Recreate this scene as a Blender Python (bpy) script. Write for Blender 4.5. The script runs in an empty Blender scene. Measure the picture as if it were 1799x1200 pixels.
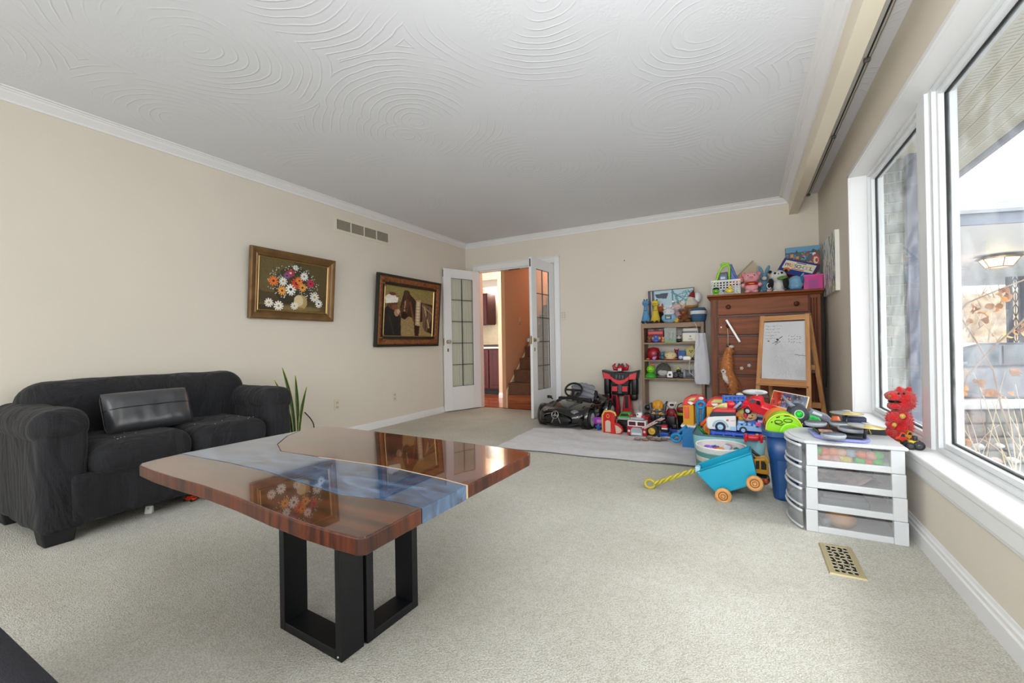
import bpy, math, random
import numpy as np
from mathutils import Vector, Matrix, noise as mnoise

R = math.radians
S = bpy.context.scene
COL = S.collection
random.seed(7)

# ------------------------------------------------------------------ camera
FPX, YAW, PIT, ROL, CH = 757.05, R(28.451), R(0.296), R(-0.966), 0.95
_F = Vector((-math.sin(YAW) * math.cos(PIT), math.cos(YAW) * math.cos(PIT), math.sin(PIT)))
_r = _F.cross(Vector((0, 0, 1))).normalized()
_u = _r.cross(_F)
CR = _r * math.cos(ROL) + _u * math.sin(ROL)
CU = CR.cross(_F)
CAMP = Vector((0, 0, CH))
cam_data = bpy.data.cameras.new('camera')
cam_data.sensor_width = 36.0
cam_data.lens = 36.0 * FPX / 1799.0
cam_data.clip_start = 0.05
cam_data.clip_end = 200
cam = bpy.data.objects.new('camera', cam_data)
COL.objects.link(cam)
cam.matrix_world = Matrix(((CR.x, CU.x, -_F.x, 0), (CR.y, CU.y, -_F.y, 0), (CR.z, CU.z, -_F.z, CH), (0, 0, 0, 1)))
S.camera = cam

# ------------------------------------------------------------------ world, lights, exposure
S.view_settings.view_transform = 'Standard'
S.view_settings.look = 'None'
S.view_settings.gamma = 1.0
S.view_settings.use_curve_mapping = False
S.view_settings.exposure = 0.22
S.cycles.use_denoising = True
S.cycles.max_bounces = 10
S.cycles.diffuse_bounces = 6
S.cycles.transparent_max_bounces = 24
S.cycles.sample_clamp_indirect = 6.0
S.cycles.caustics_reflective = False
S.cycles.caustics_refractive = False

world = bpy.data.worlds.new('overcast_sky')
S.world = world
world.use_nodes = True
wn, wl = world.node_tree.nodes, world.node_tree.links
wn.clear()
w_out = wn.new('ShaderNodeOutputWorld')
w_bg = wn.new('ShaderNodeBackground')
w_bg.inputs['Strength'].default_value = 3.1
w_tc = wn.new('ShaderNodeTexCoord')
w_sep = wn.new('ShaderNodeSeparateXYZ')
w_ramp = wn.new('ShaderNodeValToRGB')
w_ramp.color_ramp.elements[0].position = 0.0
w_ramp.color_ramp.elements[0].color = (0.86, 0.88, 0.90, 1)
w_ramp.color_ramp.elements[1].position = 0.6
w_ramp.color_ramp.elements[1].color = (0.96, 0.98, 1.0, 1)
wl.new(w_tc.outputs['Generated'], w_sep.inputs[0])
wl.new(w_sep.outputs['Z'], w_ramp.inputs[0])
wl.new(w_ramp.outputs[0], w_bg.inputs[0])
wl.new(w_bg.outputs[0], w_out.inputs[0])


def area(name, loc, aim, sx, sy, power, col=(1, 1, 1)):
    d = bpy.data.lights.new(name, 'AREA')
    d.shape = 'RECTANGLE'
    d.size, d.size_y, d.energy, d.color = sx, sy, power, col
    o = bpy.data.objects.new(name, d)
    COL.objects.link(o)
    o.location = loc
    o.rotation_euler = (Vector(aim) - Vector(loc)).to_track_quat('-Z', 'Y').to_euler()
    return o


def point(name, loc, power, r, col=(1, 1, 1)):
    d = bpy.data.lights.new(name, 'POINT')
    d.energy, d.shadow_soft_size, d.color = power, r, col
    o = bpy.data.objects.new(name, d)
    COL.objects.link(o)
    o.location = loc
    return o


# the brighter part of the overcast sky, low on the window side
_s = bpy.data.lights.new('veiled_sun', 'SUN')
_s.energy, _s.angle = 1.1, R(12)
_so = bpy.data.objects.new('veiled_sun', _s)
COL.objects.link(_so)
_so.rotation_euler = Vector((-1.0, 0.12, -1.12)).to_track_quat('-Z', 'Y').to_euler()
# fill light added in the unseen rear opening to brighten the room
area('rear_fill_light', (-1.0, -2.05, 1.25), (-.7, 3.0, 1.0), 2.6, 2.0, 36, (0.94, 0.97, 1.0))
# added fill light without a fixture, aimed up to brighten ceiling and window side
area('ceiling_fill_light', (0.1, 0.3, 1.5), (0.0, 1.9, 2.47), 0.6, 0.6, 36, (0.97, 0.985, 1.0))
# lamps of the hall and the kitchen beyond the glazed doors
point('hall_ceiling_lamp', (-3.6, 6.05, 2.15), 14, 0.10, (1.0, 0.80, 0.62))
point('stair_lamp', (-2.6, 7.2, 2.3), 16, 0.10, (1.0, 0.74, 0.55))
point('kitchen_lamp', (-4.5, 7.6, 2.0), 26, 0.15, (1.0, 0.93, 0.84))

# ------------------------------------------------------------------ pixel <-> place helpers (photo 1799 x 1200)


def ray(px, py):
    return _F + CR * ((px - 899.5) / FPX) - CU * ((py - 600) / FPX)


def aty(px, py, Y):
    d = ray(px, py)
    return CAMP + d * (Y / d.y)


def atx(px, py, X):
    d = ray(px, py)
    return CAMP + d * (X / d.x)


def atz(px, py, Z):
    d = ray(px, py)
    return CAMP + d * ((Z - CH) / d.z)


# ------------------------------------------------------------------ colours and materials
def lin(h):
    if isinstance(h, str):
        h = h.lstrip('#')
        c = [int(h[i:i + 2], 16) / 255 for i in (0, 2, 4)]
    else:
        c = list(h)
    return tuple(x / 12.92 if x <= 0.04045 else ((x + 0.055) / 1.055) ** 2.4 for x in c)


_mats = {}


def mat(name, col='#808080', rough=0.55, metal=0.0, bump=0.0, bscale=60.0, var=0.0, vscale=6.0, emit=None, es=1.0,
        coat=0.0, alpha=1.0, trans=0.0, sheen=0.0, spec=0.5, stretch=None):
    if name in _mats:
        return _mats[name]
    m = bpy.data.materials.new(name)
    m.use_nodes = True
    n, l = m.node_tree.nodes, m.node_tree.links
    b = n['Principled BSDF']
    c = lin(col)
    b.inputs['Base Color'].default_value = (*c, 1)
    b.inputs['Roughness'].default_value = rough
    b.inputs['Metallic'].default_value = metal
    b.inputs['Coat Weight'].default_value = coat
    b.inputs['Coat Roughness'].default_value = 0.05
    b.inputs['Specular IOR Level'].default_value = spec
    b.inputs['Alpha'].default_value = alpha
    b.inputs['Transmission Weight'].default_value = trans
    if sheen:
        b.inputs['Sheen Weight'].default_value = sheen
    if emit:
        b.inputs['Emission Color'].default_value = (*lin(emit), 1)
        b.inputs['Emission Strength'].default_value = es
    tc = n.new('ShaderNodeTexCoord')
    src = tc.outputs['Object']
    if stretch:
        mp = n.new('ShaderNodeMapping')
        mp.inputs['Scale'].default_value = stretch
        l.new(src, mp.inputs[0])
        src = mp.outputs[0]
    if var > 0:
        t = n.new('ShaderNodeTexNoise')
        t.inputs['Scale'].default_value = vscale
        t.inputs['Detail'].default_value = 4
        l.new(src, t.inputs['Vector'])
        rp = n.new('ShaderNodeValToRGB')
        rp.color_ramp.elements[0].position = 0.3
        rp.color_ramp.elements[1].position = 0.7
        rp.color_ramp.elements[0].color = (*[x * (1 - var) for x in c], 1)
        rp.color_ramp.elements[1].color = (*[min(1, x * (1 + var)) for x in c], 1)
        l.new(t.outputs['Fac'], rp.inputs[0])
        l.new(rp.outputs[0], b.inputs['Base Color'])
    if bump > 0:
        t = n.new('ShaderNodeTexNoise')
        t.inputs['Scale'].default_value = bscale
        t.inputs['Detail'].default_value = 3
        l.new(src, t.inputs['Vector'])
        bp = n.new('ShaderNodeBump')
        bp.inputs['Strength'].default_value = bump
        bp.inputs['Distance'].default_value = 0.01
        l.new(t.outputs['Fac'], bp.inputs['Height'])
        l.new(bp.outputs[0], b.inputs['Normal'])
    _mats[name] = m
    return m


def plastic(col, rough=0.32):
    return mat('plastic_' + col.lstrip('#') + ('' if rough == 0.32 else str(rough)), col, rough, spec=0.45)


def plush(col):
    return mat('plush_' + col.lstrip('#'), col, 0.95, bump=0.9, bscale=160, var=0.10, vscale=40, sheen=0.05)


def cloth(col):
    return mat('cloth_' + col.lstrip('#'), col, 0.9, bump=0.25, bscale=250, var=0.05, vscale=20)


def wood_mat(name, c1, c2, axis=2, scale=4.0, rough=0.4, coat=0.0, dist=6.0):
    """long grain along the axis"""
    if name in _mats:
        return _mats[name]
    m = bpy.data.materials.new(name)
    m.use_nodes = True
    n, l = m.node_tree.nodes, m.node_tree.links
    b = n['Principled BSDF']
    tc = n.new('ShaderNodeTexCoord')
    mp = n.new('ShaderNodeMapping')
    sc = [scale * 6] * 3
    sc[axis] = scale * 0.45
    mp.inputs['Scale'].default_value = sc
    l.new(tc.outputs['Object'], mp.inputs[0])
    t1 = n.new('ShaderNodeTexNoise')
    t1.inputs['Scale'].default_value = 1.0
    t1.inputs['Detail'].default_value = 6
    t1.inputs['Roughness'].default_value = 0.62
    t1.inputs['Distortion'].default_value = 0.8
    l.new(mp.outputs[0], t1.inputs['Vector'])
    rp = n.new('ShaderNodeValToRGB')
    rp.color_ramp.elements[0].position = 0.36
    rp.color_ramp.elements[1].position = 0.64
    rp.color_ramp.elements[0].color = (*lin(c1), 1)
    rp.color_ramp.elements[1].color = (*lin(c2), 1)
    l.new(t1.outputs['Fac'], rp.inputs[0])
    l.new(rp.outputs[0], b.inputs['Base Color'])
    b.inputs['Roughness'].default_value = rough
    b.inputs['Coat Weight'].default_value = coat
    b.inputs['Coat Roughness'].default_value = 0.03
    bp = n.new('ShaderNodeBump')
    bp.inputs['Strength'].default_value = 0.15
    bp.inputs['Distance'].default_value = 0.002
    l.new(t1.outputs['Fac'], bp.inputs['Height'])
    l.new(bp.outputs[0], b.inputs['Normal'])
    _mats[name] = m
    return m


def print_mat():
    if 'flat_print' in _mats:
        return _mats['flat_print']
    m = bpy.data.materials.new('flat_print')
    m.use_nodes = True
    n, l = m.node_tree.nodes, m.node_tree.links
    a = n.new('ShaderNodeAttribute')
    a.attribute_name = 'Col'
    l.new(a.outputs['Color'], n['Principled BSDF'].inputs['Base Color'])
    n['Principled BSDF'].inputs['Roughness'].default_value = 0.42
    _mats['flat_print'] = m
    return m


# ------------------------------------------------------------------ mesh builder
class MB:
    def __init__(self):
        self.v, self.f, self.mi, self.sm = [], [], [], []
        self.m = Matrix.Identity(4)
        self.cur = 0

    def at(self, loc=(0, 0, 0), rot=(0, 0, 0), scale=(1, 1, 1)):
        from mathutils import Euler
        self.m = Matrix.Translation(loc) @ Euler(rot).to_matrix().to_4x4() @ Matrix.Diagonal((*scale, 1))
        return self

    def mat(self, i):
        self.cur = i
        return self

    def add(self, verts, faces, smooth=False):
        o = len(self.v)
        m = self.m
        self.v += [tuple(m @ Vector(p)) for p in verts]
        flip = m.determinant() < 0
        for f in faces:
            g = [i + o for i in f]
            if flip:
                g.reverse()
            self.f.append(g)
            self.mi.append(self.cur)
            self.sm.append(smooth)
        return self

    def box(self, c, s):
        x, y, z = (k / 2 for k in s)
        cx, cy, cz = c
        v = [(cx + a * x, cy + b * y, cz + d * z) for a in (-1, 1) for b in (-1, 1) for d in (-1, 1)]
        return self.add(v, [(0, 1, 3, 2), (4, 6, 7, 5), (0, 4, 5, 1), (2, 3, 7, 6), (0, 2, 6, 4), (1, 5, 7, 3)])

    def span(self, x0, x1, y0, y1, z0, z1):
        return self.box(((x0 + x1) / 2, (y0 + y1) / 2, (z0 + z1) / 2), (abs(x1 - x0), abs(y1 - y0), abs(z1 - z0)))

    def rbox(self, c, s, r=0.01, k=2):
        """rounded box, r = corner radius, k = segments per half arc"""
        h = [max(q / 2 - r, 1e-5) for q in s]
        r = min(r, min(s) / 2)
        h = [max(q / 2 - r, 0.0) for q in s]
        keys, vs, fs = {}, [], []
        ang = [(-1, -R(45) + R(45) * i / k) for i in range(k + 1)] + [(1, R(45) * i / k) for i in range(k + 1)]

        def vid(p):
            q = (round(p[0], 6), round(p[1], 6), round(p[2], 6))
            if q not in keys:
                keys[q] = len(vs)
                vs.append(q)
            return keys[q]
        for ax in range(3):
            for sg in (-1, 1):
                u, w = (ax + 1) % 3, (ax + 2) % 3
                grid = []
                for (su, a) in ang:
                    row = []
                    for (sw, b) in ang:
                        d = [0, 0, 0]
                        d[ax] = sg
                        d[u] = math.tan(a)
                        d[w] = math.tan(b)
                        L = math.sqrt(sum(t * t for t in d))
                        p = [0, 0, 0]
                        p[ax] = sg * h[ax] + r * d[ax] / L
                        p[u] = su * h[u] + r * d[u] / L
                        p[w] = sw * h[w] + r * d[w] / L
                        row.append(vid([p[t] + c[t] for t in range(3)]))
                    grid.append(row)
                for i in range(len(grid) - 1):
                    for j in range(len(grid) - 1):
                        q = [grid[i][j], grid[i + 1][j], grid[i + 1][j + 1], grid[i][j + 1]]
                        if sg < 0:
                            q.reverse()
                        if len(set(q)) >= 3:
                            fs.append(list(dict.fromkeys(q)))
        return self.add(vs, fs, True)

    def ell(self, c, s, seg=16, rings=10):
        """ellipsoid, s = full sizes"""
        vs, fs = [(c[0], c[1], c[2] - s[2] / 2)], []
        for i in range(1, rings):
            th = math.pi * i / rings
            for j in range(seg):
                ph = 2 * math.pi * j / seg
                vs.append((c[0] + s[0] / 2 * math.sin(th) * math.cos(ph), c[1] + s[1] / 2 * math.sin(th) * math.sin(ph), c[2] - s[2] / 2 * math.cos(th)))
        vs.append((c[0], c[1], c[2] + s[2] / 2))
        top = len(vs) - 1
        for j in range(seg):
            k = (j + 1) % seg
            fs.append((0, 1 + k, 1 + j))
            for i in range(rings - 2):
                a, b = 1 + i * seg, 1 + (i + 1) * seg
                fs.append((a + j, a + k, b + k, b + j))
            a = 1 + (rings - 2) * seg
            fs.append((top, a + j, a + k))
        return self.add(vs, fs, True)

    def tube(self, pts, rad, seg=10, caps=True, closed=False, smooth=True):
        pts = [Vector(p) for p in pts]
        n = len(pts)
        rr = rad if isinstance(rad, (list, tuple)) else [rad] * n
        vs, fs = [], []
        up = None
        for i, p in enumerate(pts):
            if closed:
                t = pts[(i + 1) % n] - pts[i - 1]
            else:
                t = pts[min(i + 1, n - 1)] - pts[max(i - 1, 0)]
            t.normalize()
            if up is None:
                up = t.orthogonal().normalized()
            up = (up - t * up.dot(t))
            if up.length < 1e-6:
                up = t.orthogonal()
            up.normalize()
            w = t.cross(up)
            for j in range(seg):
                a = 2 * math.pi * j / seg
                vs.append(tuple(p + (up * math.cos(a) + w * math.sin(a)) * rr[i]))
        m = n if closed else n - 1
        for i in range(m):
            for j in range(seg):
                a, b = i * seg, ((i + 1) % n) * seg
                k = (j + 1) % seg
                fs.append((a + j, a + k, b + k, b + j))
        if caps and not closed:
            fs.append(tuple(reversed(range(seg))))
            fs.append(tuple((n - 1) * seg + j for j in range(seg)))
        return self.add(vs, fs, smooth)

    def cyl(self, p0, p1, r0, r1=None, seg=16, smooth=True):
        return self.tube([p0, p1], [r0, r0 if r1 is None else r1], seg, smooth=smooth)

    def bar(self, p0, p1, w, d, up=(0, 0, 1)):
        """straight square bar between two points, w across, d along 'up' side"""
        p0, p1, up = Vector(p0), Vector(p1), Vector(up)
        t = (p1 - p0).normalized()
        a = t.cross(up)
        if a.length < 1e-5:
            a = t.orthogonal()
        a.normalize()
        b = a.cross(t).normalized()
        v = [tuple(p + a * (i * w / 2) + b * (j * d / 2)) for p in (p0, p1) for i, j in ((-1, -1), (1, -1), (1, 1), (-1, 1))]
        return self.add(v, [(0, 1, 2, 3), (7, 6, 5, 4), (0, 4, 5, 1), (1, 5, 6, 2), (2, 6, 7, 3), (3, 7, 4, 0)])

    def lathe(self, prof, c=(0, 0, 0), seg=24, smooth=True, caps=True):
        """prof: [(r, z)...] bottom to top around +Z"""
        vs, fs = [], []
        for (r, z) in prof:
            for j in range(seg):
                a = 2 * math.pi * j / seg
                vs.append((c[0] + r * math.cos(a), c[1] + r * math.sin(a), c[2] + z))
        for i in range(len(prof) - 1):
            for j in range(seg):
                k = (j + 1) % seg
                fs.append((i * seg + j, i * seg + k, (i + 1) * seg + k, (i + 1) * seg + j))
        if prof[0] == prof[-1]:
            caps = False
        if caps and prof[0][0] > 1e-6:
            fs.append(tuple(reversed(range(seg))))
        if caps and prof[-1][0] > 1e-6:
            fs.append(tuple((len(prof) - 1) * seg + j for j in range(seg)))
        return self.add(vs, fs, smooth)

    def prism(self, poly, d0, d1, axis='y', smooth=False):
        """poly in the plane across the axis (x,z for y; x,y for z; y,z for x) extruded from d0 to d1"""
        def p3(p, d):
            return {'y': (p[0], d, p[1]), 'z': (p[0], p[1], d), 'x': (d, p[0], p[1])}[axis]
        n = len(poly)
        a = sum(poly[i][0] * poly[(i + 1) % n][1] - poly[(i + 1) % n][0] * poly[i][1] for i in range(n))
        if (a < 0) != (axis == 'y'):
            poly = list(reversed(poly))
        vs = [p3(p, d0) for p in poly] + [p3(p, d1) for p in poly]
        fs = [tuple(reversed(range(n))), tuple(range(n, 2 * n))]
        fs += [(i, (i + 1) % n, n + (i + 1) % n, n + i) for i in range(n)]
        if d1 < d0:
            fs = [tuple(reversed(f)) for f in fs]
        return self.add(vs, fs, smooth)

    def grid(self, fn, nu, nv, smooth=True):
        vs = [fn(i / nu, j / nv) for j in range(nv + 1) for i in range(nu + 1)]
        fs = [(j * (nu + 1) + i, j * (nu + 1) + i + 1, (j + 1) * (nu + 1) + i + 1, (j + 1) * (nu + 1) + i) for j in range(nv) for i in range(nu)]
        return self.add(vs, fs, smooth)

    def noise(self, amp, freq, seed=0, fn=None):
        out = []
        for p in self.v:
            q = Vector(p)
            k = fn(q) if fn else 1.0
            d = mnoise.noise_vector(q * freq + Vector((seed, seed * 1.7, 3.1)))
            out.append(tuple(q + d * amp * k))
        self.v = out
        return self

    def build(self, name, mats, parent=None, loc=None, rot=None, sub=0, auto=True):
        me = bpy.data.meshes.new(name)
        me.from_pydata(self.v, [], self.f)
        if not isinstance(mats, (list, tuple)):
            mats = [mats]
        for mm in mats:
            me.materials.append(mm)
        me.polygons.foreach_set('material_index', [min(i, len(mats) - 1) for i in self.mi])
        me.polygons.foreach_set('use_smooth', self.sm)
        me.update()
        o = bpy.data.objects.new(name, me)
        COL.objects.link(o)
        if parent:
            o.parent = parent
        if loc is not None:
            o.location = loc
        if rot is not None:
            o.rotation_euler = rot
        if sub:
            sm = o.modifiers.new('sub', 'SUBSURF')
            sm.levels = sm.render_levels = sub
        return o


def bevel(o, w=0.004, seg=2):
    b = o.modifiers.new('bevel', 'BEVEL')
    b.width, b.segments, b.limit_method = w, seg, 'ANGLE'
    b.angle_limit = R(35)
    return o


def thing(name, label, cat, loc=(0, 0, 0), rz=0, group=None, rot=None):
    o = bpy.data.objects.new(name, None)
    o.empty_display_size = 0.05
    COL.objects.link(o)
    o.location = loc
    o.rotation_euler = rot if rot else (0, 0, rz)
    o['label'], o['category'] = label, cat
    if group:
        o['group'] = group
    return o


def tag(o, label, cat, group=None, kind=None):
    o['label'], o['category'] = label, cat
    if group:
        o['group'] = group
    if kind:
        o['kind'] = kind
    return o


def struct(name, mb, mats, parent=None):
    o = mb.build(name, mats, parent)
    if parent is None:
        o['kind'] = 'structure'
    return o


def text_mesh(parent, name, s, size, loc, rot, m, extrude=0.0006, align='CENTER', font_scale=(1, 1)):
    cu = bpy.data.curves.new(name, 'FONT')
    cu.body = s
    cu.size = size
    cu.extrude = extrude
    cu.align_x = align
    cu.align_y = 'CENTER'
    o = bpy.data.objects.new(name, cu)
    dg = bpy.context.evaluated_depsgraph_get()
    COL.objects.link(o)
    dg.update()
    me = bpy.data.meshes.new_from_object(o.evaluated_get(dg))
    COL.objects.unlink(o)
    bpy.data.objects.remove(o)
    me.name = name
    me.materials.clear()
    me.materials.append(m)
    q = bpy.data.objects.new(name, me)
    COL.objects.link(q)
    q.parent = parent
    q.location, q.rotation_euler = loc, rot
    q.scale = (font_scale[0], font_scale[1], 1)
    return q


def printed(name, w, h, img, parent, loc=(0, 0, 0), rot=(0, 0, 0)):
    """flat print: img = rows x cols x 3 sRGB floats, row 0 at the top; lies in local xz facing -y"""
    ny, nx = img.shape[:2]
    xs = (np.arange(nx + 1) / nx - 0.5) * w
    zs = (np.arange(ny + 1) / ny) * h
    X, Z = np.meshgrid(xs, zs)
    co = np.stack([X, np.zeros_like(X), Z], -1).reshape(-1, 3)
    idx = np.arange((nx + 1) * (ny + 1)).reshape(ny + 1, nx + 1)
    f = np.stack([idx[:-1, :-1], idx[:-1, 1:], idx[1:, 1:], idx[1:, :-1]], -1).reshape(-1, 4)
    me = bpy.data.meshes.new(name)
    me.from_pydata(co.tolist(), [], f.tolist())
    a = me.color_attributes.new('Col', 'FLOAT_COLOR', 'CORNER')
    c = np.clip(img[::-1].reshape(-1, 3), 0, 1)
    c = np.where(c <= 0.04045, c / 12.92, ((c + 0.055) / 1.055) ** 2.4)
    c = np.concatenate([c, np.ones((len(c), 1))], 1)
    a.data.foreach_set('color', np.repeat(c, 4, axis=0).astype(np.float32).ravel())
    me.materials.append(print_mat())
    o = bpy.data.objects.new(name, me)
    COL.objects.link(o)
    o.parent, o.location, o.rotation_euler = parent, loc, rot
    return o


class Img:
    def __init__(self, w, h, bg):
        self.a = np.ones((h, w, 3)) * np.array(self.c(bg))
        self.y, self.x = np.mgrid[0:h, 0:w]
        self.x = (self.x + .5) / w
        self.y = (self.y + .5) / h
        self.asp = w / h
        self.rng = np.random.RandomState(3)

    @staticmethod
    def c(h):
        if isinstance(h, str):
            h = h.lstrip('#')
            return [int(h[i:i + 2], 16) / 255 for i in (0, 2, 4)]
        return h

    def put(self, m, col, al=1.0):
        self.a[m] = self.a[m] * (1 - al) + np.array(self.c(col)) * al
        return self

    def ell(self, cx, cy, rx, ry, col, al=1.0, ang=0):
        dx, dy = (self.x - cx) * self.asp, self.y - cy
        c, s = math.cos(ang), math.sin(ang)
        u, v = dx * c + dy * s, -dx * s + dy * c
        return self.put((u / rx) ** 2 + (v / ry) ** 2 < 1, col, al)

    def rect(self, x0, y0, x1, y1, col, al=1.0):
        return self.put((self.x >= x0) & (self.x < x1) & (self.y >= y0) & (self.y < y1), col, al)

    def poly(self, pts, col, al=1.0):
        m = np.zeros(self.x.shape, bool)
        n = len(pts)
        for i in range(n):
            (x0, y0), (x1, y1) = pts[i], pts[(i + 1) % n]
            if y0 == y1:
                continue
            cnd = ((self.y > y0) != (self.y > y1)) & (self.x < (x1 - x0) * (self.y - y0) / (y1 - y0) + x0)
            m ^= cnd
        return self.put(m, col, al)

    def line(self, x0, y0, x1, y1, w, col, al=1.0):
        dx, dy = (x1 - x0) * self.asp, y1 - y0
        L = dx * dx + dy * dy + 1e-9
        t = np.clip((((self.x - x0) * self.asp) * dx + (self.y - y0) * dy) / L, 0, 1)
        d = np.hypot((self.x - x0) * self.asp - t * dx, (self.y - y0) - t * dy)
        return self.put(d < w, col, al)

    def grain(self, amp):
        self.a += self.rng.randn(*self.a.shape[:2], 1) * amp
        return self

    def blot(self, n, amp, seed=1):
        r = np.random.RandomState(seed)
        for _ in range(n):
            cx, cy, s = r.rand(), r.rand(), 0.05 + 0.2 * r.rand()
            g = np.exp(-(((self.x - cx) * self.asp) ** 2 + (self.y - cy) ** 2) / (s * s))[..., None]
            self.a += g * amp * (r.rand() - .5) * 2
        return self

# ================================================================== the room
XL, XR, YF, YB, ZC = -3.76, 0.69, 5.48, -2.1, 2.47
DX0, DX1, DZ = -3.53, -2.29, 2.05            # doorway in the far wall
M_wall = mat('wall_paint', '#dad2c4', 0.85, bump=0.06, bscale=180, var=0.015, vscale=1.5)
M_trim = mat('white_trim_paint', '#e6e6e6', 0.42, spec=0.4)
M_trim2 = mat('white_vinyl', '#dfe2e3', 0.35)
M_hall = mat('hall_wall_paint', '#cf9a74', 0.85, bump=0.05, bscale=150)
M_hallw = mat('hall_cream_paint', '#dcc7a8', 0.85, bump=0.05, bscale=150)
M_black = mat('black_line', '#101010', 0.6)


def carpet_mat():
    m = bpy.data.materials.new('berber_carpet')
    m.use_nodes = True
    n, l = m.node_tree.nodes, m.node_tree.links
    b = n['Principled BSDF']
    b.inputs['Roughness'].default_value = 1.0
    b.inputs['Specular IOR Level'].default_value = 0.1
    tc = n.new('ShaderNodeTexCoord')
    big = n.new('ShaderNodeTexNoise'); big.inputs['Scale'].default_value = 1.1; big.inputs['Detail'].default_value = 5
    mid = n.new('ShaderNodeTexNoise'); mid.inputs['Scale'].default_value = 26; mid.inputs['Detail'].default_value = 3
    loop = n.new('ShaderNodeTexVoronoi'); loop.inputs['Scale'].default_value = 210
    l.new(tc.outputs['Object'], big.inputs['Vector']); l.new(tc.outputs['Object'], mid.inputs['Vector']); l.new(tc.outputs['Object'], loop.inputs['Vector'])
    r1 = n.new('ShaderNodeValToRGB')
    r1.color_ramp.elements[0].position = 0.3; r1.color_ramp.elements[1].position = 0.62
    r1.color_ramp.elements[0].color = (*lin('#d0cec4'), 1)
    r1.color_ramp.elements[1].color = (*lin('#e8e7e0'), 1)
    l.new(big.outputs['Fac'], r1.inputs[0])
    mx = n.new('ShaderNodeMix'); mx.data_type = 'RGBA'; mx.blend_type = 'MULTIPLY'; mx.inputs['Factor'].default_value = 1.0
    r2 = n.new('ShaderNodeValToRGB')
    r2.color_ramp.elements[0].position = 0.0; r2.color_ramp.elements[1].position = 0.75
    r2.color_ramp.elements[0].color = (1, 1, 1, 1); r2.color_ramp.elements[1].color = (0.66, 0.65, 0.61, 1)
    l.new(loop.outputs['Distance'], r2.inputs[0])
    l.new(r1.outputs[0], mx.inputs[6]); l.new(r2.outputs[0], mx.inputs[7])
    mx2 = n.new('ShaderNodeMix'); mx2.data_type = 'RGBA'; mx2.blend_type = 'MULTIPLY'; mx2.inputs['Factor'].default_value = 1.0
    r3 = n.new('ShaderNodeValToRGB')
    r3.color_ramp.elements[0].position = 0.35; r3.color_ramp.elements[1].position = 0.65
    r3.color_ramp.elements[0].color = (0.93, 0.93, 0.91, 1); r3.color_ramp.elements[1].color = (1, 1, 1, 1)
    l.new(mid.outputs['Fac'], r3.inputs[0])
    l.new(mx.outputs[2], mx2.inputs[6]); l.new(r3.outputs[0], mx2.inputs[7])
    l.new(mx2.outputs[2], b.inputs['Base Color'])
    bp = n.new('ShaderNodeBump'); bp.inputs['Strength'].default_value = 0.8; bp.inputs['Distance'].default_value = 0.003; bp.invert = True
    l.new(loop.outputs['Distance'], bp.inputs['Height']); l.new(bp.outputs[0], b.inputs['Normal'])
    return m


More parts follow.
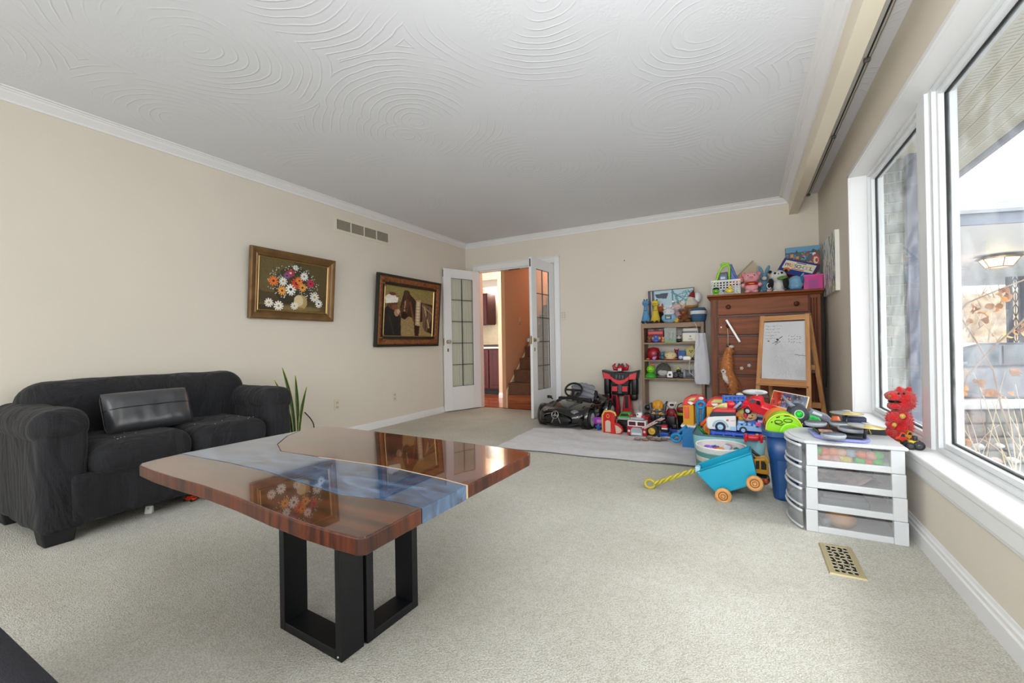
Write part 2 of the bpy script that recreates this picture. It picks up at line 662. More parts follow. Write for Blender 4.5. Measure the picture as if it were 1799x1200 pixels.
def ceiling_mat():
    m = bpy.data.materials.new('combed_plaster_ceiling')
    m.use_nodes = True
    n, l = m.node_tree.nodes, m.node_tree.links
    b = n['Principled BSDF']
    b.inputs['Base Color'].default_value = (*lin('#dcdee2'), 1)
    b.inputs['Roughness'].default_value = 0.8
    tc = n.new('ShaderNodeTexCoord')
    wob = n.new('ShaderNodeTexNoise'); wob.inputs['Scale'].default_value = 1.6; wob.inputs['Detail'].default_value = 2
    l.new(tc.outputs['Object'], wob.inputs['Vector'])
    add = n.new('ShaderNodeVectorMath'); add.operation = 'MULTIPLY_ADD'
    add.inputs[1].default_value = (0.12, 0.12, 0)
    fl = n.new('ShaderNodeMapping'); fl.inputs['Scale'].default_value = (1, 1, 0)
    l.new(tc.outputs['Object'], fl.inputs[0])
    l.new(wob.outputs['Color'], add.inputs[0]); l.new(fl.outputs[0], add.inputs[2])
    vo = n.new('ShaderNodeTexVoronoi'); vo.voronoi_dimensions = '2D'; vo.inputs['Scale'].default_value = 1.05
    l.new(add.outputs[0], vo.inputs['Vector'])
    sub = n.new('ShaderNodeVectorMath'); sub.operation = 'SUBTRACT'
    l.new(add.outputs[0], sub.inputs[0]); l.new(vo.outputs['Position'], sub.inputs[1])
    ln = n.new('ShaderNodeVectorMath'); ln.operation = 'LENGTH'
    l.new(sub.outputs[0], ln.inputs[0])
    f = n.new('ShaderNodeTexNoise'); f.inputs['Scale'].default_value = 5.0; f.inputs['Detail'].default_value = 3
    l.new(tc.outputs['Object'], f.inputs['Vector'])
    ma = n.new('ShaderNodeMath'); ma.operation = 'MULTIPLY_ADD'; ma.inputs[1].default_value = 0.035
    l.new(f.outputs['Fac'], ma.inputs[0]); l.new(ln.outputs['Value'], ma.inputs[2])
    sn = n.new('ShaderNodeMath'); sn.operation = 'MULTIPLY'; sn.inputs[1].default_value = 120.0
    l.new(ma.outputs[0], sn.inputs[0])
    s2 = n.new('ShaderNodeMath'); s2.operation = 'SINE'
    l.new(sn.outputs[0], s2.inputs[0])
    s3 = n.new('ShaderNodeMath'); s3.operation = 'POWER'; s3.inputs[1].default_value = 9.0
    ab = n.new('ShaderNodeMath'); ab.operation = 'MAXIMUM'; ab.inputs[1].default_value = 0.0
    l.new(s2.outputs[0], ab.inputs[0]); l.new(ab.outputs[0], s3.inputs[0])
    msk = n.new('ShaderNodeTexNoise'); msk.inputs['Scale'].default_value = 2.3; msk.inputs['Detail'].default_value = 4
    l.new(tc.outputs['Object'], msk.inputs['Vector'])
    mr = n.new('ShaderNodeValToRGB'); mr.color_ramp.elements[0].position = 0.44; mr.color_ramp.elements[1].position = 0.58
    l.new(msk.outputs['Fac'], mr.inputs[0])
    pr = n.new('ShaderNodeMath'); pr.operation = 'MULTIPLY'
    l.new(s3.outputs[0], pr.inputs[0]); l.new(mr.outputs[0], pr.inputs[1])
    stp = n.new('ShaderNodeTexNoise'); stp.inputs['Scale'].default_value = 70; stp.inputs['Detail'].default_value = 2
    l.new(tc.outputs['Object'], stp.inputs['Vector'])
    inv = n.new('ShaderNodeValToRGB'); inv.color_ramp.elements[0].position = 0.36; inv.color_ramp.elements[1].position = 0.46
    inv.color_ramp.elements[0].color = (1, 1, 1, 1); inv.color_ramp.elements[1].color = (0, 0, 0, 1)
    l.new(msk.outputs['Fac'], inv.inputs[0])
    pr2 = n.new('ShaderNodeMath'); pr2.operation = 'MULTIPLY'
    l.new(stp.outputs['Fac'], pr2.inputs[0]); l.new(inv.outputs[0], pr2.inputs[1])
    sm = n.new('ShaderNodeMath'); sm.operation = 'ADD'
    l.new(pr.outputs[0], sm.inputs[0]); l.new(pr2.outputs[0], sm.inputs[1])
    bp = n.new('ShaderNodeBump'); bp.inputs['Strength'].default_value = 0.42; bp.inputs['Distance'].default_value = 0.0035
    l.new(sm.outputs[0], bp.inputs['Height']); l.new(bp.outputs[0], b.inputs['Normal'])
    return m


struct('floor', MB().span(XL - .12, XR + .14, YB - .1, YF + .04, -.08, 0), carpet_mat())
struct('ceiling', MB().span(XL - .12, XR + .14, YB - .1, YF + .12, ZC, ZC + .1), ceiling_mat())
struct('wall_left', MB().span(XL - .12, XL, YB, YF + .12, 0, ZC), M_wall)
struct('wall_far', MB().span(XL, DX0, YF, YF + .09, 0, ZC).span(DX1, XR, YF, YF + .09, 0, ZC).span(DX0, DX1, YF, YF + .09, DZ, ZC), M_wall)
WY0, WY1, WZ0, WZ1 = 0.30, 3.945, 0.41, 2.118       # window opening in the right wall
struct('wall_right', MB().span(XR, XR + .13, WY1 + .02, YF + .09, 0, ZC).span(XR, XR + .13, YB, WY0 - .02, 0, ZC)
       .span(XR, XR + .13, WY0 - .02, WY1 + .02, 0, WZ0 - .03).span(XR, XR + .13, WY0 - .02, WY1 + .02, WZ1 + .02, ZC), M_wall)
struct('wall_rear', MB().span(XL, -3.4, YB - .1, YB, 0, ZC).span(.3, XR, YB - .1, YB, 0, ZC).span(-3.4, .3, YB - .1, YB, 2.25, ZC)
       .span(-3.4, .3, YB - .1, YB, 0, .2), M_wall)

# crown moulding: a stepped profile
CP = [(0, 0), (0, -.062), (.012, -.062), (.016, -.050), (.050, -.022), (.056, -.012), (.066, -.012), (.070, -.006), (.088, -.006), (.092, 0)]


def crown(name, p0, p1, nrm):
    mb = MB()
    p0, p1, nrm = Vector(p0), Vector(p1), Vector(nrm)
    vs = []
    for p, e in ((p0, 1), (p1, -1)):
        for (a, z) in CP:
            vs.append(tuple(p + nrm * a + Vector((0, 0, z))))
    n = len(CP)
    mb.add(vs, [(i, i + 1, n + i + 1, n + i) for i in range(n - 1)] + [tuple(range(n)), tuple(range(2 * n - 1, n - 1, -1))])
    return struct(name, mb, M_trim)


crown('trim_1', (XL, YB, ZC), (XL, YF, ZC), (1, 0, 0))
crown('trim_2', (XL, YF, ZC), (.432, YF, ZC), (0, -1, 0))
crown('trim_3', (.432, YB, ZC), (.432, YF, ZC), (-1, 0, 0))
struct('trim_4', MB().span(.432, .511, YB, YF, 2.281, ZC), mat('beam_paint', '#e3d9c4', .75))
# baseboards
BBP = [(0, 0), (.016, 0), (.016, .062), (.011, .068), (.011, .082), (.006, .088), (.004, .1), (0, .1)]


def baseb(name, p0, p1, nrm, sc=1.0):
    p0, p1, nrm = Vector(p0), Vector(p1), Vector(nrm)
    vs = [tuple(p + nrm * a + Vector((0, 0, z * sc))) for p in (p0, p1) for (a, z) in BBP]
    n = len(BBP)
    return struct(name, MB().add(vs, [(i, (i + 1) % n, n + (i + 1) % n, n + i) for i in range(n)] + [tuple(range(n)), tuple(range(2 * n - 1, n - 1, -1))]), M_trim)


baseb('baseboard_left', (XL, YB, 0), (XL, YF, 0), (1, 0, 0), .8)
baseb('baseboard_right', (XR, YB, 0), (XR, YF, 0), (-1, 0, 0), 1.0)
baseb('baseboard_far', (-2.21, YF, 0), (XR, YF, 0), (0, -1, 0), .8)
# door casing
cs = MB()
cs.span(DX0 - .075, DX0, YF - .018, YF, 0, DZ + .075).span(DX1, DX1 + .075, YF - .018, YF, 0, DZ + .075).span(DX0, DX1, YF - .018, YF, DZ, DZ + .075)
cs.span(DX0 - .085, DX0 - .07, YF - .028, YF, 0, DZ + .09).span(DX1 + .065, DX1 + .08, YF - .028, YF, 0, DZ + .09).span(DX0 - .085, DX1 + .08, YF - .028, YF, DZ + .075, DZ + .09)
cs.span(DX0, DX0 + .02, YF, YF + .09, 0, DZ).span(DX1 - .02, DX1, YF, YF + .09, 0, DZ).span(DX0, DX1, YF, YF + .09, DZ - .02, DZ)
bevel(struct('trim_5', cs, M_trim), .004)
catch = MB().span(-3.02, -2.84, YF + .02, YF + .05, DZ - .022, DZ - .02).span(-3.02, -2.96, YF + .02, YF + .05, DZ - .026, DZ - .02).span(-2.90, -2.84, YF + .02, YF + .05, DZ - .026, DZ - .02)
tag(catch.build('ball_catch', mat('old_brass', '#6b5a3c', .4, .9)), 'pair of small dark metal catches under the door head', 'hardware')

# ---- the glazed doors
M_glassd = mat('door_glass', '#e8ece4', 0.06, alpha=0.22, spec=0.6)
M_came = mat('lead_came', '#1d1b17', 0.45, metal=.3)
M_frost = mat('gauze_panel', '#c9cab0', 0.9, bump=.15, bscale=30, stretch=(8, 8, .4), alpha=0.88)
M_brass = mat('worn_brass', '#a08a5a', .3, 1.0)
M_crystal = mat('crystal_knob', '#e9e3da', .05, trans=.6, spec=.8)


def door(name, hx, hy, fx, fy, frost, knobside, label):
    """leaf from the hinge (hx,hy) to the free edge (fx,fy)"""
    w = math.hypot(fx - hx, fy - hy)
    ang = math.atan2(fy - hy, fx - hx)
    root = bpy.data.objects.new(name, None); COL.objects.link(root)
    root.location = (hx, hy, 0.012); root.rotation_euler = (0, 0, ang)
    root['kind'] = 'structure'
    H, t, st, tr, br = 2.02, .035, .125, .13, .34
    f = MB()
    f.span(0, st, -t / 2, t / 2, 0, H).span(w - st, w, -t / 2, t / 2, 0, H)
    f.span(st, w - st, -t / 2, t / 2, 0, br).span(st, w - st, -t / 2, t / 2, H - tr, H)
    b = f.build('door_frame', M_trim, root); bevel(b, .003)
    x0, x1, z0, z1 = st, w - st, br, H - tr
    for i in range(5):
        for j in range(2):
            a0, a1 = x0 + (x1 - x0) * j / 2, x0 + (x1 - x0) * (j + 1) / 2
            c0, c1 = z0 + (z1 - z0) * i / 5, z0 + (z1 - z0) * (i + 1) / 5
            MB().span(a0 + .002, a1 - .002, -.003, .003, c0 + .002, c1 - .002).build('pane', M_glassd, root)
    c = MB()
    for i in range(6):
        z = z0 + (z1 - z0) * i / 5
        c.span(x0, x1, -.006, .006, z - .004, z + .004)
    for j in range(3):
        x = x0 + (x1 - x0) * j / 2
        c.span(x - .004, x + .004, -.0065, .0065, z0, z1)
    c.build('lead_came', M_came, root)
    if frost:
        g = MB().grid(lambda u, v: (x0 + (x1 - x0) * u, frost * (.012 + .004 * math.sin(u * 55)), z0 + (z1 - z0) * v), 60, 2)
        g.build('gauze_curtain', M_frost, root)
    kx = w - .055
    for s in (-1, 1):
        k = MB()
        k.lathe([(.0, 0), (.026, .0), (.026, .004), (.012, .006), (.010, .028)], seg=20)
        kk = k.build('knob_rose', M_brass, root, loc=(kx, s * t / 2, .98), rot=(R(-90) * s, 0, 0))
        k2 = MB().lathe([(.0, .028), (.018, .028), (.029, .040), (.030, .052), (.020, .066), (0, .070)], seg=8, smooth=False)
        k2.build('knob', M_crystal, root, loc=(kx, s * t / 2, .98), rot=(R(-90) * s, 0, 0))
        MB().span(kx - .012, kx + .012, s * t / 2, s * (t / 2 + .003), .84, .885).build('keyhole_plate', M_brass, root)
    hg = MB()
    for z in (.18, 1.0, 1.82):
        hg.cyl((0, 0, z - .045), (0, 0, z + .045), .008, seg=8)
    hg.build('hinge', M_came, root)
    ed = MB().span(w, w + .002, -.010, .010, .93, 1.03)
    ed.build('latch_plate', M_brass, root)
    ed = MB().span(w, w + .002, -.008, .008, 1.90, 2.0)
    ed.build('edge_bolt', M_came, root)
    return root


door('door_1', DX0 + .02, YF - .02, -3.727, 4.87, -1, 1, '')
door('door_2', DX1 - .02, YF - .02, -2.352, 4.845, 0, 1, '')

# ---- window
wf = MB()
GX = .83
FB, FT = .425, 2.105
# reveal boards and stool
wf.span(XR, .80, WY1, WY1 + .02, WZ0, WZ1 + .02).span(XR, .80, WY0 - .02, WY0, WZ0, WZ1 + .02).span(XR, .80, WY0, WY1, WZ1, WZ1 + .02)
bevel(struct('trim_6', wf, M_trim), .002)
cz = MB()
cz.span(XR - .012, XR, WY1, WY1 + .022, WZ0, WZ1 + .02).span(XR - .012, XR, WY0 - .02, WY0, WZ0, WZ1 + .02).span(XR - .012, XR, WY0, WY1 + .02, WZ1, WZ1 + .022)
struct('trim_7', cz, M_trim)
st = struct('trim_8', MB().span(XR - .016, .80, WY0 - .05, WY1 + .04, WZ0 - .03, WZ0), M_trim)
bevel(st, .006, 3)
ap = struct('trim_9', MB().span(XR - .012, XR, WY0 - .04, WY1 + .03, WZ0 - .085, WZ0 - .03).span(XR - .006, XR, WY0 - .04, WY1 + .03, WZ0 - .10, WZ0 - .085), M_trim)
bevel(ap, .003)
def glass_mat(name, haze, seed):
    m = bpy.data.materials.new(name)
    m.use_nodes = True
    n, l = m.node_tree.nodes, m.node_tree.links
    n.remove(n['Principled BSDF'])
    o = n['Material Output']
    tr = n.new('ShaderNodeBsdfTransparent'); tr.inputs[0].default_value = (.97, .98, .98, 1)
    gl = n.new('ShaderNodeBsdfGlossy'); gl.inputs['Roughness'].default_value = 0.02
    df = n.new('ShaderNodeBsdfTranslucent'); df.inputs[0].default_value = (.9, .92, .95, 1)
    fr = n.new('ShaderNodeFresnel'); fr.inputs[0].default_value = 1.35
    tc = n.new('ShaderNodeTexCoord')
    mp = n.new('ShaderNodeMapping'); mp.inputs['Location'].default_value = (seed, seed, 0); mp.inputs['Scale'].default_value = (1, 1, 1)
    ns = n.new('ShaderNodeTexNoise'); ns.inputs['Scale'].default_value = 2.2; ns.inputs['Detail'].default_value = 7; ns.inputs['Distortion'].default_value = 3.0
    l.new(tc.outputs['Object'], mp.inputs[0]); l.new(mp.outputs[0], ns.inputs['Vector'])
    rp = n.new('ShaderNodeValToRGB'); rp.color_ramp.elements[0].position = .42; rp.color_ramp.elements[1].position = .78
    rp.color_ramp.elements[0].color = (haze * .3,) * 3 + (1,); rp.color_ramp.elements[1].color = (min(.9, haze * 1.6),) * 3 + (1,)
    l.new(ns.outputs['Fac'], rp.inputs[0])
    a = n.new('ShaderNodeMixShader'); b = n.new('ShaderNodeMixShader')
    l.new(rp.outputs[0], a.inputs[0]); l.new(tr.outputs[0], a.inputs[1]); l.new(df.outputs[0], a.inputs[2])
    ge = n.new('ShaderNodeNewGeometry')
    bf = n.new('ShaderNodeMath'); bf.operation = 'SUBTRACT'; bf.inputs[0].default_value = 1.0
    l.new(ge.outputs['Backfacing'], bf.inputs[1])
    fm = n.new('ShaderNodeMath'); fm.operation = 'MULTIPLY'
    l.new(fr.outputs[0], fm.inputs[0]); l.new(bf.outputs[0], fm.inputs[1])
    l.new(fm.outputs[0], b.inputs[0]); l.new(a.outputs[0], b.inputs[1]); l.new(gl.outputs[0], b.inputs[2])
    l.new(b.outputs[0], o.inputs[0])
    return m


G1, G2 = glass_mat('smeared_window_glass', .12, 3.0), glass_mat('dusty_window_glass', .12, 8.0)


def window(name, y0, y1, hasp, gm):
    root = bpy.data.objects.new(name, None); COL.objects.link(root); root['kind'] = 'structure'
    def ring(mb, x0, x1, a0, a1, b0, b1, t):
        mb.span(x0, x1, a0, a0 + t, b0, b1).span(x0, x1, a1 - t, a1, b0, b1).span(x0, x1, a0 + t, a1 - t, b0, b0 + t).span(x0, x1, a0 + t, a1 - t, b1 - t, b1)
    f = MB(); ring(f, .785, .875, y0, y1, WZ0, WZ1, .022)
    bevel(f.build('window_frame', M_trim2, root), .003)
    f = MB(); ring(f, .80, .86, y0 + .022, y1 - .022, WZ0 + .022, WZ1 - .022, .026)
    bevel(f.build('sash', M_trim2, root), .004)
    f = MB(); ring(f, .822, .838, y0 + .048, y1 - .048, WZ0 + .048, WZ1 - .048, .005)
    f.build('gasket', M_black, root)
    g = MB().span(.828, .832, y0 + .05, y1 - .05, WZ0 + .05, WZ1 - .05)
    g.build('pane', gm, root)
    return root


MY0, MY1 = 2.70, 2.955
window('window_1', MY1 - .05, WY1, False, G2)
window('window_2', WY0, MY0 + .04, False, G1)
struct('trim_10', MB().span(.79, .87, MY0 + .04, MY1 - .05, WZ0, WZ1).span(.775, .79, MY0 + .075, MY1 - .085, WZ0, WZ1), M_trim2)

# ---- curtain track on the ceiling of the pocket beside the beam
tr = thing('curtain_track', 'white ceiling curtain rail running above the window beside the beam', 'curtain rail', (.60, 1.6, ZC))
MB().span(-.022, .022, -3.6, 3.86, -.018, 0).build('rail', mat('rail_white', '#cfcfca', .4), tr)
MB().span(-.004, .004, -3.6, 3.86, -.0195, -.018).build('slot', M_black, tr)
for yy in (3.80, 2.35, 1.35, .78, .68):
    MB().rbox((.0, yy, -.028), (.030, .022, .020), .004).build('carrier', mat('rail_fitting', '#6b6861', .5, .4), tr)
cdm = MB()
cdm.tube([(.012, .75 + i * .08, -.022 - .008 * abs(math.sin(i * 1.3))) for i in range(38)], .0022, 6)
cdm.build('draw_cord', mat('cord_grey', '#8d8676', .8), tr)

# ================================================================== hall, stairs and kitchen beyond
M_oak = wood_mat('hall_wood_floor', '#7d3517', '#b0602f', 0, 2.5, .25, .4)
hf = struct('floor_hall', MB().span(-6.4, -3.85, YF + .04, 9.2, -.04, -.004).span(-3.85, -1.9, YF + .04, 9.2, -.04, -.004), M_oak)
hf.name = 'floor.001'
# floor boards near the threshold, each one a board
for i in range(9):
    y0 = YF + .10 + i * .115
    MB().span(-5.2, -3.16, y0, y0 + .112, -.004, .002).build('floor_board', wood_mat('hall_board_%d' % (i % 3), ['#8a3b1a', '#9a4a22', '#7a3114'][i % 3], ['#b9683a', '#c27a48', '#a85a30'][i % 3], 0, 2.5, .22, .5), hf)
struct('ceiling_hall', MB().span(-6.4, -1.8, YF + .09, 9.2, ZC, ZC + .08), mat('hall_ceiling', '#e8e2da', .8)).name = 'ceiling.001'
SX = -3.13
struct('wall_hall_stair', MB().span(SX - .06, SX, YF + .09, 9.1, 0, ZC), M_hall).name = 'wall_stair_left'
struct('wall_stair_end', MB().span(SX - .06, -1.9, 9.1, 9.2, 0, ZC), M_hall)
struct('wall_stair_right', MB().span(-2.0, -1.9, YF + .09, 9.1, 0, ZC), M_hall)
struct('wall_hall_back', MB().span(-3.84, SX - .06, 6.58, 6.7, 0, ZC).span(-6.4, -3.84, 6.58, 6.7, 2.10, ZC).span(-6.4, -5.2, 6.58, 6.7, 0, 2.10), M_hallw)
baseb('baseboard_hall', (-3.84, 6.58, 0), (SX - .06, 6.58, 0), (0, -1, 0), .9)
struct('wall_kitchen_far', MB().span(-6.4, SX, 7.63, 7.7, 0, ZC), mat('kitchen_wall', '#e4dccb', .8))
struct('wall_kitchen_left', MB().span(-6.4, -6.3, YF + .09, 7.7, 0, ZC), M_hallw)
sk = MB().prism([(5.57, 0), (5.57, .26), (8.6, 2.9), (8.6, 2.6), (5.62, 0)], SX, SX + .02, 'x')
struct('trim_11', sk, mat('stair_skirt', '#e2c9a6', .5))
sr = thing('staircase', 'carpeted brown staircase rising behind the right glazed door', 'staircase', (-2.55, 5.6, 0))
M_stc = mat('brown_stair_carpet', '#6a4630', .95, bump=.5, bscale=90, var=.18, vscale=14)
MB().span(-.56, .5, -.02, .25, 0, .196).build('starting_step', M_oak, sr)
y, z = .0, .196
for i in range(9):
    q = MB().span(-.56, .5, y, y + .22, max(0, z - .6), z + .155)
    q.rbox((-.03, y + .09, z + .163), (1.06, .21, .028), .012, 2)
    q.build('carpeted_step', M_stc, sr)
    y += .19
    z += .178
tag(MB().rbox((0, 0, 0), (.075, .008, .115), .003).span(-.006, .006, -.012, 0, -.012, .012).build('light_switch', mat('beige_plate', '#c8ab86', .5), loc=(-3.70, 6.575, 1.2)),
    'small tan light switch on the hall wall beyond the doorway', 'switch')
bpy.data.objects['light_switch'].location = aty(893, 565, 6.02)
bpy.data.objects['light_switch'].location.x = SX + .006
bpy.data.objects['light_switch'].rotation_euler = (0, 0, R(90))
# kitchen units
M_cherry = wood_mat('cherry_cabinet', '#3a0c09', '#5a1610', 2, 3, .6)
kb = thing('kitchen_base_cabinet', 'dark cherry kitchen base cabinet with raised door panel seen through the doorway', 'cabinet', (-4.2, 7.28, 0))
MB().span(-.6, .38, -.26, .3, .09, .86).build('body', M_cherry, kb)
MB().span(-.6, .38, -.2, .28, 0, .09).build('toe_kick', M_black, kb)
for x0, x1 in ((-.58, -.11), (-.09, .37)):
    d = MB().span(x0, x1, -.285, -.262, .11, .84).build('door', M_cherry, kb); bevel(d, .004)
    d2 = MB().span(x0 + .06, x1 - .06, -.292, -.284, .17, .78).build('door_panel', M_cherry, d); bevel(d2, .006)
tag(MB().rbox((-4.3, 7.28, .88), (1.05, .62, .035), .008).build('countertop', mat('pale_counter', '#e6e0d6', .3)), 'pale kitchen worktop on the cherry base cabinet', 'worktop')
MB().span(-4.9, -3.8, 7.58, 7.62, .9, 1.36).build('tile_backsplash', mat('beige_tiles', '#d8c9a8', .35, var=.06, vscale=14), bpy.data.objects['countertop'])
ku = thing('kitchen_wall_cabinet', 'dark cherry kitchen wall cabinet hanging over the worktop', 'cabinet', (-4.72, 7.44, 1.34))
MB().span(-.5, .235, -.16, .16, 0, .62).build('body', M_cherry, ku)
bevel(MB().span(-.12, .225, -.18, -.162, .01, .60).build('door', M_cherry, ku), .004)
tag(MB().rbox((-4.30, 7.2, .915), (.42, .3, .025), .01).rbox((-4.30, 7.2, .93), (.36, .24, .02), .006).build('cooktop_tray', mat('dark_tray', '#35211a', .35)), 'dark tray lying on the kitchen worktop', 'tray')
ce = MB().span(-6.2, SX - .1, 7.3, 7.62, 2.08, ZC)
struct('trim_12', ce, mat('kitchen_bulkhead', '#ece6da', .8))

# ================================================================== outside
M_ground = mat('wet_paving', '#7f8286', .6, bump=.4, bscale=8, var=.2, vscale=3)
struct('ground', MB().span(.9, 40, -12, 50, -.75, -.62), M_ground)
M_soff = mat('soffit_white', '#cfcbb8', .6)
sf = MB()
for i in range(9):
    x0 = .83 + i * .095
    sf.span(x0, x0 + .09, -2.5, 6.4, 2.405, 2.42)
so = struct('trim_13', sf, M_soff)
# rows of small vent slots in the soffit
vs_ = MB()
for k in range(170):
    y = .2 + k * .035
    for i in range(9):
        x0 = .845 + i * .095
        vs_.span(x0, x0 + .06, y, y + .006, 2.4042, 2.406)
struct('trim_14', vs_, mat('vent_slot', '#a39a80', .8))
struct('trim_15', MB().span(1.686, 1.72, -2.5, 6.4, 2.37, 2.55).span(.83, 1.72, -2.5, 6.4, 2.55, 2.6), mat('grey_fascia', '#8f93a3', .5))
# brick return wall, brick by brick
M_br = [mat('pale_brick_%d' % i, c, .9, bump=.5, bscale=40, var=.08, vscale=12) for i, c in enumerate(['#7f8982', '#8c958d', '#747e78', '#989c92'])]
M_mort = mat('mortar', '#c9c8bd', .95, bump=.3, bscale=60)
bw = struct('wall_outside_brick', MB().span(.83, 1.255, 4.615, 4.80, -.65, 2.40), M_mort)
random.seed(4)
bl = None
for r in range(36):
    z = -.64 + r * .0843
    off = .115 if r % 2 else 0
    x = .83 - off
    while x < 1.25:
        a, b_ = max(.835, x), min(1.262, x + .215)
        if b_ - a > .03:
            if bl is None or True:
                q = MB().span(a, b_, 4.600 + random.uniform(-.003, .003), 4.66, z, z + .073)
                if b_ > 1.255:
                    q = MB().span(a, b_, 4.600, 4.70, z, z + .073)
                bevel(q.build('brick', random.choice(M_br), bw), .003, 1)
        x += .226
tag(MB().span(1.15, 1.215, 4.52, 4.585, -.6, 2.40).build('downspout', mat('slate_blue_metal', '#5f687d', .5)), 'slate grey square downspout at the brick corner outside the small pane', 'downspout')

# carport roof, its ceiling, lantern and iron column
cpt = thing('carport', 'grey shingled carport roof with white ceiling seen through the big window', 'carport', (0, 0, 0))
def axd(px, py, d):           # place at a given distance along the view axis
    return CAMP + ray(px, py) * d
zc_ = 2.30
cc = MB()
pn = [atz(1600, 401, zc_), atz(2050, 375, zc_), atz(2050, 430, zc_), atz(1640, 533, zc_)]
p_near0, p_near1 = atz(1590, 402, zc_), atz(2100, 372, zc_)
dv = (p_near1 - p_near0).normalized()
nv = Vector((-dv.y, dv.x, 0))
L, Wd = 11.0, 7.6
def cpp(a, b, z):
    q = p_near0 + dv * a + nv * b
    return (q.x, q.y, z)
def cbox(mb, a0, a1, b0, b1, z0, z1):
    v = [cpp(a, b, z) for a in (a0, a1) for b in (b0, b1) for z in (z0, z1)]
    return mb.add(v, [(0, 1, 3, 2), (4, 6, 7, 5), (0, 4, 5, 1), (2, 3, 7, 6), (0, 2, 6, 4), (1, 5, 7, 3)])
cbox(MB(), 0, L, 0, Wd, zc_, zc_ + .06).build('carport_ceiling', mat('carport_white', '#e6e8e6', .6), cpt)
cbox(MB(), 0, L, -.04, 0, zc_ - .01, zc_ + .16).build('fascia', mat('slate_fascia', '#7d8594', .55, var=.2, vscale=5), cpt)
for i in range(7):
    q = MB()
    b0 = -.08 + i * .22
    v = [cpp(a, b, z) for a in (0, L) for b, z in ((b0, zc_ + .16 + i * .07), (b0 + .24, zc_ + .235 + i * .07), (b0 + .24, zc_ + .205 + i * .07), (b0, zc_ + .12 + i * .07))]
    q.add(v, [(0, 1, 5, 4), (1, 2, 6, 5), (2, 3, 7, 6), (3, 0, 4, 7), (0, 3, 2, 1), (4, 5, 6, 7)])
    q.build('shingle_course', mat('shingles_%d' % (i % 2), ['#9298a0', '#868c97'][i % 2], .9, bump=.4, bscale=12, var=.15, vscale=6), cpt)
cbox(MB(), 1.2, L, 1.5, 1.62, zc_ + .62, zc_ + .95).build('upper_fascia', mat('upper_white', '#f0f2f4', .5), cpt)
ln_ = axd(1753, 470, 6.0)
lt = thing('carport_lantern', 'lit brass ceiling lantern under the carport roof', 'lamp', (ln_.x, ln_.y, zc_), R(25))
lt.location.x, lt.location.y = atz(1755, 448, zc_).x, atz(1755, 448, zc_).y
M_lf = mat('lantern_brass', '#8a7355', .4, .7)
M_lg = mat('lit_glass', '#fff1d8', .5, emit='#ffe2ac', es=2.6)
MB().lathe([(0, -.20), (.16, -.20), (.25, -.06), (.25, -.055), (0, -.055)], seg=6, smooth=False).build('glass_shade', M_lg, lt)
fr = MB()
for i in range(6):
    a = 2 * math.pi * i / 6
    fr.bar((.16 * math.cos(a), .16 * math.sin(a), -.20), (.25 * math.cos(a), .25 * math.sin(a), -.06), .014, .014)
fr.lathe([(.25, -.07), (.30, -.05), (.27, -.03), (.10, -.03)], seg=6, smooth=False).lathe([(.0, -.215), (.165, -.215), (.17, -.195)], seg=6, smooth=False)
fr.cyl((0, 0, -.03), (0, 0, 0), .05)
fr.build('frame', M_lf, lt)
point('lantern_bulb', (lt.location.x, lt.location.y, zc_ - .34), 12, .1, (1, .72, .42))
pc = atz(1783, 486, zc_)
po = thing('iron_column', 'black wrought iron carport column with scrolls between twin bars', 'column', (pc.x, pc.y, -.62), R(15))
M_iron = mat('grey_iron', '#39434d', .5, .5)
Hc = zc_ + .62
for s in (-.115, .115):
    MB().span(s - .045, s + .045, -.03, .03, 0, Hc).build('upright_bar', M_iron, po)
scr = MB()
for k in range(9):
    z0 = .15 + k * .31
    for s in (-1, 1):
        scr.tube([(s * .05 * math.sin(t * math.pi), 0, z0 + .28 * t) for t in [i / 10 for i in range(11)]], .010, 6)
scr.cyl((0, 0, 0), (0, 0, Hc), .008, seg=6)
scr.build('scroll_work', M_iron, po)
MB().span(-.18, .18, -.06, .06, 0, .03).build('base_plate', M_iron, po)

# parked car, side on
cdist = 8.9
c0 = axd(1628, 640, cdist)
car = thing('parked_car', 'silver car parked under the carport behind the shrubs', 'car', (c0.x, c0.y, -.62), math.atan2(CR.y, CR.x) - R(4))
M_car = mat('silver_paint', '#8f959f', .3, .4, coat=.6)
M_cgl = mat('car_glass', '#7c8790', .08, .2)
def body(outl, w0, w1):
    q = MB()
    n = len(outl)
    vs = [(x, w0, z) for x, z in outl] + [(x, w1, z) for x, z in outl]
    q.add(vs, [tuple(range(n)), tuple(range(2 * n - 1, n - 1, -1))] + [(i, n + i, n + (i + 1) % n, (i + 1) % n) for i in range(n)])
    return q
low = [(-.9, .32), (-1.0, .55), (-.85, .72), (-.1, .88), (.7, .92), (3.0, .96), (3.6, .90), (3.65, .5), (3.5, .30), (3.15, .30), (3.05, .52), (2.8, .62), (2.5, .52), (2.4, .28), (.35, .28), (.25, .52), (0, .62), (-.25, .52), (-.35, .30)]
bevel(body(low, 0, 1.75).build('car_body', M_car, car), .05, 3)
cab = [(-.1, .88), (.75, 1.32), (1.2, 1.42), (2.0, 1.42), (2.6, 1.30), (3.1, .96)]
bevel(body(cab, .12, 1.63).build('cabin', M_car, car), .05, 3)
body([(.25, .96), (.85, 1.28), (1.25, 1.36), (1.50, 1.36), (1.50, .98)], .10, .125).build('side_window', M_cgl, car)
body([(1.58, .98), (1.58, 1.36), (2.0, 1.36), (2.45, 1.26), (2.8, .99)], .10, .125).build('side_window', M_cgl, car)
body([(-.02, .92), (.74, 1.33), (.70, 1.33), (-.08, .92)], .2, 1.5).build('windscreen', M_cgl, car)
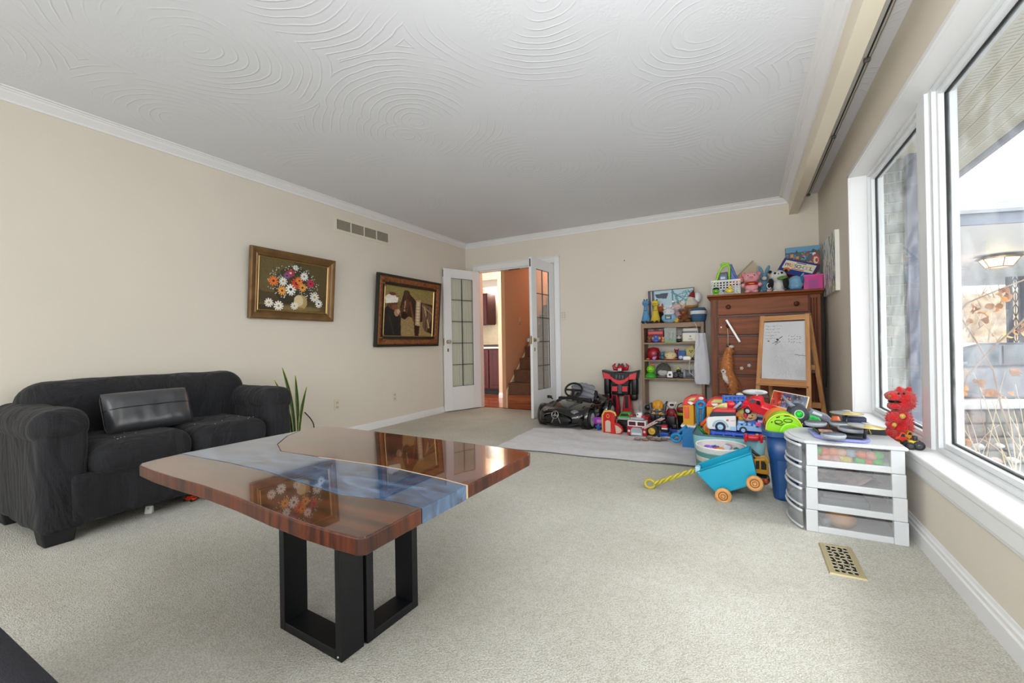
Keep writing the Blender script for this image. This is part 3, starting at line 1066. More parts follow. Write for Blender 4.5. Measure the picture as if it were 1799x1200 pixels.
MB().rbox((.52, -.10, 1.02), (.22, .20, .14), .05, 3).build('door_mirror', M_car, car)
MB().span(1.72, 1.9, -.01, .01, .82, .86).build('door_handle', M_car, car)
for x in (0.0, 2.78):
    w_ = MB().cyl((x, -.02, .31), (x, .2, .31), .31, seg=24).build('wheel', mat('tyre', '#1c1c1d', .8), car)
    MB().cyl((x, -.03, .31), (x, .0, .31), .2, seg=16).build('wheel_rim', mat('rim_silver', '#b8bcc0', .3, .8), w_)

# stone planter with a snowy coping
def lay(px, py, d):
    q = axd(px, py, d)
    return q
pl0 = axd(1668, 700, 5.2)
pr = thing('stone_planter', 'low dark stone planter wall with pale coping outside the big window', 'planter', (pl0.x, pl0.y, -.62), math.atan2(CR.y, CR.x))
random.seed(9)
M_st = [mat('field_stone_%d' % i, c, .9, bump=.6, bscale=14, var=.2, vscale=6) for i, c in enumerate(['#5d5b54', '#6f6a5f', '#4a4a48', '#7b776c'])]
for r in range(4):
    x = -.35 + (r % 2) * -.1
    while x < 2.6:
        w = random.uniform(.18, .36)
        MB().rbox((x + w / 2, .14, .09 + r * .165), (w - .012, .26, .152), .03, 2).build('stone', random.choice(M_st), pr)
        x += w
MB().rbox((1.1, .14, .72), (3.0, .36, .07), .015).build('coping', mat('snowy_coping', '#b5b7b8', .8, bump=.3, bscale=20), pr)
# pale rocks and snow on the bed near the window
random.seed(12)
for i in range(26):
    px, py = 1662 + (i % 6) * 30 + random.uniform(-6, 6), 762 + (i // 6) * 22 + random.uniform(-3, 3)
    g = atz(px, py, -.6 + .25)
    if g.x < 1.1:
        continue
    s = random.uniform(.09, .17)
    q = MB().ell((0, 0, 0), (s, s * random.uniform(.7, 1), s * .55), 10, 7).noise(.02, 9, i)
    tag(q.build('garden_rock', mat('rock_%d' % (i % 4), ['#b9bbbc', '#cfd2d3', '#8b8d8c', '#a98f84'][i % 4], .9, bump=.4, bscale=20), loc=(g.x, g.y, -.36), rot=(0, 0, i)),
        'pale rounded rock lying in the frosty bed under the big window', 'rock', 'rocks in the bed outside')
struct('garden_bed', MB().grid(lambda u, v: (1.0 + 3.2 * u, .2 + 4.4 * v, -.40 + .05 * mnoise.noise(Vector((u * 9, v * 12, 0)))), 30, 40), mat('frosty_soil', '#a5a39c', .95, bump=.7, bscale=14, var=.35, vscale=7))

# vine and shrub twigs, leaves
M_twig = mat('dry_twig', '#8f7a66', .9)
M_twigp = mat('pale_twig', '#cbb99a', .9)
M_leaf = [mat('withered_leaf_%d' % i, c, .8, var=.2, vscale=30) for i, c in enumerate(['#c98a45', '#a9743f', '#d9a564', '#9a6a4a'])]
def leaf_mb(s):
    q = MB()
    q.grid(lambda u, v: (s * .5 * math.sin(math.pi * v) ** .8 * (u * 2 - 1), .25 * s * math.sin(3 * v) + .2 * s * abs(u * 2 - 1), s * (v - .5)), 4, 5)
    return q
lm = [leaf_mb(.055), leaf_mb(.07), leaf_mb(.045)]
vt = thing('climbing_vine', 'arching leafless vine with withered orange leaves outside the big window', 'vine', (1.9, 3.4, -.40))
V0 = Vector((1.9, 3.4, -.40))
def vpt(px, py, d):
    return tuple(axd(px, py, d) - V0)
stems = [[(1668, 620, 3.3), (1664, 590, 3.3), (1674, 560, 3.3), (1700, 532, 3.3), (1735, 517, 3.3), (1770, 503, 3.3), (1830, 480, 3.3)],
         [(1840, 520, 3.0), (1790, 570, 3.0), (1745, 610, 3.0), (1700, 660, 3.0), (1680, 720, 3.1), (1690, 800, 3.1)],
         [(1655, 500, 3.4), (1680, 545, 3.4), (1715, 600, 3.4), (1745, 650, 3.4), (1760, 720, 3.4), (1790, 800, 3.3)],
         [(1655, 150, 2.9), (1730, 152, 2.9), (1760, 150, 2.9), (1830, 140, 2.9)],
         [(1722, 148, 2.9), (1733, 153, 2.9), (1745, 156, 2.9)]]
for s_ in stems[:3]:
    MB().tube([vpt(*p) for p in s_], [.006] * len(s_), 6).build('stem', M_twig, vt)
MB().tube([vpt(*p) for p in [(1722, 150, 2.9), (1726, 145, 2.9), (1735, 150, 2.9), (1750, 153, 2.9), (1775, 146, 2.9), (1800, 144, 2.9), (1840, 138, 2.9)]], .0045, 6).build('stem', M_twig, vt)
random.seed(21)
def put_leaf(px, py, d):
    q = random.choice(lm)
    o = q.build('leaf', random.choice(M_leaf), vt, loc=vpt(px, py, d), rot=(random.uniform(-1, 1), random.uniform(-1.2, 1.2), random.uniform(0, 6)))
for (px, py) in [(1697, 570), (1702, 565), (1680, 580), (1724, 556), (1727, 562), (1735, 550), (1738, 535), (1745, 542), (1760, 508), (1765, 515), (1768, 525), (1755, 520), (1762, 530), (1758, 540),
                 (1715, 540), (1708, 543), (1790, 575), (1793, 580), (1798, 588), (1775, 586), (1786, 583)]:
    put_leaf(px + random.uniform(-3, 3), py + random.uniform(-3, 3), 3.3)
for (px, py) in [(1690, 655), (1693, 680), (1688, 690), (1720, 675), (1724, 685), (1728, 690), (1719, 668), (1756, 690), (1759, 697), (1753, 698), (1779, 690), (1785, 652), (1736, 691), (1705, 776), (1710, 772), (1690, 740)]:
    put_leaf(px + random.uniform(-2, 2), py, 3.3)
sh = thing('bare_shrub', 'tangle of bare straw coloured shrub canes outside the lower window', 'shrub', (2.0, 3.2, -.42))
SH0 = Vector((2.0, 3.2, -.42))
for k in range(30):
    px = random.uniform(1690, 1830); d = random.uniform(2.6, 3.6)
    b0 = axd(px, 820, d); b0.z = -.40
    t0 = axd(px + random.uniform(-110, 110), random.uniform(640, 780), d + random.uniform(-.3, .3))
    mid_ = (b0 + t0) / 2 + Vector((random.uniform(-.1, .1), random.uniform(-.1, .1), random.uniform(.05, .2)))
    pts = []
    for i in range(9):
        t = i / 8
        pts.append(tuple(b0 * (1 - t) ** 2 + mid_ * 2 * t * (1 - t) + t0 * t * t - SH0))
    if min(p[0] + 2.0 for p in pts) < .95:
        continue
    MB().tube(pts, [.005 * (1 - i / 12) for i in range(9)], 5).build('cane', random.choice([M_twig, M_twigp]), sh)
# brush on the bank beyond
bk = thing('brush_bank', 'brown bank of bare brush far behind the parked car', 'brushwood', (9.5, 24, -.62))
MB().grid(lambda u, v: (-14 + 34 * u, 2 + 3 * v + mnoise.noise(Vector((u * 20, v * 3, 1))), v * 3.6 + .5 * mnoise.noise(Vector((u * 30, v * 4, 7)))), 60, 8).build('earth_bank', mat('brush_brown', '#a8957f', .95, bump=.8, bscale=3, var=.35, vscale=2.2), bk, rot=(0, 0, -.25))
tw = MB()
for k in range(900):
    x, v = random.uniform(-14, 18), random.uniform(0, 1)
    y, z = 1.6 + 3 * v, v * 3.6
    tw.tube([(x, y, z), (x + random.uniform(-.5, .5), y + random.uniform(-.4, .1), z + random.uniform(.5, 1.3))], [.03, .008], 4)
tw.m = Matrix.Identity(4)
o = tw.build('bare_twigs', mat('bank_twigs', '#c2b29c', .95), bk, rot=(0, 0, -.25)); o['kind'] = 'stuff'

# ================================================================== furniture
# ---- river table
def river_mat():
    m = bpy.data.materials.new('river_resin')
    m.use_nodes = True
    n, l = m.node_tree.nodes, m.node_tree.links
    b = n['Principled BSDF']
    b.inputs['Roughness'].default_value = 0.12; b.inputs['Coat Weight'].default_value = 1.0; b.inputs['Coat Roughness'].default_value = 0.02
    b.inputs['Coat IOR'].default_value = 1.7
    tc = n.new('ShaderNodeTexCoord'); mp = n.new('ShaderNodeMapping'); mp.inputs['Scale'].default_value = (2.0, 5.0, 2.0)
    ns = n.new('ShaderNodeTexNoise'); ns.inputs['Scale'].default_value = 1.6; ns.inputs['Detail'].default_value = 6; ns.inputs['Distortion'].default_value = 2.2
    l.new(tc.outputs['Object'], mp.inputs[0]); l.new(mp.outputs[0], ns.inputs['Vector'])
    rp = n.new('ShaderNodeValToRGB')
    for p, c in ((0, '#1f2c44'), (.42, '#2f4868'), (.58, '#48698f'), (.80, '#7f9cba')):
        e = rp.color_ramp.elements[0] if p == 0 else rp.color_ramp.elements.new(p)
        e.color = (*lin(c), 1)
    rp.color_ramp.elements[0].position = .30
    l.new(ns.outputs['Fac'], rp.inputs[0]); l.new(rp.outputs[0], b.inputs['Base Color'])
    return m


M_slab = wood_mat('walnut_slab', '#34150a', '#73391b', 0, 2.6, .12, 1.0)
M_slab.node_tree.nodes['Principled BSDF'].inputs['Coat IOR'].default_value = 1.7
M_slab.node_tree.nodes['Principled BSDF'].inputs['Coat Roughness'].default_value = .02
TZ, TT = .50, .045
M_edge = wood_mat('walnut_edge', '#2c1107', '#6a3114', 2, 3.5, .42)
tb = thing('river_table', 'low walnut coffee table with a blue resin river and black steel frame legs', 'table', (-1.46, 1.2, 0))
TB = Vector((-1.46, 1.2, 0))
front_b = [(-2.15, .955), (-2.02, .955), (-1.80, .962), (-1.54, .955), (-1.288, .925), (-1.096, .905), (-.977, .928), (-.869, .931), (-.794, .927)]
back_b = [(-2.125, 1.50), (-2.06, 1.38), (-1.93, 1.245), (-1.782, 1.165), (-1.542, 1.171), (-1.238, 1.186), (-1.121, 1.183), (-.908, 1.16), (-.79, 1.139)]
front_out = [(-.795, .728), (-.81, .716), (-.89, .713), (-1.014, .715), (-1.17, .727), (-1.365, .748), (-1.579, .762), (-1.796, .765), (-1.951, .772), (-2.09, .785), (-2.12, .80), (-2.135, .85)]
back_out = [(-.775, 1.56), (-.79, 1.60), (-.83, 1.615), (-1.005, 1.63), (-1.337, 1.645), (-1.727, 1.655), (-2.05, 1.66), (-2.12, 1.63), (-2.135, 1.58)]


def slab(name, poly, m, inset=.006):
    poly = [(a - TB.x, b - TB.y) for a, b in poly]
    q = MB()
    n = len(poly)
    ar = sum(poly[i][0] * poly[(i + 1) % n][1] - poly[(i + 1) % n][0] * poly[i][1] for i in range(n))
    if ar < 0:
        poly = poly[::-1]
    vs = [(x, y, z) for z in (TZ - TT, TZ) for x, y in poly]
    q.add(vs, [tuple(reversed(range(n))), tuple(range(n, 2 * n))] + [(i, (i + 1) % n, n + (i + 1) % n, n + i) for i in range(n)])
    q.mi[2:] = [1] * (len(q.mi) - 2)
    q.mi[0] = 1
    o = q.build(name, [m, M_edge if m is M_slab else m], tb)
    bevel(o, inset, 3)
    return o


slab('walnut_slab', front_b + front_out, M_slab, .005)
slab('walnut_slab', back_b + back_out, M_slab, .005)
slab('resin_river', [(x, y + .0005) for x, y in front_b] + [(x, y - .0005) for x, y in reversed(back_b)], river_mat(), .0015)
seam = MB()
for a, b in zip(back_b[4:-1], back_b[5:]):
    seam.bar((a[0] - TB.x, a[1] - TB.y, TZ + .0002), (b[0] - TB.x, b[1] - TB.y, TZ + .0002), .004, .0012)
seam.span(back_b[-1][0] - TB.x - .001, back_b[-1][0] - TB.x + .0012, back_b[-1][1] - TB.y - .004, back_b[-1][1] - TB.y + .004, TZ - TT + .003, TZ)
seam.build('pale_bark_line', mat('bark_line', '#cdb08c', .4), tb)
M_steel = mat('black_steel', '#1b1c1f', .38, .4, spec=.5)


def uframe(p0, p1, w):
    """U frame of flat bar standing between two floor points; w = bar width across its plane (to the inside)"""
    p0, p1, w = Vector((*p0, 0)) - TB, Vector((*p1, 0)) - TB, Vector((*w, 0))
    d = (p1 - p0).normalized()
    t = .028
    parts = []
    for nm, a, b, z0, z1 in (('leg', p0, p0 + d * t, 0, TZ - TT - .006), ('leg', p1 - d * t, p1, 0, TZ - TT - .006), ('bottom_bar', p0 + d * t, p1 - d * t, 0, t), ('top_bar', p0 + d * t, p1 - d * t, TZ - TT - .006 - t, TZ - TT - .006)):
        v = [tuple(q + s + Vector((0, 0, z))) for q in (a, b) for s in (Vector(), w) for z in (z0, z1)]
        o = MB().add(v, [(0, 1, 3, 2), (4, 6, 7, 5), (0, 4, 5, 1), (2, 3, 7, 6), (0, 2, 6, 4), (1, 5, 7, 3)]).build(nm, M_steel, tb)
        me = o.data
        import bmesh
        bm = bmesh.new(); bm.from_mesh(me); bmesh.ops.recalc_face_normals(bm, faces=bm.faces); bm.to_mesh(me); bm.free()
        bevel(o, .0015, 1)


uframe((-1.402, .905), (-1.081, .889), (.003, .085))
uframe((-1.075, .985), (-1.066, 1.216), (-.085, .002))
MB().span(-1.40 - TB.x, -1.06 - TB.x, .90 - TB.y, 1.21 - TB.y, TZ - TT - .006, TZ - TT).build('mounting_plate', M_steel, tb)
MB().cyl((-1.093 - TB.x, .889 - TB.y, .016), (-1.093 - TB.x, .884 - TB.y, .016), .004, seg=8).build('levelling_screw', mat('zinc', '#b9b9b6', .3, 1), tb)

# ---- black sofa in a stretch cover
M_sofa = None


def sofa_mat():
    m = bpy.data.materials.new('black_stretch_cover')
    m.use_nodes = True
    n, l = m.node_tree.nodes, m.node_tree.links
    b = n['Principled BSDF']
    b.inputs['Roughness'].default_value = .85
    b.inputs['Sheen Weight'].default_value = .04
    tc = n.new('ShaderNodeTexCoord')
    vo = n.new('ShaderNodeTexVoronoi'); vo.inputs['Scale'].default_value = 115; vo.inputs['Randomness'].default_value = .25
    l.new(tc.outputs['Object'], vo.inputs['Vector'])
    rp = n.new('ShaderNodeValToRGB'); rp.color_ramp.elements[0].color = (*lin('#1d1e23'), 1); rp.color_ramp.elements[1].color = (*lin('#0b0b0f'), 1)
    rp.color_ramp.elements[0].position = .1; rp.color_ramp.elements[1].position = .7
    l.new(vo.outputs['Distance'], rp.inputs[0]); l.new(rp.outputs[0], b.inputs['Base Color'])
    ns = n.new('ShaderNodeTexNoise'); ns.inputs['Scale'].default_value = 5; ns.inputs['Detail'].default_value = 3; ns.inputs['Distortion'].default_value = 1.8
    mp = n.new('ShaderNodeMapping'); mp.inputs['Scale'].default_value = (1, 1, .35)
    l.new(tc.outputs['Object'], mp.inputs[0]); l.new(mp.outputs[0], ns.inputs['Vector'])
    b1 = n.new('ShaderNodeBump'); b1.inputs['Strength'].default_value = .35; b1.inputs['Distance'].default_value = .004; b1.invert = True
    b2 = n.new('ShaderNodeBump'); b2.inputs['Strength'].default_value = .9; b2.inputs['Distance'].default_value = .05
    l.new(vo.outputs['Distance'], b1.inputs['Height']); l.new(ns.outputs['Fac'], b2.inputs['Height'])
    l.new(b2.outputs[0], b1.inputs['Normal']); l.new(b1.outputs[0], b.inputs['Normal'])
    return m


M_sofa = sofa_mat()


def folded(q, amp, freq, st=(1, 1, 1)):
    out = []
    for p in q.v:
        P = Vector(p)
        s = Vector((P.x * st[0], P.y * st[1], P.z * st[2])) * freq
        out.append(tuple(P + mnoise.noise_vector(s) * amp))
    q.v = out
    return q


def fine_rbox(c, s, r, n=14, k=4):
    """rounded box with a regular dense grid so it can be wrinkled"""
    q = MB()
    h = [max(x / 2 - r, 0.0) for x in s]
    for ax in range(3):
        for sg in (-1, 1):
            u, w = (ax + 1) % 3, (ax + 2) % 3
            def par(L, hh):
                a = [(-hh, -R(45) + R(45) * i / k) for i in range(k)]
                m = max(2, int(n * 2 * hh))
                a += [(-hh + 2 * hh * i / m, 0.0) for i in range(m + 1)]
                a += [(hh, R(45) * (i + 1) / k) for i in range(k)]
                return a
            pu, pw = par(s[u], h[u]), par(s[w], h[w])
            vs = []
            for (bu, a) in pu:
                for (bw, b) in pw:
                    d = [0, 0, 0]
                    d[ax], d[u], d[w] = sg, math.tan(a), math.tan(b)
                    L = math.sqrt(sum(t * t for t in d))
                    p = [0, 0, 0]
                    p[ax] = sg * h[ax] + r * d[ax] / L
                    p[u] = bu + r * d[u] / L
                    p[w] = bw + r * d[w] / L
                    vs.append(tuple(p[t] + c[t] for t in range(3)))
            m = len(pw)
            fs = []
            for i in range(len(pu) - 1):
                for j in range(m - 1):
                    f = (i * m + j, (i + 1) * m + j, (i + 1) * m + j + 1, i * m + j + 1)
                    fs.append(f if sg > 0 else tuple(reversed(f)))
            q.add(vs, fs, True)
    # weld the seams
    keys, vs, mp = {}, [], []
    for p in q.v:
        kx = (round(p[0], 5), round(p[1], 5), round(p[2], 5))
        if kx not in keys:
            keys[kx] = len(vs); vs.append(p)
        mp.append(keys[kx])
    q.v = vs
    q.f = [list(dict.fromkeys(mp[i] for i in f)) for f in q.f]
    ok = [i for i, f in enumerate(q.f) if len(f) > 2]
    q.f = [q.f[i] for i in ok]; q.mi = [0] * len(ok); q.sm = [True] * len(ok)
    return q


so_ = thing('black_loveseat', 'black two seat sofa in a textured stretch cover against the long cream wall', 'sofa', (-3.33, 1.38, 0))
# local: x towards the room is +, y along the wall
Q = fine_rbox((-.22, .0, .47), (.30, 1.20, .62), .13, 26)
folded(Q, .007, 6, (1, 1, .5)).build('backrest', M_sofa, so_)
for s, w in ((-1, .205), (1, .205)):
    yy = s * (.665 - w / 2)
    q = fine_rbox((.0, yy, .33), (.74, w - .02, .56), .05, 26)
    folded(q, .010, 9, (1, 1, .4))
    q.build('arm', M_sofa, so_)
    # the padded roll on top of the arm
    a = fine_rbox((.0, yy + s * .004, .575), (.765, w + .018, .175), .085, 26)
    folded(a, .008, 9)
    a.build('arm_roll', M_sofa, so_)
for s in (-1, 1):
    q = fine_rbox((.085, s * .232, .37), (.64, .468, .20), .085, 34)
    folded(q, .010, 6, (1, 1, .7))
    q.build('seat_cushion', M_sofa, so_)
q = fine_rbox((.04, .0, .20), (.68, 1.10, .25), .03, 30)
folded(q, .016, 6, (1, 1.4, .3)).build('seat_skirt', M_sofa, so_)
for sx in (-.30, .30):
    for sy in (-.58, .58):
        fm = MB()
        fm.prism([(-.055, 0), (.055, 0), (.07, .10), (-.07, .10)], sx - .05, sx + .05, 'x')
        fm.v = [(a, b + sy, c) for a, b, c in fm.v]
        bevel(fm.build('foot', mat('black_foot', '#0c0c0f', .7), so_), .008)
crumb = MB()
random.seed(5)
for i in range(16):
    crumb.ell((random.uniform(.1, .36), random.uniform(-.45, .45), .472), (.007, .005, .003), 6, 4)
o = crumb.build('lint', mat('white_lint', '#e0e0e0', .9), so_); o['kind'] = 'stuff'

# leather pillow
pil = thing('leather_pillow', 'grey black leather cushion with piping leaning on the sofa back', 'cushion', (-3.22, 1.28, .465), rot=(R(-20), 0, R(92)))
M_lea = mat('grey_leather', '#3e3f42', .28, bump=.35, bscale=9, spec=.7)
pw, ph = .46, .245
def pillow(w, h, d, z0, z1):
    q = MB()
    n, m = 26, 14
    for s in (-1, 1):
        def fn(u, v, s=s):
            vv = z0 + (z1 - z0) * v
            a = (1 - abs(2 * u - 1) ** 4.5) ** .5 * (1 - abs(2 * vv - 1) ** 4.5) ** .5
            x, z = (u - .5) * w, (vv - .5) * h + h / 2
            k = .006 * mnoise.noise(Vector((x * 22, z * 9, s)))
            return (x * (1 - .04 * (1 - a)), s * (d / 2 * a + .001) + k * a, z)
        q.grid(fn, n, m) if s > 0 else q.add(*(lambda t: (t.v, [f[::-1] for f in t.f], True))(MB().grid(fn, n, m)))
    return q
pillow(pw, ph, .13, 0, .56).build('lower_panel', M_lea, pil)
pillow(pw, ph, .13, .56, 1).build('upper_panel', M_lea, pil)
pp = MB()
ring = []
for t in range(60):
    a = t / 60 * 2 * math.pi
    c_, s_ = math.cos(a), math.sin(a)
    e = .22
    ring.append((math.copysign(abs(c_) ** e, c_) * pw / 2 * .985, .0, ph / 2 + math.copysign(abs(s_) ** e, s_) * ph / 2 * .985))
pp.tube(ring, .004, 6, closed=True).build('piping', mat('black_piping', '#18181a', .4), pil)
sm_ = MB()
for s in (-1, 1):
    sm_.tube([((u - .5) * pw * .96, s * (.065 * (1 - abs(2 * u - 1) ** 4.5) ** .5 + .005), ph * .56) for u in [i / 24 for i in range(25)]], .0025, 5)
sm_.build('seam', mat('dark_seam', '#141415', .6), pil)

# armchair corner at the lower left edge of the view
ac = thing('dark_ottoman', 'navy black ribbed ottoman only partly in view at the lower left corner', 'ottoman', (-1.47, .0, 0))
q = MB()
sec = [(-.34, .40), (.25, .41)]
q.rbox((0, .01, .295), (1.0, .55, .25), .07, 4)
M_ott = mat('navy_rib', '#23242c', .9, bump=.6, bscale=60, stretch=(1, 12, 1), var=.15, vscale=60)
q.build('padded_top', M_ott, ac)
MB().rbox((0, 0, .12), (.84, .44, .14), .03).build('base', M_ott, ac)
for sx in (-.36, .36):
    for sy in (-.17, .17):
        MB().cyl((sx, sy, 0), (sx, sy, .06), .02, .025, 10).build('foot', M_black, ac)

# ---- framed pictures on the long wall
def frame_ring(mb, w, h, fw, prof):
    """mitred frame; prof = [(inset 0..fw, depth toward viewer)], in local xz facing -y"""
    pts = []
    for (a, d) in prof:
        pts.append([(-w / 2 + a, -d, a), (w / 2 - a, -d, a), (w / 2 - a, -d, h - a), (-w / 2 + a, -d, h - a)])
    vs = [p for r_ in pts for p in r_]
    fs = []
    for i in range(len(prof) - 1):
        for j in range(4):
            k = (j + 1) % 4
            fs.append((i * 4 + j, i * 4 + k, (i + 1) * 4 + k, (i + 1) * 4 + j))
    return mb.add(vs, fs)


def flowers():
    I = Img(150, 105, '#4c3f22')
    I.ell(.15, .2, .5, .45, '#6f6038', .7).ell(.8, .3, .4, .4, '#5a4c2a', .7).ell(.5, .5, .42, .40, '#2b2416', .6)
    I.rect(0, .86, 1, 1, '#5c4d2c').rect(0, .9, .3, 1, '#3a2f1a').ell(.55, .93, .5, .05, '#8c7a4c', .6)
    r = np.random.RandomState(5)
    for _ in range(120):
        a, d = r.rand() * 6.28, r.rand() ** .5
        cx, cy = .48 + .36 * d * math.cos(a), .45 + .34 * d * math.sin(a)
        I.line(cx, cy, cx + r.uniform(-.05, .05), cy + r.uniform(-.08, .02), .006, ['#3f5236', '#5d7350', '#22301f'][r.randint(3)])
    for _ in range(150):
        a, d = r.rand() * 6.28, .55 + .5 * r.rand()
        cx, cy = .48 + .36 * d * math.cos(a), .42 + .33 * d * math.sin(a)
        I.ell(cx, cy, r.uniform(.006, .013), r.uniform(.006, .012), ['#e9e7da', '#cfd3cf', '#bfc9b8'][r.randint(3)])
    I.ell(.59, .80, .14, .15, '#b59c6a').ell(.56, .77, .10, .11, '#d9c79c').ell(.59, .93, .07, .03, '#8c7444')
    def daisy(cx, cy, rad, pet, cen, n=11):
        for k in range(n):
            a = 2 * math.pi * k / n
            I.line(cx, cy, cx + rad * math.cos(a) / I.asp, cy + rad * math.sin(a), rad * .17, pet)
        I.ell(cx, cy, rad * .3, rad * .3, cen)
    for cx, cy, rd, p, c in [(.20, .43, .085, '#e57a33', '#7a1f1c'), (.33, .42, .075, '#e8e6e0', '#d8a03a'), (.32, .60, .08, '#eaa34a', '#5d2414'), (.44, .56, .095, '#f0efe8', '#2a2a33'),
                             (.52, .43, .10, '#cf4a2e', '#2a1010'), (.56, .37, .07, '#e8873a', '#53200f'), (.61, .50, .075, '#e9a248', '#6b2d14'), (.73, .40, .075, '#c22a52', '#4d0f20'),
                             (.63, .27, .075, '#e5e5e6', '#b08a40'), (.43, .24, .07, '#b83355', '#e7d7d0'), (.38, .30, .06, '#8a5a86', '#402040'), (.15, .85, .075, '#e8e7df', '#caa25a'),
                             (.28, .90, .085, '#f2f0e9', '#c79a45'), (.50, .88, .07, '#e9e6da', '#c79a45'), (.87, .80, .075, '#ededE6', '#4a3a1c'), (.80, .67, .09, '#e2e2da', '#b9a25a'), (.50, .12, .05, '#dfe0da', '#9aa06a')]:
        daisy(cx, cy, rd, p, c)
    return I.grain(.02).a


def horse():
    I = Img(120, 110, '#7d6a3f')
    r = np.random.RandomState(8)
    I.rect(0, 0, 1, .12, '#8a8248').rect(0, .12, 1, .3, '#8f7d4c').rect(0, .3, 1, .6, '#7b6638').rect(0, .6, 1, 1, '#9a8358')
    for _ in range(500):
        x, y = r.rand(), r.rand()
        I.line(x, y, x + r.uniform(.01, .05), y + r.uniform(-.004, .004), .003, ['#a08c58', '#5b4a28', '#c2ad7c', '#6f7038'][r.randint(4)], .6)
    I.poly([(.30, .40), (.36, .12), (.44, .06), (.50, .14), (.62, .26), (.98, .30), (1, .95), (.88, .90), (.80, .66), (.72, .70), (.70, 1), (.62, 1), (.58, .62), (.47, .58), (.40, .66), (.33, .62)], '#2b1c14')
    I.line(.42, .12, .50, .5, .07, '#3a2318').ell(.40, .42, .075, .19, '#5a3825', 1, .25).line(.40, .26, .385, .5, .012, '#a98f78').line(.36, .44, .46, .42, .008, '#1a100c').ell(.365, .34, .012, .015, '#0d0806').poly([(.38, .16), (.40, .05), (.43, .15)], '#4a2e20').line(.50, .3, .58, .66, .02, '#6b4630').ell(.38, .56, .06, .07, '#1c120e').line(.44, .10, .40, .24, .02, '#4a3122')
    I.poly([(.62, .24), (.72, .22), (.72, .78), (.62, .76)], '#b9a184').poly([(.64, .26), (.69, .26), (.69, .74), (.64, .72)], '#d6c3a4')
    for k in range(7):
        I.line(.62, .30 + k * .065, .72, .30 + k * .065, .004, '#8f7858')
    I.poly([(.74, .28), (.98, .36), (.98, .60), (.86, .92), (.78, .80)], '#6f5743').line(.80, .36, .92, .80, .018, '#b39a7a').line(.88, .38, .84, .86, .012, '#3b2c20').line(.76, .34, .98, .50, .012, '#a18a6a')
    I.poly([(0, .50), (.06, .40), (.22, .46), (.32, .60), (.34, 1), (0, 1)], '#141a1a').ell(.15, .33, .105, .13, '#5a3826').ell(.13, .25, .12, .08, '#e6e1d6').ell(.15, .16, .07, .03, '#6b2f24').poly([(.02, .26), (.26, .22), (.25, .32), (.03, .36)], '#efeae0')
    I.ell(.20, .42, .06, .06, '#7a4c36').ell(.24, .53, .05, .07, '#a9836a').ell(.27, .50, .03, .05, '#c8a88e').line(.10, .6, .2, .95, .01, '#2c3634')
    return I.grain(.03).a


def picture(name, label, cat, yc, z0, w, h, img, fw, prof, fm, extra=None, tilt=4.5):
    root = thing(name, label, cat, (XL + .012, yc, z0), rot=(R(tilt) * 0, 0, 0))
    root.rotation_euler = (Matrix.Rotation(R(90), 4, 'Z') @ Matrix.Rotation(R(tilt), 4, 'X')).to_euler()
    frame_ring(MB(), w, h, fw, prof).build('frame', fm[0], root)
    MB().span(-w / 2 + .004, w / 2 - .004, -.006, 0, .004, h - .004).build('backing', fm[1], root)
    frame_ring(MB(), w - 2 * fw + .004, h - 2 * fw + .004, .01, [(0, .018), (.004, .022), (.010, .012)]).build('inner_bead', fm[2], root).location = (0, 0, fw - .002)
    printed('painting', w - 2 * fw, h - 2 * fw, img, root, (0, -.011, fw))
    return root


M_bz = mat('antique_bronze_frame', '#7a5c38', .42, .45, bump=.25, bscale=40, var=.2, vscale=10)
M_bk = mat('frame_backing', '#2a2018', .8)
M_gold = mat('gold_bead', '#c09a62', .35, .6)
picture('flower_painting', 'flower bouquet painting in a wide bronze frame, left of the two paintings', 'painting', 2.591, 1.21, .856, .62, flowers(), .075,
        [(0, 0), (0, .030), (.012, .034), (.030, .030), (.050, .018), (.062, .024), (.075, .010)], (M_bz, M_bk, M_gold))
M_cop = mat('carved_copper_frame', '#8f5a34', .45, .45, bump=.9, bscale=70, var=.45, vscale=28)
M_dk = mat('dark_green_frame_edge', '#231f17', .6)
p2_ = picture('horse_painting', 'painting of a man with a horse in an ornate copper and dark frame', 'painting', 4.155, .94, 1.15, .855, horse(), .125,
        [(0, 0), (0, .035), (.022, .040), (.026, .036), (.030, .034)], (M_dk, M_bk, M_gold))
q = MB()
frame_ring(q, 1.15 - .056, .855 - .056, .07, [(0, .034), (.012, .040), (.035, .034), (.058, .022)])
q.build('carved_band', M_cop, p2_).location = (0, 0, .028)
q = MB()
frame_ring(q, 1.15 - .166, .855 - .166, .07, [(0, .022), (.02, .018), (.042, .012)])
q.build('dark_slip', M_dk, p2_).location = (0, 0, .083)
for sx in (-1, 1):
    for sz in (0, 1):
        c = MB()
        for k in range(7):
            c.ell((sx * (.515 - .028 * (k % 4)), -.040, (.058 + .026 * (k // 2)) if sz == 0 else (.797 - .026 * (k // 2))), (.030, .012, .026), 8, 6)
        c.build('corner_ornament', M_cop, p2_)

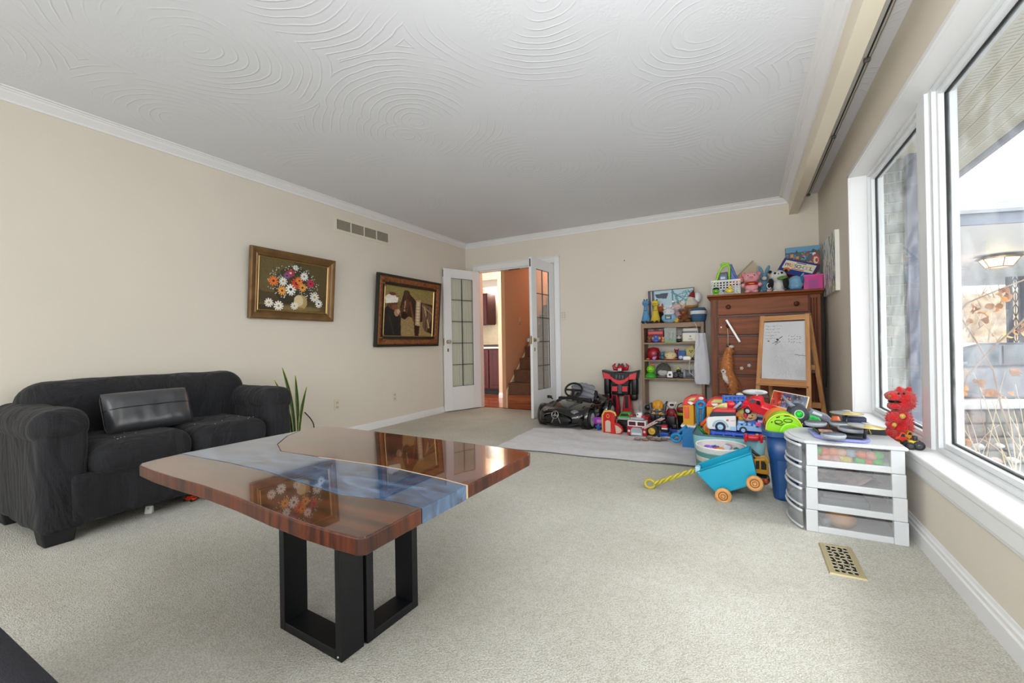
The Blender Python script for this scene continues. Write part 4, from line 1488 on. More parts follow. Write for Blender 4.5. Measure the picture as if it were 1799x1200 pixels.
# return air grille, outlets, switch plate
vg = thing('air_vent', 'cream return air grille with four louvred openings high on the long wall', 'vent', (XL, 3.48, 2.16), R(90))
GW, GH = .80, .165
M_vent = mat('vent_cream', '#dcd4c2', .6)
g = MB()
frame_ring(g, GW, GH, .02, [(0, 0), (0, .006), (.028, .007), (.032, .004)])
for k in range(1, 4):
    x = -GW / 2 + .03 + (GW - .06) * k / 4
    g.span(x - .006, x + .006, -.007, 0, .03, GH - .03)
g.build('grille_frame', M_vent, vg)
MB().span(-GW / 2 + .03, GW / 2 - .03, -.001, 0, .03, GH - .03).build('duct_dark', mat('duct_shadow', '#3c382f', .9), vg)
for k in range(4):
    x0 = -GW / 2 + .036 + (GW - .06) * k / 4
    x1 = x0 + (GW - .06) / 4 - .012
    l_ = MB()
    for i in range(12):
        z = .034 + i * .0088
        l_.add([(x0, -.001, z + .0085), (x1, -.001, z + .0085), (x1, -.006, z), (x0, -.006, z)], [(0, 3, 2, 1)])
    l_.build('louvre_panel', mat('louvre_grey', '#b5ac9a', .6), vg)


def outlet(loc, rz, label, name='wall_outlet'):
    r_ = thing(name, label, 'outlet', loc, rz)
    bevel(MB().span(-.035, .035, -.006, 0, 0, .115).build('plate', mat('almond_plate', '#d8cfb9', .4), r_), .003)
    for z in (.035, .08):
        s = MB().rbox((0, -.006, z), (.032, .006, .028), .003).build('socket', mat('socket_almond', '#c9bfa6', .4), r_)
        MB().span(-.008, -.005, -.010, -.0085, z - .003, z + .006).span(.005, .008, -.010, -.0085, z - .003, z + .006).build('slots', M_black, s)


outlet((XL, 3.08, .285), R(90), 'almond wall outlet nearer to the sofa, right of the snake plant')
outlet((XL, 3.92, .275), R(90), 'almond wall outlet below the horse painting')
outlet((XL, 2.67, .30), R(90), 'almond wall outlet just behind the snake plant and sofa arm')
outlet((-.44, YF, .32), 0, 'almond wall outlet low behind the open shelf unit')
swp = thing('switch_plate', 'pale double switch plate on the far wall right of the glazed doors', 'switch', (-2.167, YF, 1.262))
bevel(MB().span(-.04, .04, -.007, 0, 0, .125).build('plate', mat('pale_plate', '#d6d0be', .4), swp), .003)
for x in (-.017, .017):
    for z in (.035, .065, .092):
        MB().rbox((x, -.009, z), (.012, .008, .012), .003).build('button', mat('grey_button', '#9f9a8a', .5), swp)
tag(MB().ell((0, 0, 0), (.012, .006, .018), 8, 6).build('wall_hook', M_black, loc=(aty(1097, 458, YF).x, YF - .004, aty(1097, 458, YF).z)), 'tiny dark nail in the far wall above the shelf unit', 'nail')

# snake plant behind the sofa
pv = Vector((-3.42, 2.35, 0))
sp = thing('snake_plant', 'snake plant with upright pointed green leaves behind the sofa arm', 'plant', pv)
M_snake = mat('snake_leaf', '#3f5a36', .45, var=.35, vscale=30, stretch=(1, 1, 3))
M_snaky = mat('snake_leaf_edge', '#c9c77a', .5)
MB().lathe([(0, 0), (.07, 0), (.09, .16), (.095, .17), (.085, .17), (.08, .15), (0, .15)], seg=20).build('pot', mat('terracotta', '#8a4f34', .8), sp)
MB().lathe([(0, .155), (.08, .152)], seg=16).build('soil', mat('soil', '#2c2119', .95), sp)
for (bx, by, tpx, tpy, wd, ln) in [(-.02, .0, 481, 668, .016, 0), (.0, .01, 495, 646, .018, 0), (.02, .03, 518, 660, .017, 0), (.03, .03, 538, 680, .015, 1)]:
    t = atx(tpx, tpy, pv.x + (-.02)) - pv
    b0 = Vector((bx, by, .15))
    q, e = MB(), MB()
    d_ = Vector((t.x - b0.x, t.y - b0.y, 0))
    n_ = 12
    ctr = [b0 + Vector((0, 0, t.z - b0.z)) * (i / n_) + d_ * (i / n_) ** 2 for i in range(n_ + 1)]
    L_ = []
    for i, c in enumerate(ctr):
        v = i / n_
        hw = wd * (.6 + .8 * v) * (1 if v < .6 else max(0.03, (1 - v) / .4) ** .6)
        L_.append([(c.x + .006, c.y - hw, c.z), (c.x - .004, c.y, c.z), (c.x + .006, c.y + hw, c.z), (c.x, c.y, c.z)])
    vs = [p for r_ in L_ for p in r_]
    fs = []
    for i in range(n_):
        for j in range(4):
            k = (j + 1) % 4
            fs.append((i * 4 + j, i * 4 + k, (i + 1) * 4 + k, (i + 1) * 4 + j))
    lf = q.add(vs, fs, True).build('leaf', M_snake, sp)
    for s in (0, 2):
        e.tube([r_[s] for r_ in L_], .0022, 5)
    e.build('leaf_edge', M_snaky, lf)
cdb = atx(525, 742, XL + .05)
tag(MB().tube([(XL + .05 + .0, 2.67 + .10 * math.sin(i / 10 * 3.14), .33 - .33 * i / 10) for i in range(11)], .005, 8).build('power_cord', M_black), 'black power cord hanging from the outlet behind the sofa arm', 'cord')

# floor register
rg = thing('floor_register', 'brass floor register with a scrolled grille set in the carpet by the window', 'vent', (.343, 2.285, 0))
RW, RL_ = .125, .30
f = MB()
f.m = Matrix.Rotation(R(-90), 4, 'X') @ Matrix.Translation((0, 0, -RL_ / 2))
frame_ring(f, RW, RL_, .02, [(0, 0), (.004, .006), (.020, .007), (.024, .004)])
M_reg = mat('register_brass', '#b9ab83', .45, .35)
f.build('frame', M_reg, rg)
MB().span(-RW / 2 + .01, RW / 2 - .01, -RL_ / 2 + .01, RL_ / 2 - .01, 0, .0015).build('duct_opening', mat('duct_black', '#15130f', .9), rg)
sc = MB()
for i in range(4):
    for j in range(9):
        x, y = -RW / 2 + .03 + i * .0215, -RL_ / 2 + .035 + j * .0288
        a0 = (i * 2 + j * 3) % 4 * math.pi / 2
        sc.tube([(x + .011 * math.cos(a0 + t * 4.2), y + .014 * math.sin(a0 + t * 4.2), .004) for t in [k / 8 for k in range(9)]], .0024, 5)
for i in range(5):
    x = -RW / 2 + .0195 + i * .0215
    sc.tube([(x + .004 * math.sin(k * 1.5), -RL_ / 2 + .02 + (RL_ - .04) * k / 14, .0038) for k in range(15)], .0016, 4)
sc.build('scrolled_grille', mat('register_pale', '#c6bda2', .4, .3), rg)

# ---- small things on the carpet near the sofa
p = atz(262, 902, 0)
r_ = thing('white_plastic_piece', 'small white plastic clip on the carpet in front of the sofa', 'toy', (p.x, p.y, 0), .6)
bevel(MB().prism([(-.012, 0), (.012, 0), (.010, .042), (-.002, .045)], -.02, .02, 'x').build('clip_body', plastic('#d9d9d2'), r_), .004)
MB().cyl((0, -.008, .03), (0, .014, .03), .005, seg=10).build('clip_button', plastic('#b9b9b4'), r_)
p = atz(334, 880, 0)
r_ = thing('red_toy_car', 'small red orange toy car peeking out from under the sofa front', 'toy car', (p.x, p.y, 0), R(20))
MB().rbox((0, 0, .016), (.075, .032, .018), .007).rbox((.004, 0, .028), (.036, .028, .014), .006).build('body', plastic('#e0401f'), r_)
for x in (-.024, .024):
    MB().cyl((x, -.018, .009), (x, .018, .009), .009, seg=12).build('wheels', M_black, r_)
p = atz(362, 874, 0)
r_ = thing('green_toy_block', 'tiny green toy block at the sofa edge beside the red toy car', 'toy', (p.x, p.y, 0), .4)
MB().rbox((0, 0, .009), (.03, .022, .018), .003).build('block', plastic('#1f8f3e'), r_)
MB().cyl((-.007, 0, .018), (-.007, 0, .021), .004, seg=10).cyl((.007, 0, .018), (.007, 0, .021), .004, seg=10).build('studs', plastic('#1f8f3e'), r_)

# ================================================================== toys: helpers
def fit(x0, y0, x1, y1, Y, z=None):
    """box of a thing seen between two pixel corners, standing in the plane y = Y"""
    a, b = aty(x0, y1, Y), aty(x1, y1, Y)
    m = (x0 + x1) / 2
    zb = aty(m, y1, Y).z if z is None else z
    return Vector(((a.x + b.x) / 2, Y, zb)), abs(b.x - a.x), aty(m, y0, Y).z - zb


def T(name, label, cat, px, Y, z=None, rz=0, group=None):
    loc, w, h = fit(*px, Y, z)
    return thing(name, label, cat, loc, rz, group), w, h


M_eye = mat('black_bead', '#0b0b0c', .15)
M_w = plastic('#e9e9e6')
WD = wood_mat


def eyes(root, x, y, z, r, name='eyes', m=None):
    for s in (-1, 1):
        MB().ell((s * x, y, z), (r * 2, r * 1.2, r * 2), 8, 6).build('eye', m or M_eye, root)


def fuzzy(q, amp, freq, seed=0):
    return q.noise(amp, freq, seed)


def wheel(root, x, y, z, r, w, axis='x', tyre='#17181a', hub='#c9ccd0', name='wheel'):
    """wheel centred at x,y,z with its axle along axis"""
    d = Vector((1, 0, 0)) if axis == 'x' else Vector((0, 1, 0))
    c = Vector((x, y, z))
    q = MB()
    pr_ = [(r * .55, -w / 2), (r * .92, -w / 2), (r, -w * .35), (r, w * .35), (r * .92, w / 2), (r * .55, w / 2)]
    q.m = Matrix.Translation(c) @ (Matrix.Rotation(R(90), 4, 'Y') if axis == 'x' else Matrix.Rotation(R(90), 4, 'X'))
    q.lathe(pr_, seg=20, caps=False)
    t = q.build(name, mat('toy_tyre_' + tyre.lstrip('#'), tyre, .6, bump=.5, bscale=60), root)
    q = MB()
    q.m = Matrix.Translation(c) @ (Matrix.Rotation(R(90), 4, 'Y') if axis == 'x' else Matrix.Rotation(R(90), 4, 'X'))
    q.lathe([(0, -w * .46), (r * .2, -w * .5), (r * .25, -w * .40), (r * .5, -w * .38), (r * .6, -w * .46), (r * .6, w * .46), (r * .5, w * .38), (r * .25, w * .40), (r * .2, w * .5), (0, w * .46)], seg=16)
    q.build('hub', plastic(hub), t)
    return t


# ================================================================== open shelf unit
SY = 5.20
SZ = [aty(1180, y, SY + .02).z for y in (567, 601.5, 632.5, 664.5)]
sx0, sx1 = aty(1127, 620, SY).x, aty(1237, 600, SY).x
M_sh = WD('shelf_laminate', '#7a6048', '#93765a', 0, 3, .5)
M_shv = WD('shelf_laminate_upright', '#7a6048', '#93765a', 2, 3, .5)
su = thing('shelf_unit', 'narrow brown open shelf unit standing against the far wall left of the dresser', 'shelf', ((sx0 + sx1) / 2, SY, 0))
hw, sd = (sx1 - sx0) / 2, .24
for s in (-1, 1):
    bevel(MB().span(s * hw, s * (hw - .032), 0, sd, 0, SZ[0] - .001).build('side_panel', M_shv, su), .002)
bevel(MB().span(-hw + .032, hw - .032, 0, sd, SZ[0] - .055, SZ[0]).build('top_board', M_sh, su), .002)
for z in SZ[1:]:
    bevel(MB().span(-hw + .032, hw - .032, .004, sd, z - .018, z).build('shelf', M_sh, su), .0015)
MB().span(-hw + .032, hw - .032, sd - .006, sd, SZ[3] - .018, SZ[3] + .03).build('back_rail', M_sh, su)

# ================================================================== tall dresser
DY, DD, DTZ = 4.93, .44, 1.418
dx0, dx1 = -.315, .625
M_pine = WD('honey_pine', '#5e2c0e', '#8a4819', 0, 2.4, .6)
M_pinev = WD('honey_pine_upright', '#5a2a0e', '#7f4217', 2, 2.4, .6)
M_pin2 = WD('pine_recess', '#3f1c0b', '#542811', 0, 2.4, .45)
dr = thing('tall_dresser', 'tall orange brown pine chest of drawers in the far right corner', 'dresser', ((dx0 + dx1) / 2, DY, 0))
dw = (dx1 - dx0) / 2
bevel(MB().span(-dw, -dw + .06, 0, .06, 0, DTZ - .045).build('front_stile', M_pinev, dr), .004)
bevel(MB().span(dw - .085, dw, 0, .06, 0, DTZ - .045).build('front_stile', M_pinev, dr), .004)
MB().span(-dw, -dw + .02, .06, DD, 0, DTZ - .045).span(dw - .02, dw, .06, DD, 0, DTZ - .045).span(-dw, dw, DD - .015, DD, .05, DTZ - .045).build('case_panels', M_pinev, dr)
tp = MB()
tp.prism([(-.035, .012), (-.035, .03), (DD, .03), (DD, 0), (-.005, 0)], -dw - .03, dw + .028, 'x')
tp.v = [(a, b, c + DTZ - .03) for a, b, c in tp.v]
bevel(tp.build('top_board', M_pine, dr), .004)
cv = MB().prism([(-.022, .02), (-.002, 0), (.03, 0), (.03, .02)], -dw - .014, dw + .014, 'x')
cv.v = [(a, b, c + DTZ - .05) for a, b, c in cv.v]
cv.build('cornice', M_pine, dr)
for k in range(3):
    MB().cyl((dw - .075 + k * .022, -.003, .08), (dw - .075 + k * .022, -.003, DTZ - .08), .006, seg=8).build('reed', M_pinev, dr)
rows = [(1.205, 1.368), (1.002, 1.186), (.800, .983), (.598, .781), (.396, .579), (.12, .377)]
dxl, dxr = -dw + .062, dw - .088
for i, (z0, z1) in enumerate(rows):
    MB().span(dxl - .004, dxr + .004, .012, .03, z0 - .01, z1 + .01).build('rail', M_pin2, dr)
    d = MB().span(dxl + .006, dxr - .006, -.014, .02, z0, z1).build('drawer_front', M_pine, dr)
    bevel(d, .008, 3)
    for kx in (dxl + .105, dxr - .105):
        MB().lathe([(.0, 0), (.016, 0), (.011, .008), (.010, .016), (.022, .024), (.023, .032), (.014, .040), (0, .041)], seg=16).build('knob', M_pin2, d, loc=(kx, -.014, (z0 + z1) / 2), rot=(R(90), 0, 0))
        q = MB().lathe([(0, .041), (.006, .043), (0, .045)], seg=10).build('knob_screw_cap', M_pine, d, loc=(kx, -.014, (z0 + z1) / 2), rot=(R(90), 0, 0))
MB().span(-dw + .06, dw - .06, .01, .03, 0, .11).build('plinth', M_pinev, dr)
dw_c = (dx0 + dx1) / 2
# stickers on the fourth drawer
for px, py, c in ((1303, 647, '#d8c9a0'), (1316, 642, '#b9c6c0')):
    p = aty(px, py, DY - .016)
    s = MB()
    for k in range(5):
        a = k * 1.257
        s.ell((.011 * math.cos(a), 0, .011 * math.sin(a)), (.014, .0016, .014), 8, 5)
    s.ell((0, -.001, 0), (.010, .002, .010), 8, 5)
    tag(s.build('flower_sticker', plastic(c, .5), loc=(p.x, DY - .0158, p.z)), 'small %s flower sticker on the fourth dresser drawer' % ('cream' if c == '#d8c9a0' else 'grey green'), 'sticker')
p = aty(1267, 575, DY - .016)
tag(MB().ell((0, 0, 0), (.016, .002, .016), 10, 6).build('round_sticker', M_w, loc=(p.x, DY - .0158, p.z)), 'tiny white round sticker on the second dresser drawer', 'sticker')
cb = MB().tube([(dx1 + .04, 5.0 + .02 * math.sin(i), 1.40 - i * .07) for i in range(14)], .004, 6)
tag(cb.build('black_cable', M_black), 'thin black cable hanging beside the right side of the dresser', 'cable')

# ================================================================== easel
ea0, ea1 = aty(1337, 556, 4.58), aty(1421, 546, 4.42)
wv = Vector((ea1.x - ea0.x, ea1.y - ea0.y, 0))
EW = wv.length
er = math.atan2(wv.y, wv.x)
EH = 1.165
es_ = thing('wooden_easel', 'wooden A frame easel with a scribbled whiteboard in front of the dresser', 'easel', (ea0.x + wv.x / 2, ea0.y + wv.y / 2, 0), er)
M_ew = WD('easel_pine', '#a87446', '#c4915f', 2, 4, .45)
M_ewh = WD('easel_pine_rail', '#a87446', '#c4915f', 0, 4, .45)
ln_f = .11   # lean of the front frame
def lean(x, z, s=-1, k=ln_f):
    return (x, s * k * (1 - z / EH), z)
for s in (-1, 1):
    top, bot = Vector(lean(s * (EW / 2 - .012), EH)), Vector(lean(s * (EW / 2 + .028), 0))
    bevel(MB().bar(bot, top, .034, .022, (0, 1, 0)).build('front_leg', M_ew, es_), .003)
    top, bot = Vector((s * (EW / 2 - .012), .025, EH)), Vector((s * (EW / 2 + .028), .33, 0))
    bevel(MB().bar(bot, top, .034, .022, (0, 1, 0)).build('rear_leg', M_ew, es_), .003)
    MB().cyl((s * (EW / 2 - .012) - .02, .012, EH - .012), (s * (EW / 2 - .012) + .02, .012, EH - .012), .006, seg=10).build('hinge_bolt', mat('bolt', '#555555', .4, .8), es_)
bz0, bz1 = .60, EH - .03
for z, h in ((bz1 + .003, .045), (bz0 - .03, .05)):
    x = EW / 2 + .002
    bevel(MB().bar(lean(-x, z), lean(x, z), .020, h, (0, 0, 1)).build('board_rail', M_ewh, es_), .003)
tr_ = MB().bar(Vector(lean(-EW / 2 - .01, bz0 - .055)) + Vector((0, -.02, 0)), Vector(lean(EW / 2 + .01, bz0 - .055)) + Vector((0, -.02, 0)), .05, .012, (0, 0, 1))
bevel(tr_.build('tray_ledge', M_ewh, es_), .003)
for z in (.36,):
    bevel(MB().bar((-EW / 2 - .01, .22, z), (EW / 2 + .01, .22, z), .02, .05).build('rear_rail', M_ewh, es_), .003)
bevel(MB().bar((-EW / 2, .115, .70), (EW / 2, .115, .70), .02, .045).build('rear_rail', M_ewh, es_), .003)


def scribble():
    I = Img(90, 120, '#c3c4c6')
    I.blot(14, .05, 3)
    r = np.random.RandomState(2)
    for k in range(240):
        x, y = r.uniform(.25, .95), r.uniform(.35, .95)
        I.line(x, y, x + r.uniform(-.04, .04), y + r.uniform(-.07, .07), .003, '#a9aab0', .5)
    for row in range(5):
        x = .08
        while x < .42 - row * .02:
            I.line(x, .07 + row * .055 + r.uniform(-.008, .008), x + r.uniform(.01, .04), .07 + row * .055 + r.uniform(-.012, .012), .004, '#6b6d74', .8)
            x += r.uniform(.035, .06)
    for row in range(3):
        for k in range(5):
            x = .6 + k * .06
            I.line(x, .26 + row * .05, x + .03, .25 + row * .05 + r.uniform(-.02, .02), .004, '#585a62', .8)
    I.ell(.36, .31, .02, .02, '#1c1d24').ell(.33, .35, .022, .012, '#22232a', .9)
    I.line(.40, .29, .46, .26, .006, '#25262d').line(.24, .38, .38, .33, .004, '#3a3b42').line(.42, .34, .30, .40, .004, '#3a3b42').line(.75, .57, .97, .585, .004, '#4a4b50').ell(.15, .335, .02, .008, '#33343a')
    return I.grain(.006).a


bh = bz1 - bz0 - .028
brd = printed('whiteboard', EW - .028, bh * 1.004, scribble(), es_, (0, -ln_f * (1 - bz0 / EH) + .004, bz0 - .003), (R(-math.degrees(math.atan(ln_f / EH))), 0, 0))
q = MB().span(-EW / 2 + .014, EW / 2 - .014, 0.002, .010, 0, bh)
q.build('board_backing', mat('board_back', '#b9b5ae', .7), es_, loc=brd.location, rot=brd.rotation_euler)
MB().span(-EW / 2 + .012, EW / 2 + .004, -.004, .004, 0, .50).build('chalkboard', mat('brown_board', '#6f625a', .8), es_, loc=(0, .160, .65), rot=(R(14.7), 0, 0))

# ================================================================== things on the dresser
Z = DTZ
# white perforated basket
r_, w, h = T('white_basket', 'white perforated plastic basket of toys at the left end of the dresser top', 'basket', (1250, 492, 1301, 517), 4.99, Z)
q = MB()
bd = .20
for i in range(9):
    x = -w / 2 + w * (i + .5) / 9
    q.span(x - .0045, x + .0045, -.002, .002, 0, h)
for k in range(6):
    z = h * (k + .3) / 6
    q.span(-w / 2, w / 2, -.002, .002, z, z + .007)
q.span(-w / 2 - .004, w / 2 + .004, -.006, .004, h - .008, h)
q.span(-w / 2, w / 2, bd - .003, bd, 0, h).span(-w / 2, -w / 2 + .003, 0, bd, 0, h).span(w / 2 - .003, w / 2, 0, bd, 0, h).span(-w / 2, w / 2, 0, bd, 0, .003)
q.build('basket_wall', M_w, r_)
lab = MB().span(-.035, .035, -.004, -.002, .03, .06).build('label_plate', plastic('#b9c6d8', .5), r_)
MB().span(-.03, .0, -.005, -.004, .035, .055).build('label_print', plastic('#39404c', .6), lab)
r_, w, h = T('toy_garage', 'black toy garage with a lime green ramp frame standing in the white basket', 'toy', (1255, 463, 1283, 505), 5.06)
q = MB()
q.tube([(-w * .5, 0, 0), (-w * .36, 0, h * .3), (-w * .2, 0, h * .62), (w * .02, 0, h * .85), (w * .3, 0, h * .92), (w * .42, 0, h * .97)], .012, 8)
q.tube([(-w * .1, .0, h * .92), (w * .1, 0, h * 1.0), (w * .38, 0, h * .97), (w * .47, 0, h * .8), (w * .44, 0, .0)], .011, 8)
q.build('green_frame', plastic('#8fd320'), r_)
bevel(MB().prism([(-w * .34, 0), (-w * .18, h * .62), (w * .34, h * .64), (w * .40, 0)], .0, .10, 'y').build('garage_body', plastic('#1c2026'), r_), .004)
MB().prism([(-w * .14, h * .22), (-w * .06, h * .54), (w * .28, h * .55), (w * .30, h * .22)], -.003, .0, 'y').build('print_panel', plastic('#5b6f8c', .5), r_)
MB().span(-w * .1, w * .2, -.005, -.003, h * .34, h * .44).build('print_stripe', plastic('#c9d2da', .5), r_)
r_, w, h = T('blue_ramp_toy', 'dark blue plastic ramp toy sloping out of the white basket', 'toy', (1279, 464, 1302, 500), 5.09)
bevel(MB().prism([(-w * .5, 0), (-w * .42, h), (-w * .18, h), (w * .22, h * .35), (w * .5, h * .28), (w * .5, 0)], -.02, .05, 'y').build('ramp', plastic('#24489b'), r_), .006)
MB().tube([(-w * .3, -.022, h * .1), (-w * .26, -.022, h * .8), (w * .1, -.022, h * .3)], .004, 6).build('ridge', plastic('#1b3880'), r_)
r_, w, h = T('red_toy_wedge', 'red toy wedge lying across the basket rim beside the blue ramp', 'toy', (1281, 486, 1306, 500), 5.00)
bevel(MB().prism([(-w * .5, 0), (w * .5, h * .3), (w * .5, h), (w * .2, h * .9), (-w * .5, h * .3)], .03, .08, 'y').build('wedge', plastic('#c23022'), r_), .004)
MB().span(-w * .1, w * .3, .028, .03, h * .35, h * .6).build('orange_stripe', plastic('#e2772f'), r_)
# small figures in front of the basket
def bust(name, label, px, Y, z, skin, hair, base=None):
    r_, w, h = T(name, label, 'toy figure', px, Y, z)
    MB().ell((0, 0, h * .48), (w, w * .8, h * .8), 14, 10).build('head', plastic(skin), r_)
    MB().ell((0, .004, h * .78), (w * .98, w * .86, h * .44), 14, 8).build('hair', plastic(hair), r_)
    eyes(r_, w * .2, -w * .37, h * .5, w * .07)
    MB().tube([(-w * .2, -w * .38, h * .3), (0, -w * .41, h * .27), (w * .2, -w * .38, h * .3)], w * .04, 6).build('mouth', M_eye, r_)
    MB().rbox((0, 0, h * .08), (w * .7, w * .5, h * .16), .004).build('shoulders', plastic(base or skin), r_)
    return r_
bust('green_figure', 'small green faced figure with black hair in front of the white basket', (1252, 505, 1264, 518), 4.935, Z, '#6fb52a', '#15181a')
r_, w, h = T('yellow_duck_toy', 'small yellow toy with grey base in front of the white basket', 'toy', (1273, 502, 1291, 516), 4.935, Z)
MB().ell((0, 0, h * .4), (w * .8, .05, h * .6), 14, 9).build('body', plastic('#d9c64a'), r_)
MB().ell((w * .05, -.006, h * .82), (w * .42, .04, h * .42), 12, 8).build('head', plastic('#e3d25a'), r_)
MB().ell((-w * .3, -.01, h * .45), (w * .4, .03, h * .36), 10, 7).build('wing', plastic('#c9b13c'), r_)
MB().span(-w * .5, w * .5, -.022, .022, 0, h * .16).build('base', plastic('#6c6f72'), r_)
MB().ell((w * .05, -.028, h * .8), (.010, .008, .006), 8, 6).build('beak', plastic('#d98a2c'), r_)
# pale card sheet leaning on the wall
r_, w, h = T('tan_card', 'beige card sheet leaning on the wall behind the pink pig', 'card', (1296, 459, 1330, 514), 5.40, Z)
MB().prism([(-w * .5, 0), (-w * .5, h * .60), (w * .32, h), (w * .5, h * .86), (w * .5, 0)], 0, .004, 'y').build('sheet', mat('tan_card', '#c2b296', .8), r_)
MB().bar((-w * .5, -.002, h * .60), (w * .32, -.002, h), .006, .012, (0, 0, 1)).build('folded_edge', mat('tan_card_edge', '#a5967a', .8), r_)
MB().ell((w * .1, -.004, h * .62), (.028, .004, .010), 8, 5).build('dark_mark', mat('dark_mark', '#4a4038', .8), r_)

# pink pig
r_, w, h = T('pink_pig_plush', 'pink pig plush in a red shirt on the dresser top', 'stuffed toy', (1302, 478, 1339, 514), 4.99, Z)
MP, MP2 = plush('#e9a3a8'), plush('#d98a92')
fuzzy(MB().ell((0, 0, h * .74), (w * .78, .13, h * .52), 22, 14), .002, 60).build('head', MP, r_)
fuzzy(MB().ell((0, .0, h * .30), (w * .66, .13, h * .58), 22, 14), .002, 60).build('body', MP, r_)
MB().ell((0, -.004, h * .42), (w * .70, .135, h * .26), 22, 10).build('shirt', cloth('#a81a1f'), r_)
MB().ell((0, -.070, h * .43), (w * .3, .012, h * .05), 10, 6).build('shirt_lettering', plastic('#d9a24a', .6), r_)
for s in (-1, 1):
    MB().ell((s * w * .40, -.02, h * .38), (w * .24, .07, h * .2), 12, 8).build('arm', MP, r_)
    MB().ell((s * w * .36, .0, h * .90), (w * .24, .03, h * .22), 10, 8).build('ear', MP2, r_)
    MB().ell((s * w * .18, -.05, h * .07), (w * .3, .08, h * .16), 12, 8).build('leg', MP, r_)
MB().ell((0, -.066, h * .72), (w * .2, .02, h * .12), 12, 8).build('snout', MP2, r_)
eyes(r_, w * .15, -.058, h * .82, .005)
# blue bunny
r_, w, h = T('blue_bunny_plush', 'pale blue bunny plush with tall ears between the pig and the panda', 'stuffed toy', (1332, 467, 1354, 511), 5.12, Z)
MB_ = plush('#6f9cb5')
MB().ell((0, 0, h * .25), (w * .75, .10, h * .5), 16, 12).build('body', MB_, r_)
MB().ell((0, -.01, h * .58), (w * .7, .10, h * .30), 16, 12).build('head', MB_, r_)
MB().ell((0, -.055, h * .53), (w * .4, .03, h * .14), 12, 8).build('muzzle', plush('#d8cfc4'), r_)
for s in (-1, 1):
    MB().at((s * w * .26, 0, h * .84), (0, s * .35, 0)).ell((0, 0, 0), (w * .32, .03, h * .36), 12, 10).build('ear', MB_, r_)
    MB().ell((s * w * .42, -.03, h * .30), (w * .2, .05, h * .28), 10, 8).build('arm', MB_, r_)
    MB().ell((s * w * .25, -.06, h * .07), (w * .34, .10, h * .14), 10, 8).build('leg', MB_, r_)
eyes(r_, w * .14, -.058, h * .62, .005)
# panda
r_, w, h = T('panda_plush', 'black and white panda plush holding a green leaf', 'stuffed toy', (1350, 475, 1385, 511), 4.99, Z)
MW, MK = plush('#d9d7d2'), plush('#101012')
MB().ell((0, 0, h * .74), (w * .88, .14, h * .54), 22, 14).build('head', MW, r_)
MB().ell((0, .0, h * .28), (w * .62, .12, h * .60), 20, 12).build('body', MW, r_)
for s in (-1, 1):
    MB().ell((s * w * .38, -.02, h * .38), (w * .32, .13, h * .50), 14, 10).build('arm', MK, r_)
    MB().ell((s * w * .40, .0, h * .95), (w * .2, .05, h * .16), 10, 8).build('ear', MK, r_)
    MB().ell((s * w * .17, -.062, h * .84), (w * .13, .02, h * .11), 10, 8).build('eye_patch', MK, r_)
MB().ell((0, -.07, h * .80), (w * .07, .01, h * .05), 8, 6).build('nose', M_eye, r_)
MB().at((w * .18, -.085, h * .60), (0, -.15, 0)).ell((0, 0, 0), (w * .55, .02, h * .16), 14, 8).build('leaf', plush('#5f8a3a'), r_)
MB().rbox((0, -.03, h * .03), (w * .56, .09, h * .06), .008).build('base_feet', MW, r_)
# pale blue plush ball
r_, w, h = T('pale_blue_plush', 'round pale blue plush with darker blue markings right of the panda', 'stuffed toy', (1383, 482, 1413, 508), 4.99, Z)
MC, MD = plush('#7fb0d0'), plush('#3e6ea0')
MB().ell((0, 0, h * .46), (w * .96, .14, h * .92), 20, 14).build('body', MC, r_)
MB().ell((w * .36, -.02, h * .62), (w * .26, .09, h * .5), 12, 10).build('dark_patch', MD, r_)
MB().at((w * .40, 0, h * .9), (0, .5, 0)).ell((0, 0, 0), (w * .16, .03, h * .34), 10, 8).build('ear', MC, r_)
MB().ell((-w * .45, -.01, h * .55), (w * .16, .05, h * .2), 10, 8).build('ear', MD, r_)
MB().ell((0, -.03, h * .06), (w * .9, .10, h * .12), 14, 8).build('base', MD, r_)
# small ring toy
r_, w, h = T('ring_trinket', 'small white ring trinket with a brown base between the bunny and the panda', 'toy', (1345, 497, 1358, 511), 4.93, Z)
q = MB(); q.tube([(w * .3 * math.cos(a), 0, h * .68 + h * .3 * math.sin(a)) for a in [i * .524 for i in range(12)]], .0035, 6, closed=True)
q.build('ring', M_w, r_)
MB().rbox((0, 0, h * .17), (w * .7, .03, h * .34), .004).build('base', plastic('#8a6450'), r_)
MB().ell((w * .3, -.004, h * .4), (.014, .012, .014), 8, 6).build('bead', plastic('#4a5c9a'), r_)

# puzzle box standing in the corner
def cityprint(seed, n=120):
    I = Img(64, 50, '#2f4a55')
    r = np.random.RandomState(seed)
    I.rect(0, 0, 1, .12, '#5b93b5')
    for _ in range(n):
        c = ['#3d7fa6', '#d9d9d0', '#b5402b', '#2a5a36', '#c98b2e', '#16303c', '#6fa8c4', '#8a2f22', '#1f4c3a'][r.randint(9)]
        x, y = r.rand(), r.uniform(.1, 1)
        if r.rand() < .5:
            I.ell(x, y, r.uniform(.02, .07), r.uniform(.02, .05), c)
        else:
            I.rect(x, y, x + r.uniform(.02, .12), y + r.uniform(.02, .08), c)
    return I
r_, w, h = T('toy_set_box', 'colourful cardboard toy box with a clear window standing in the corner behind', 'box', (1389, 432, 1450, 482), 5.26)
r_.location.x = min(r_.location.x, XR - w / 2 - .02)
r_.location.z = DTZ + .03
h = aty(1420, 432, 5.26).z - r_.location.z
I = cityprint(4)
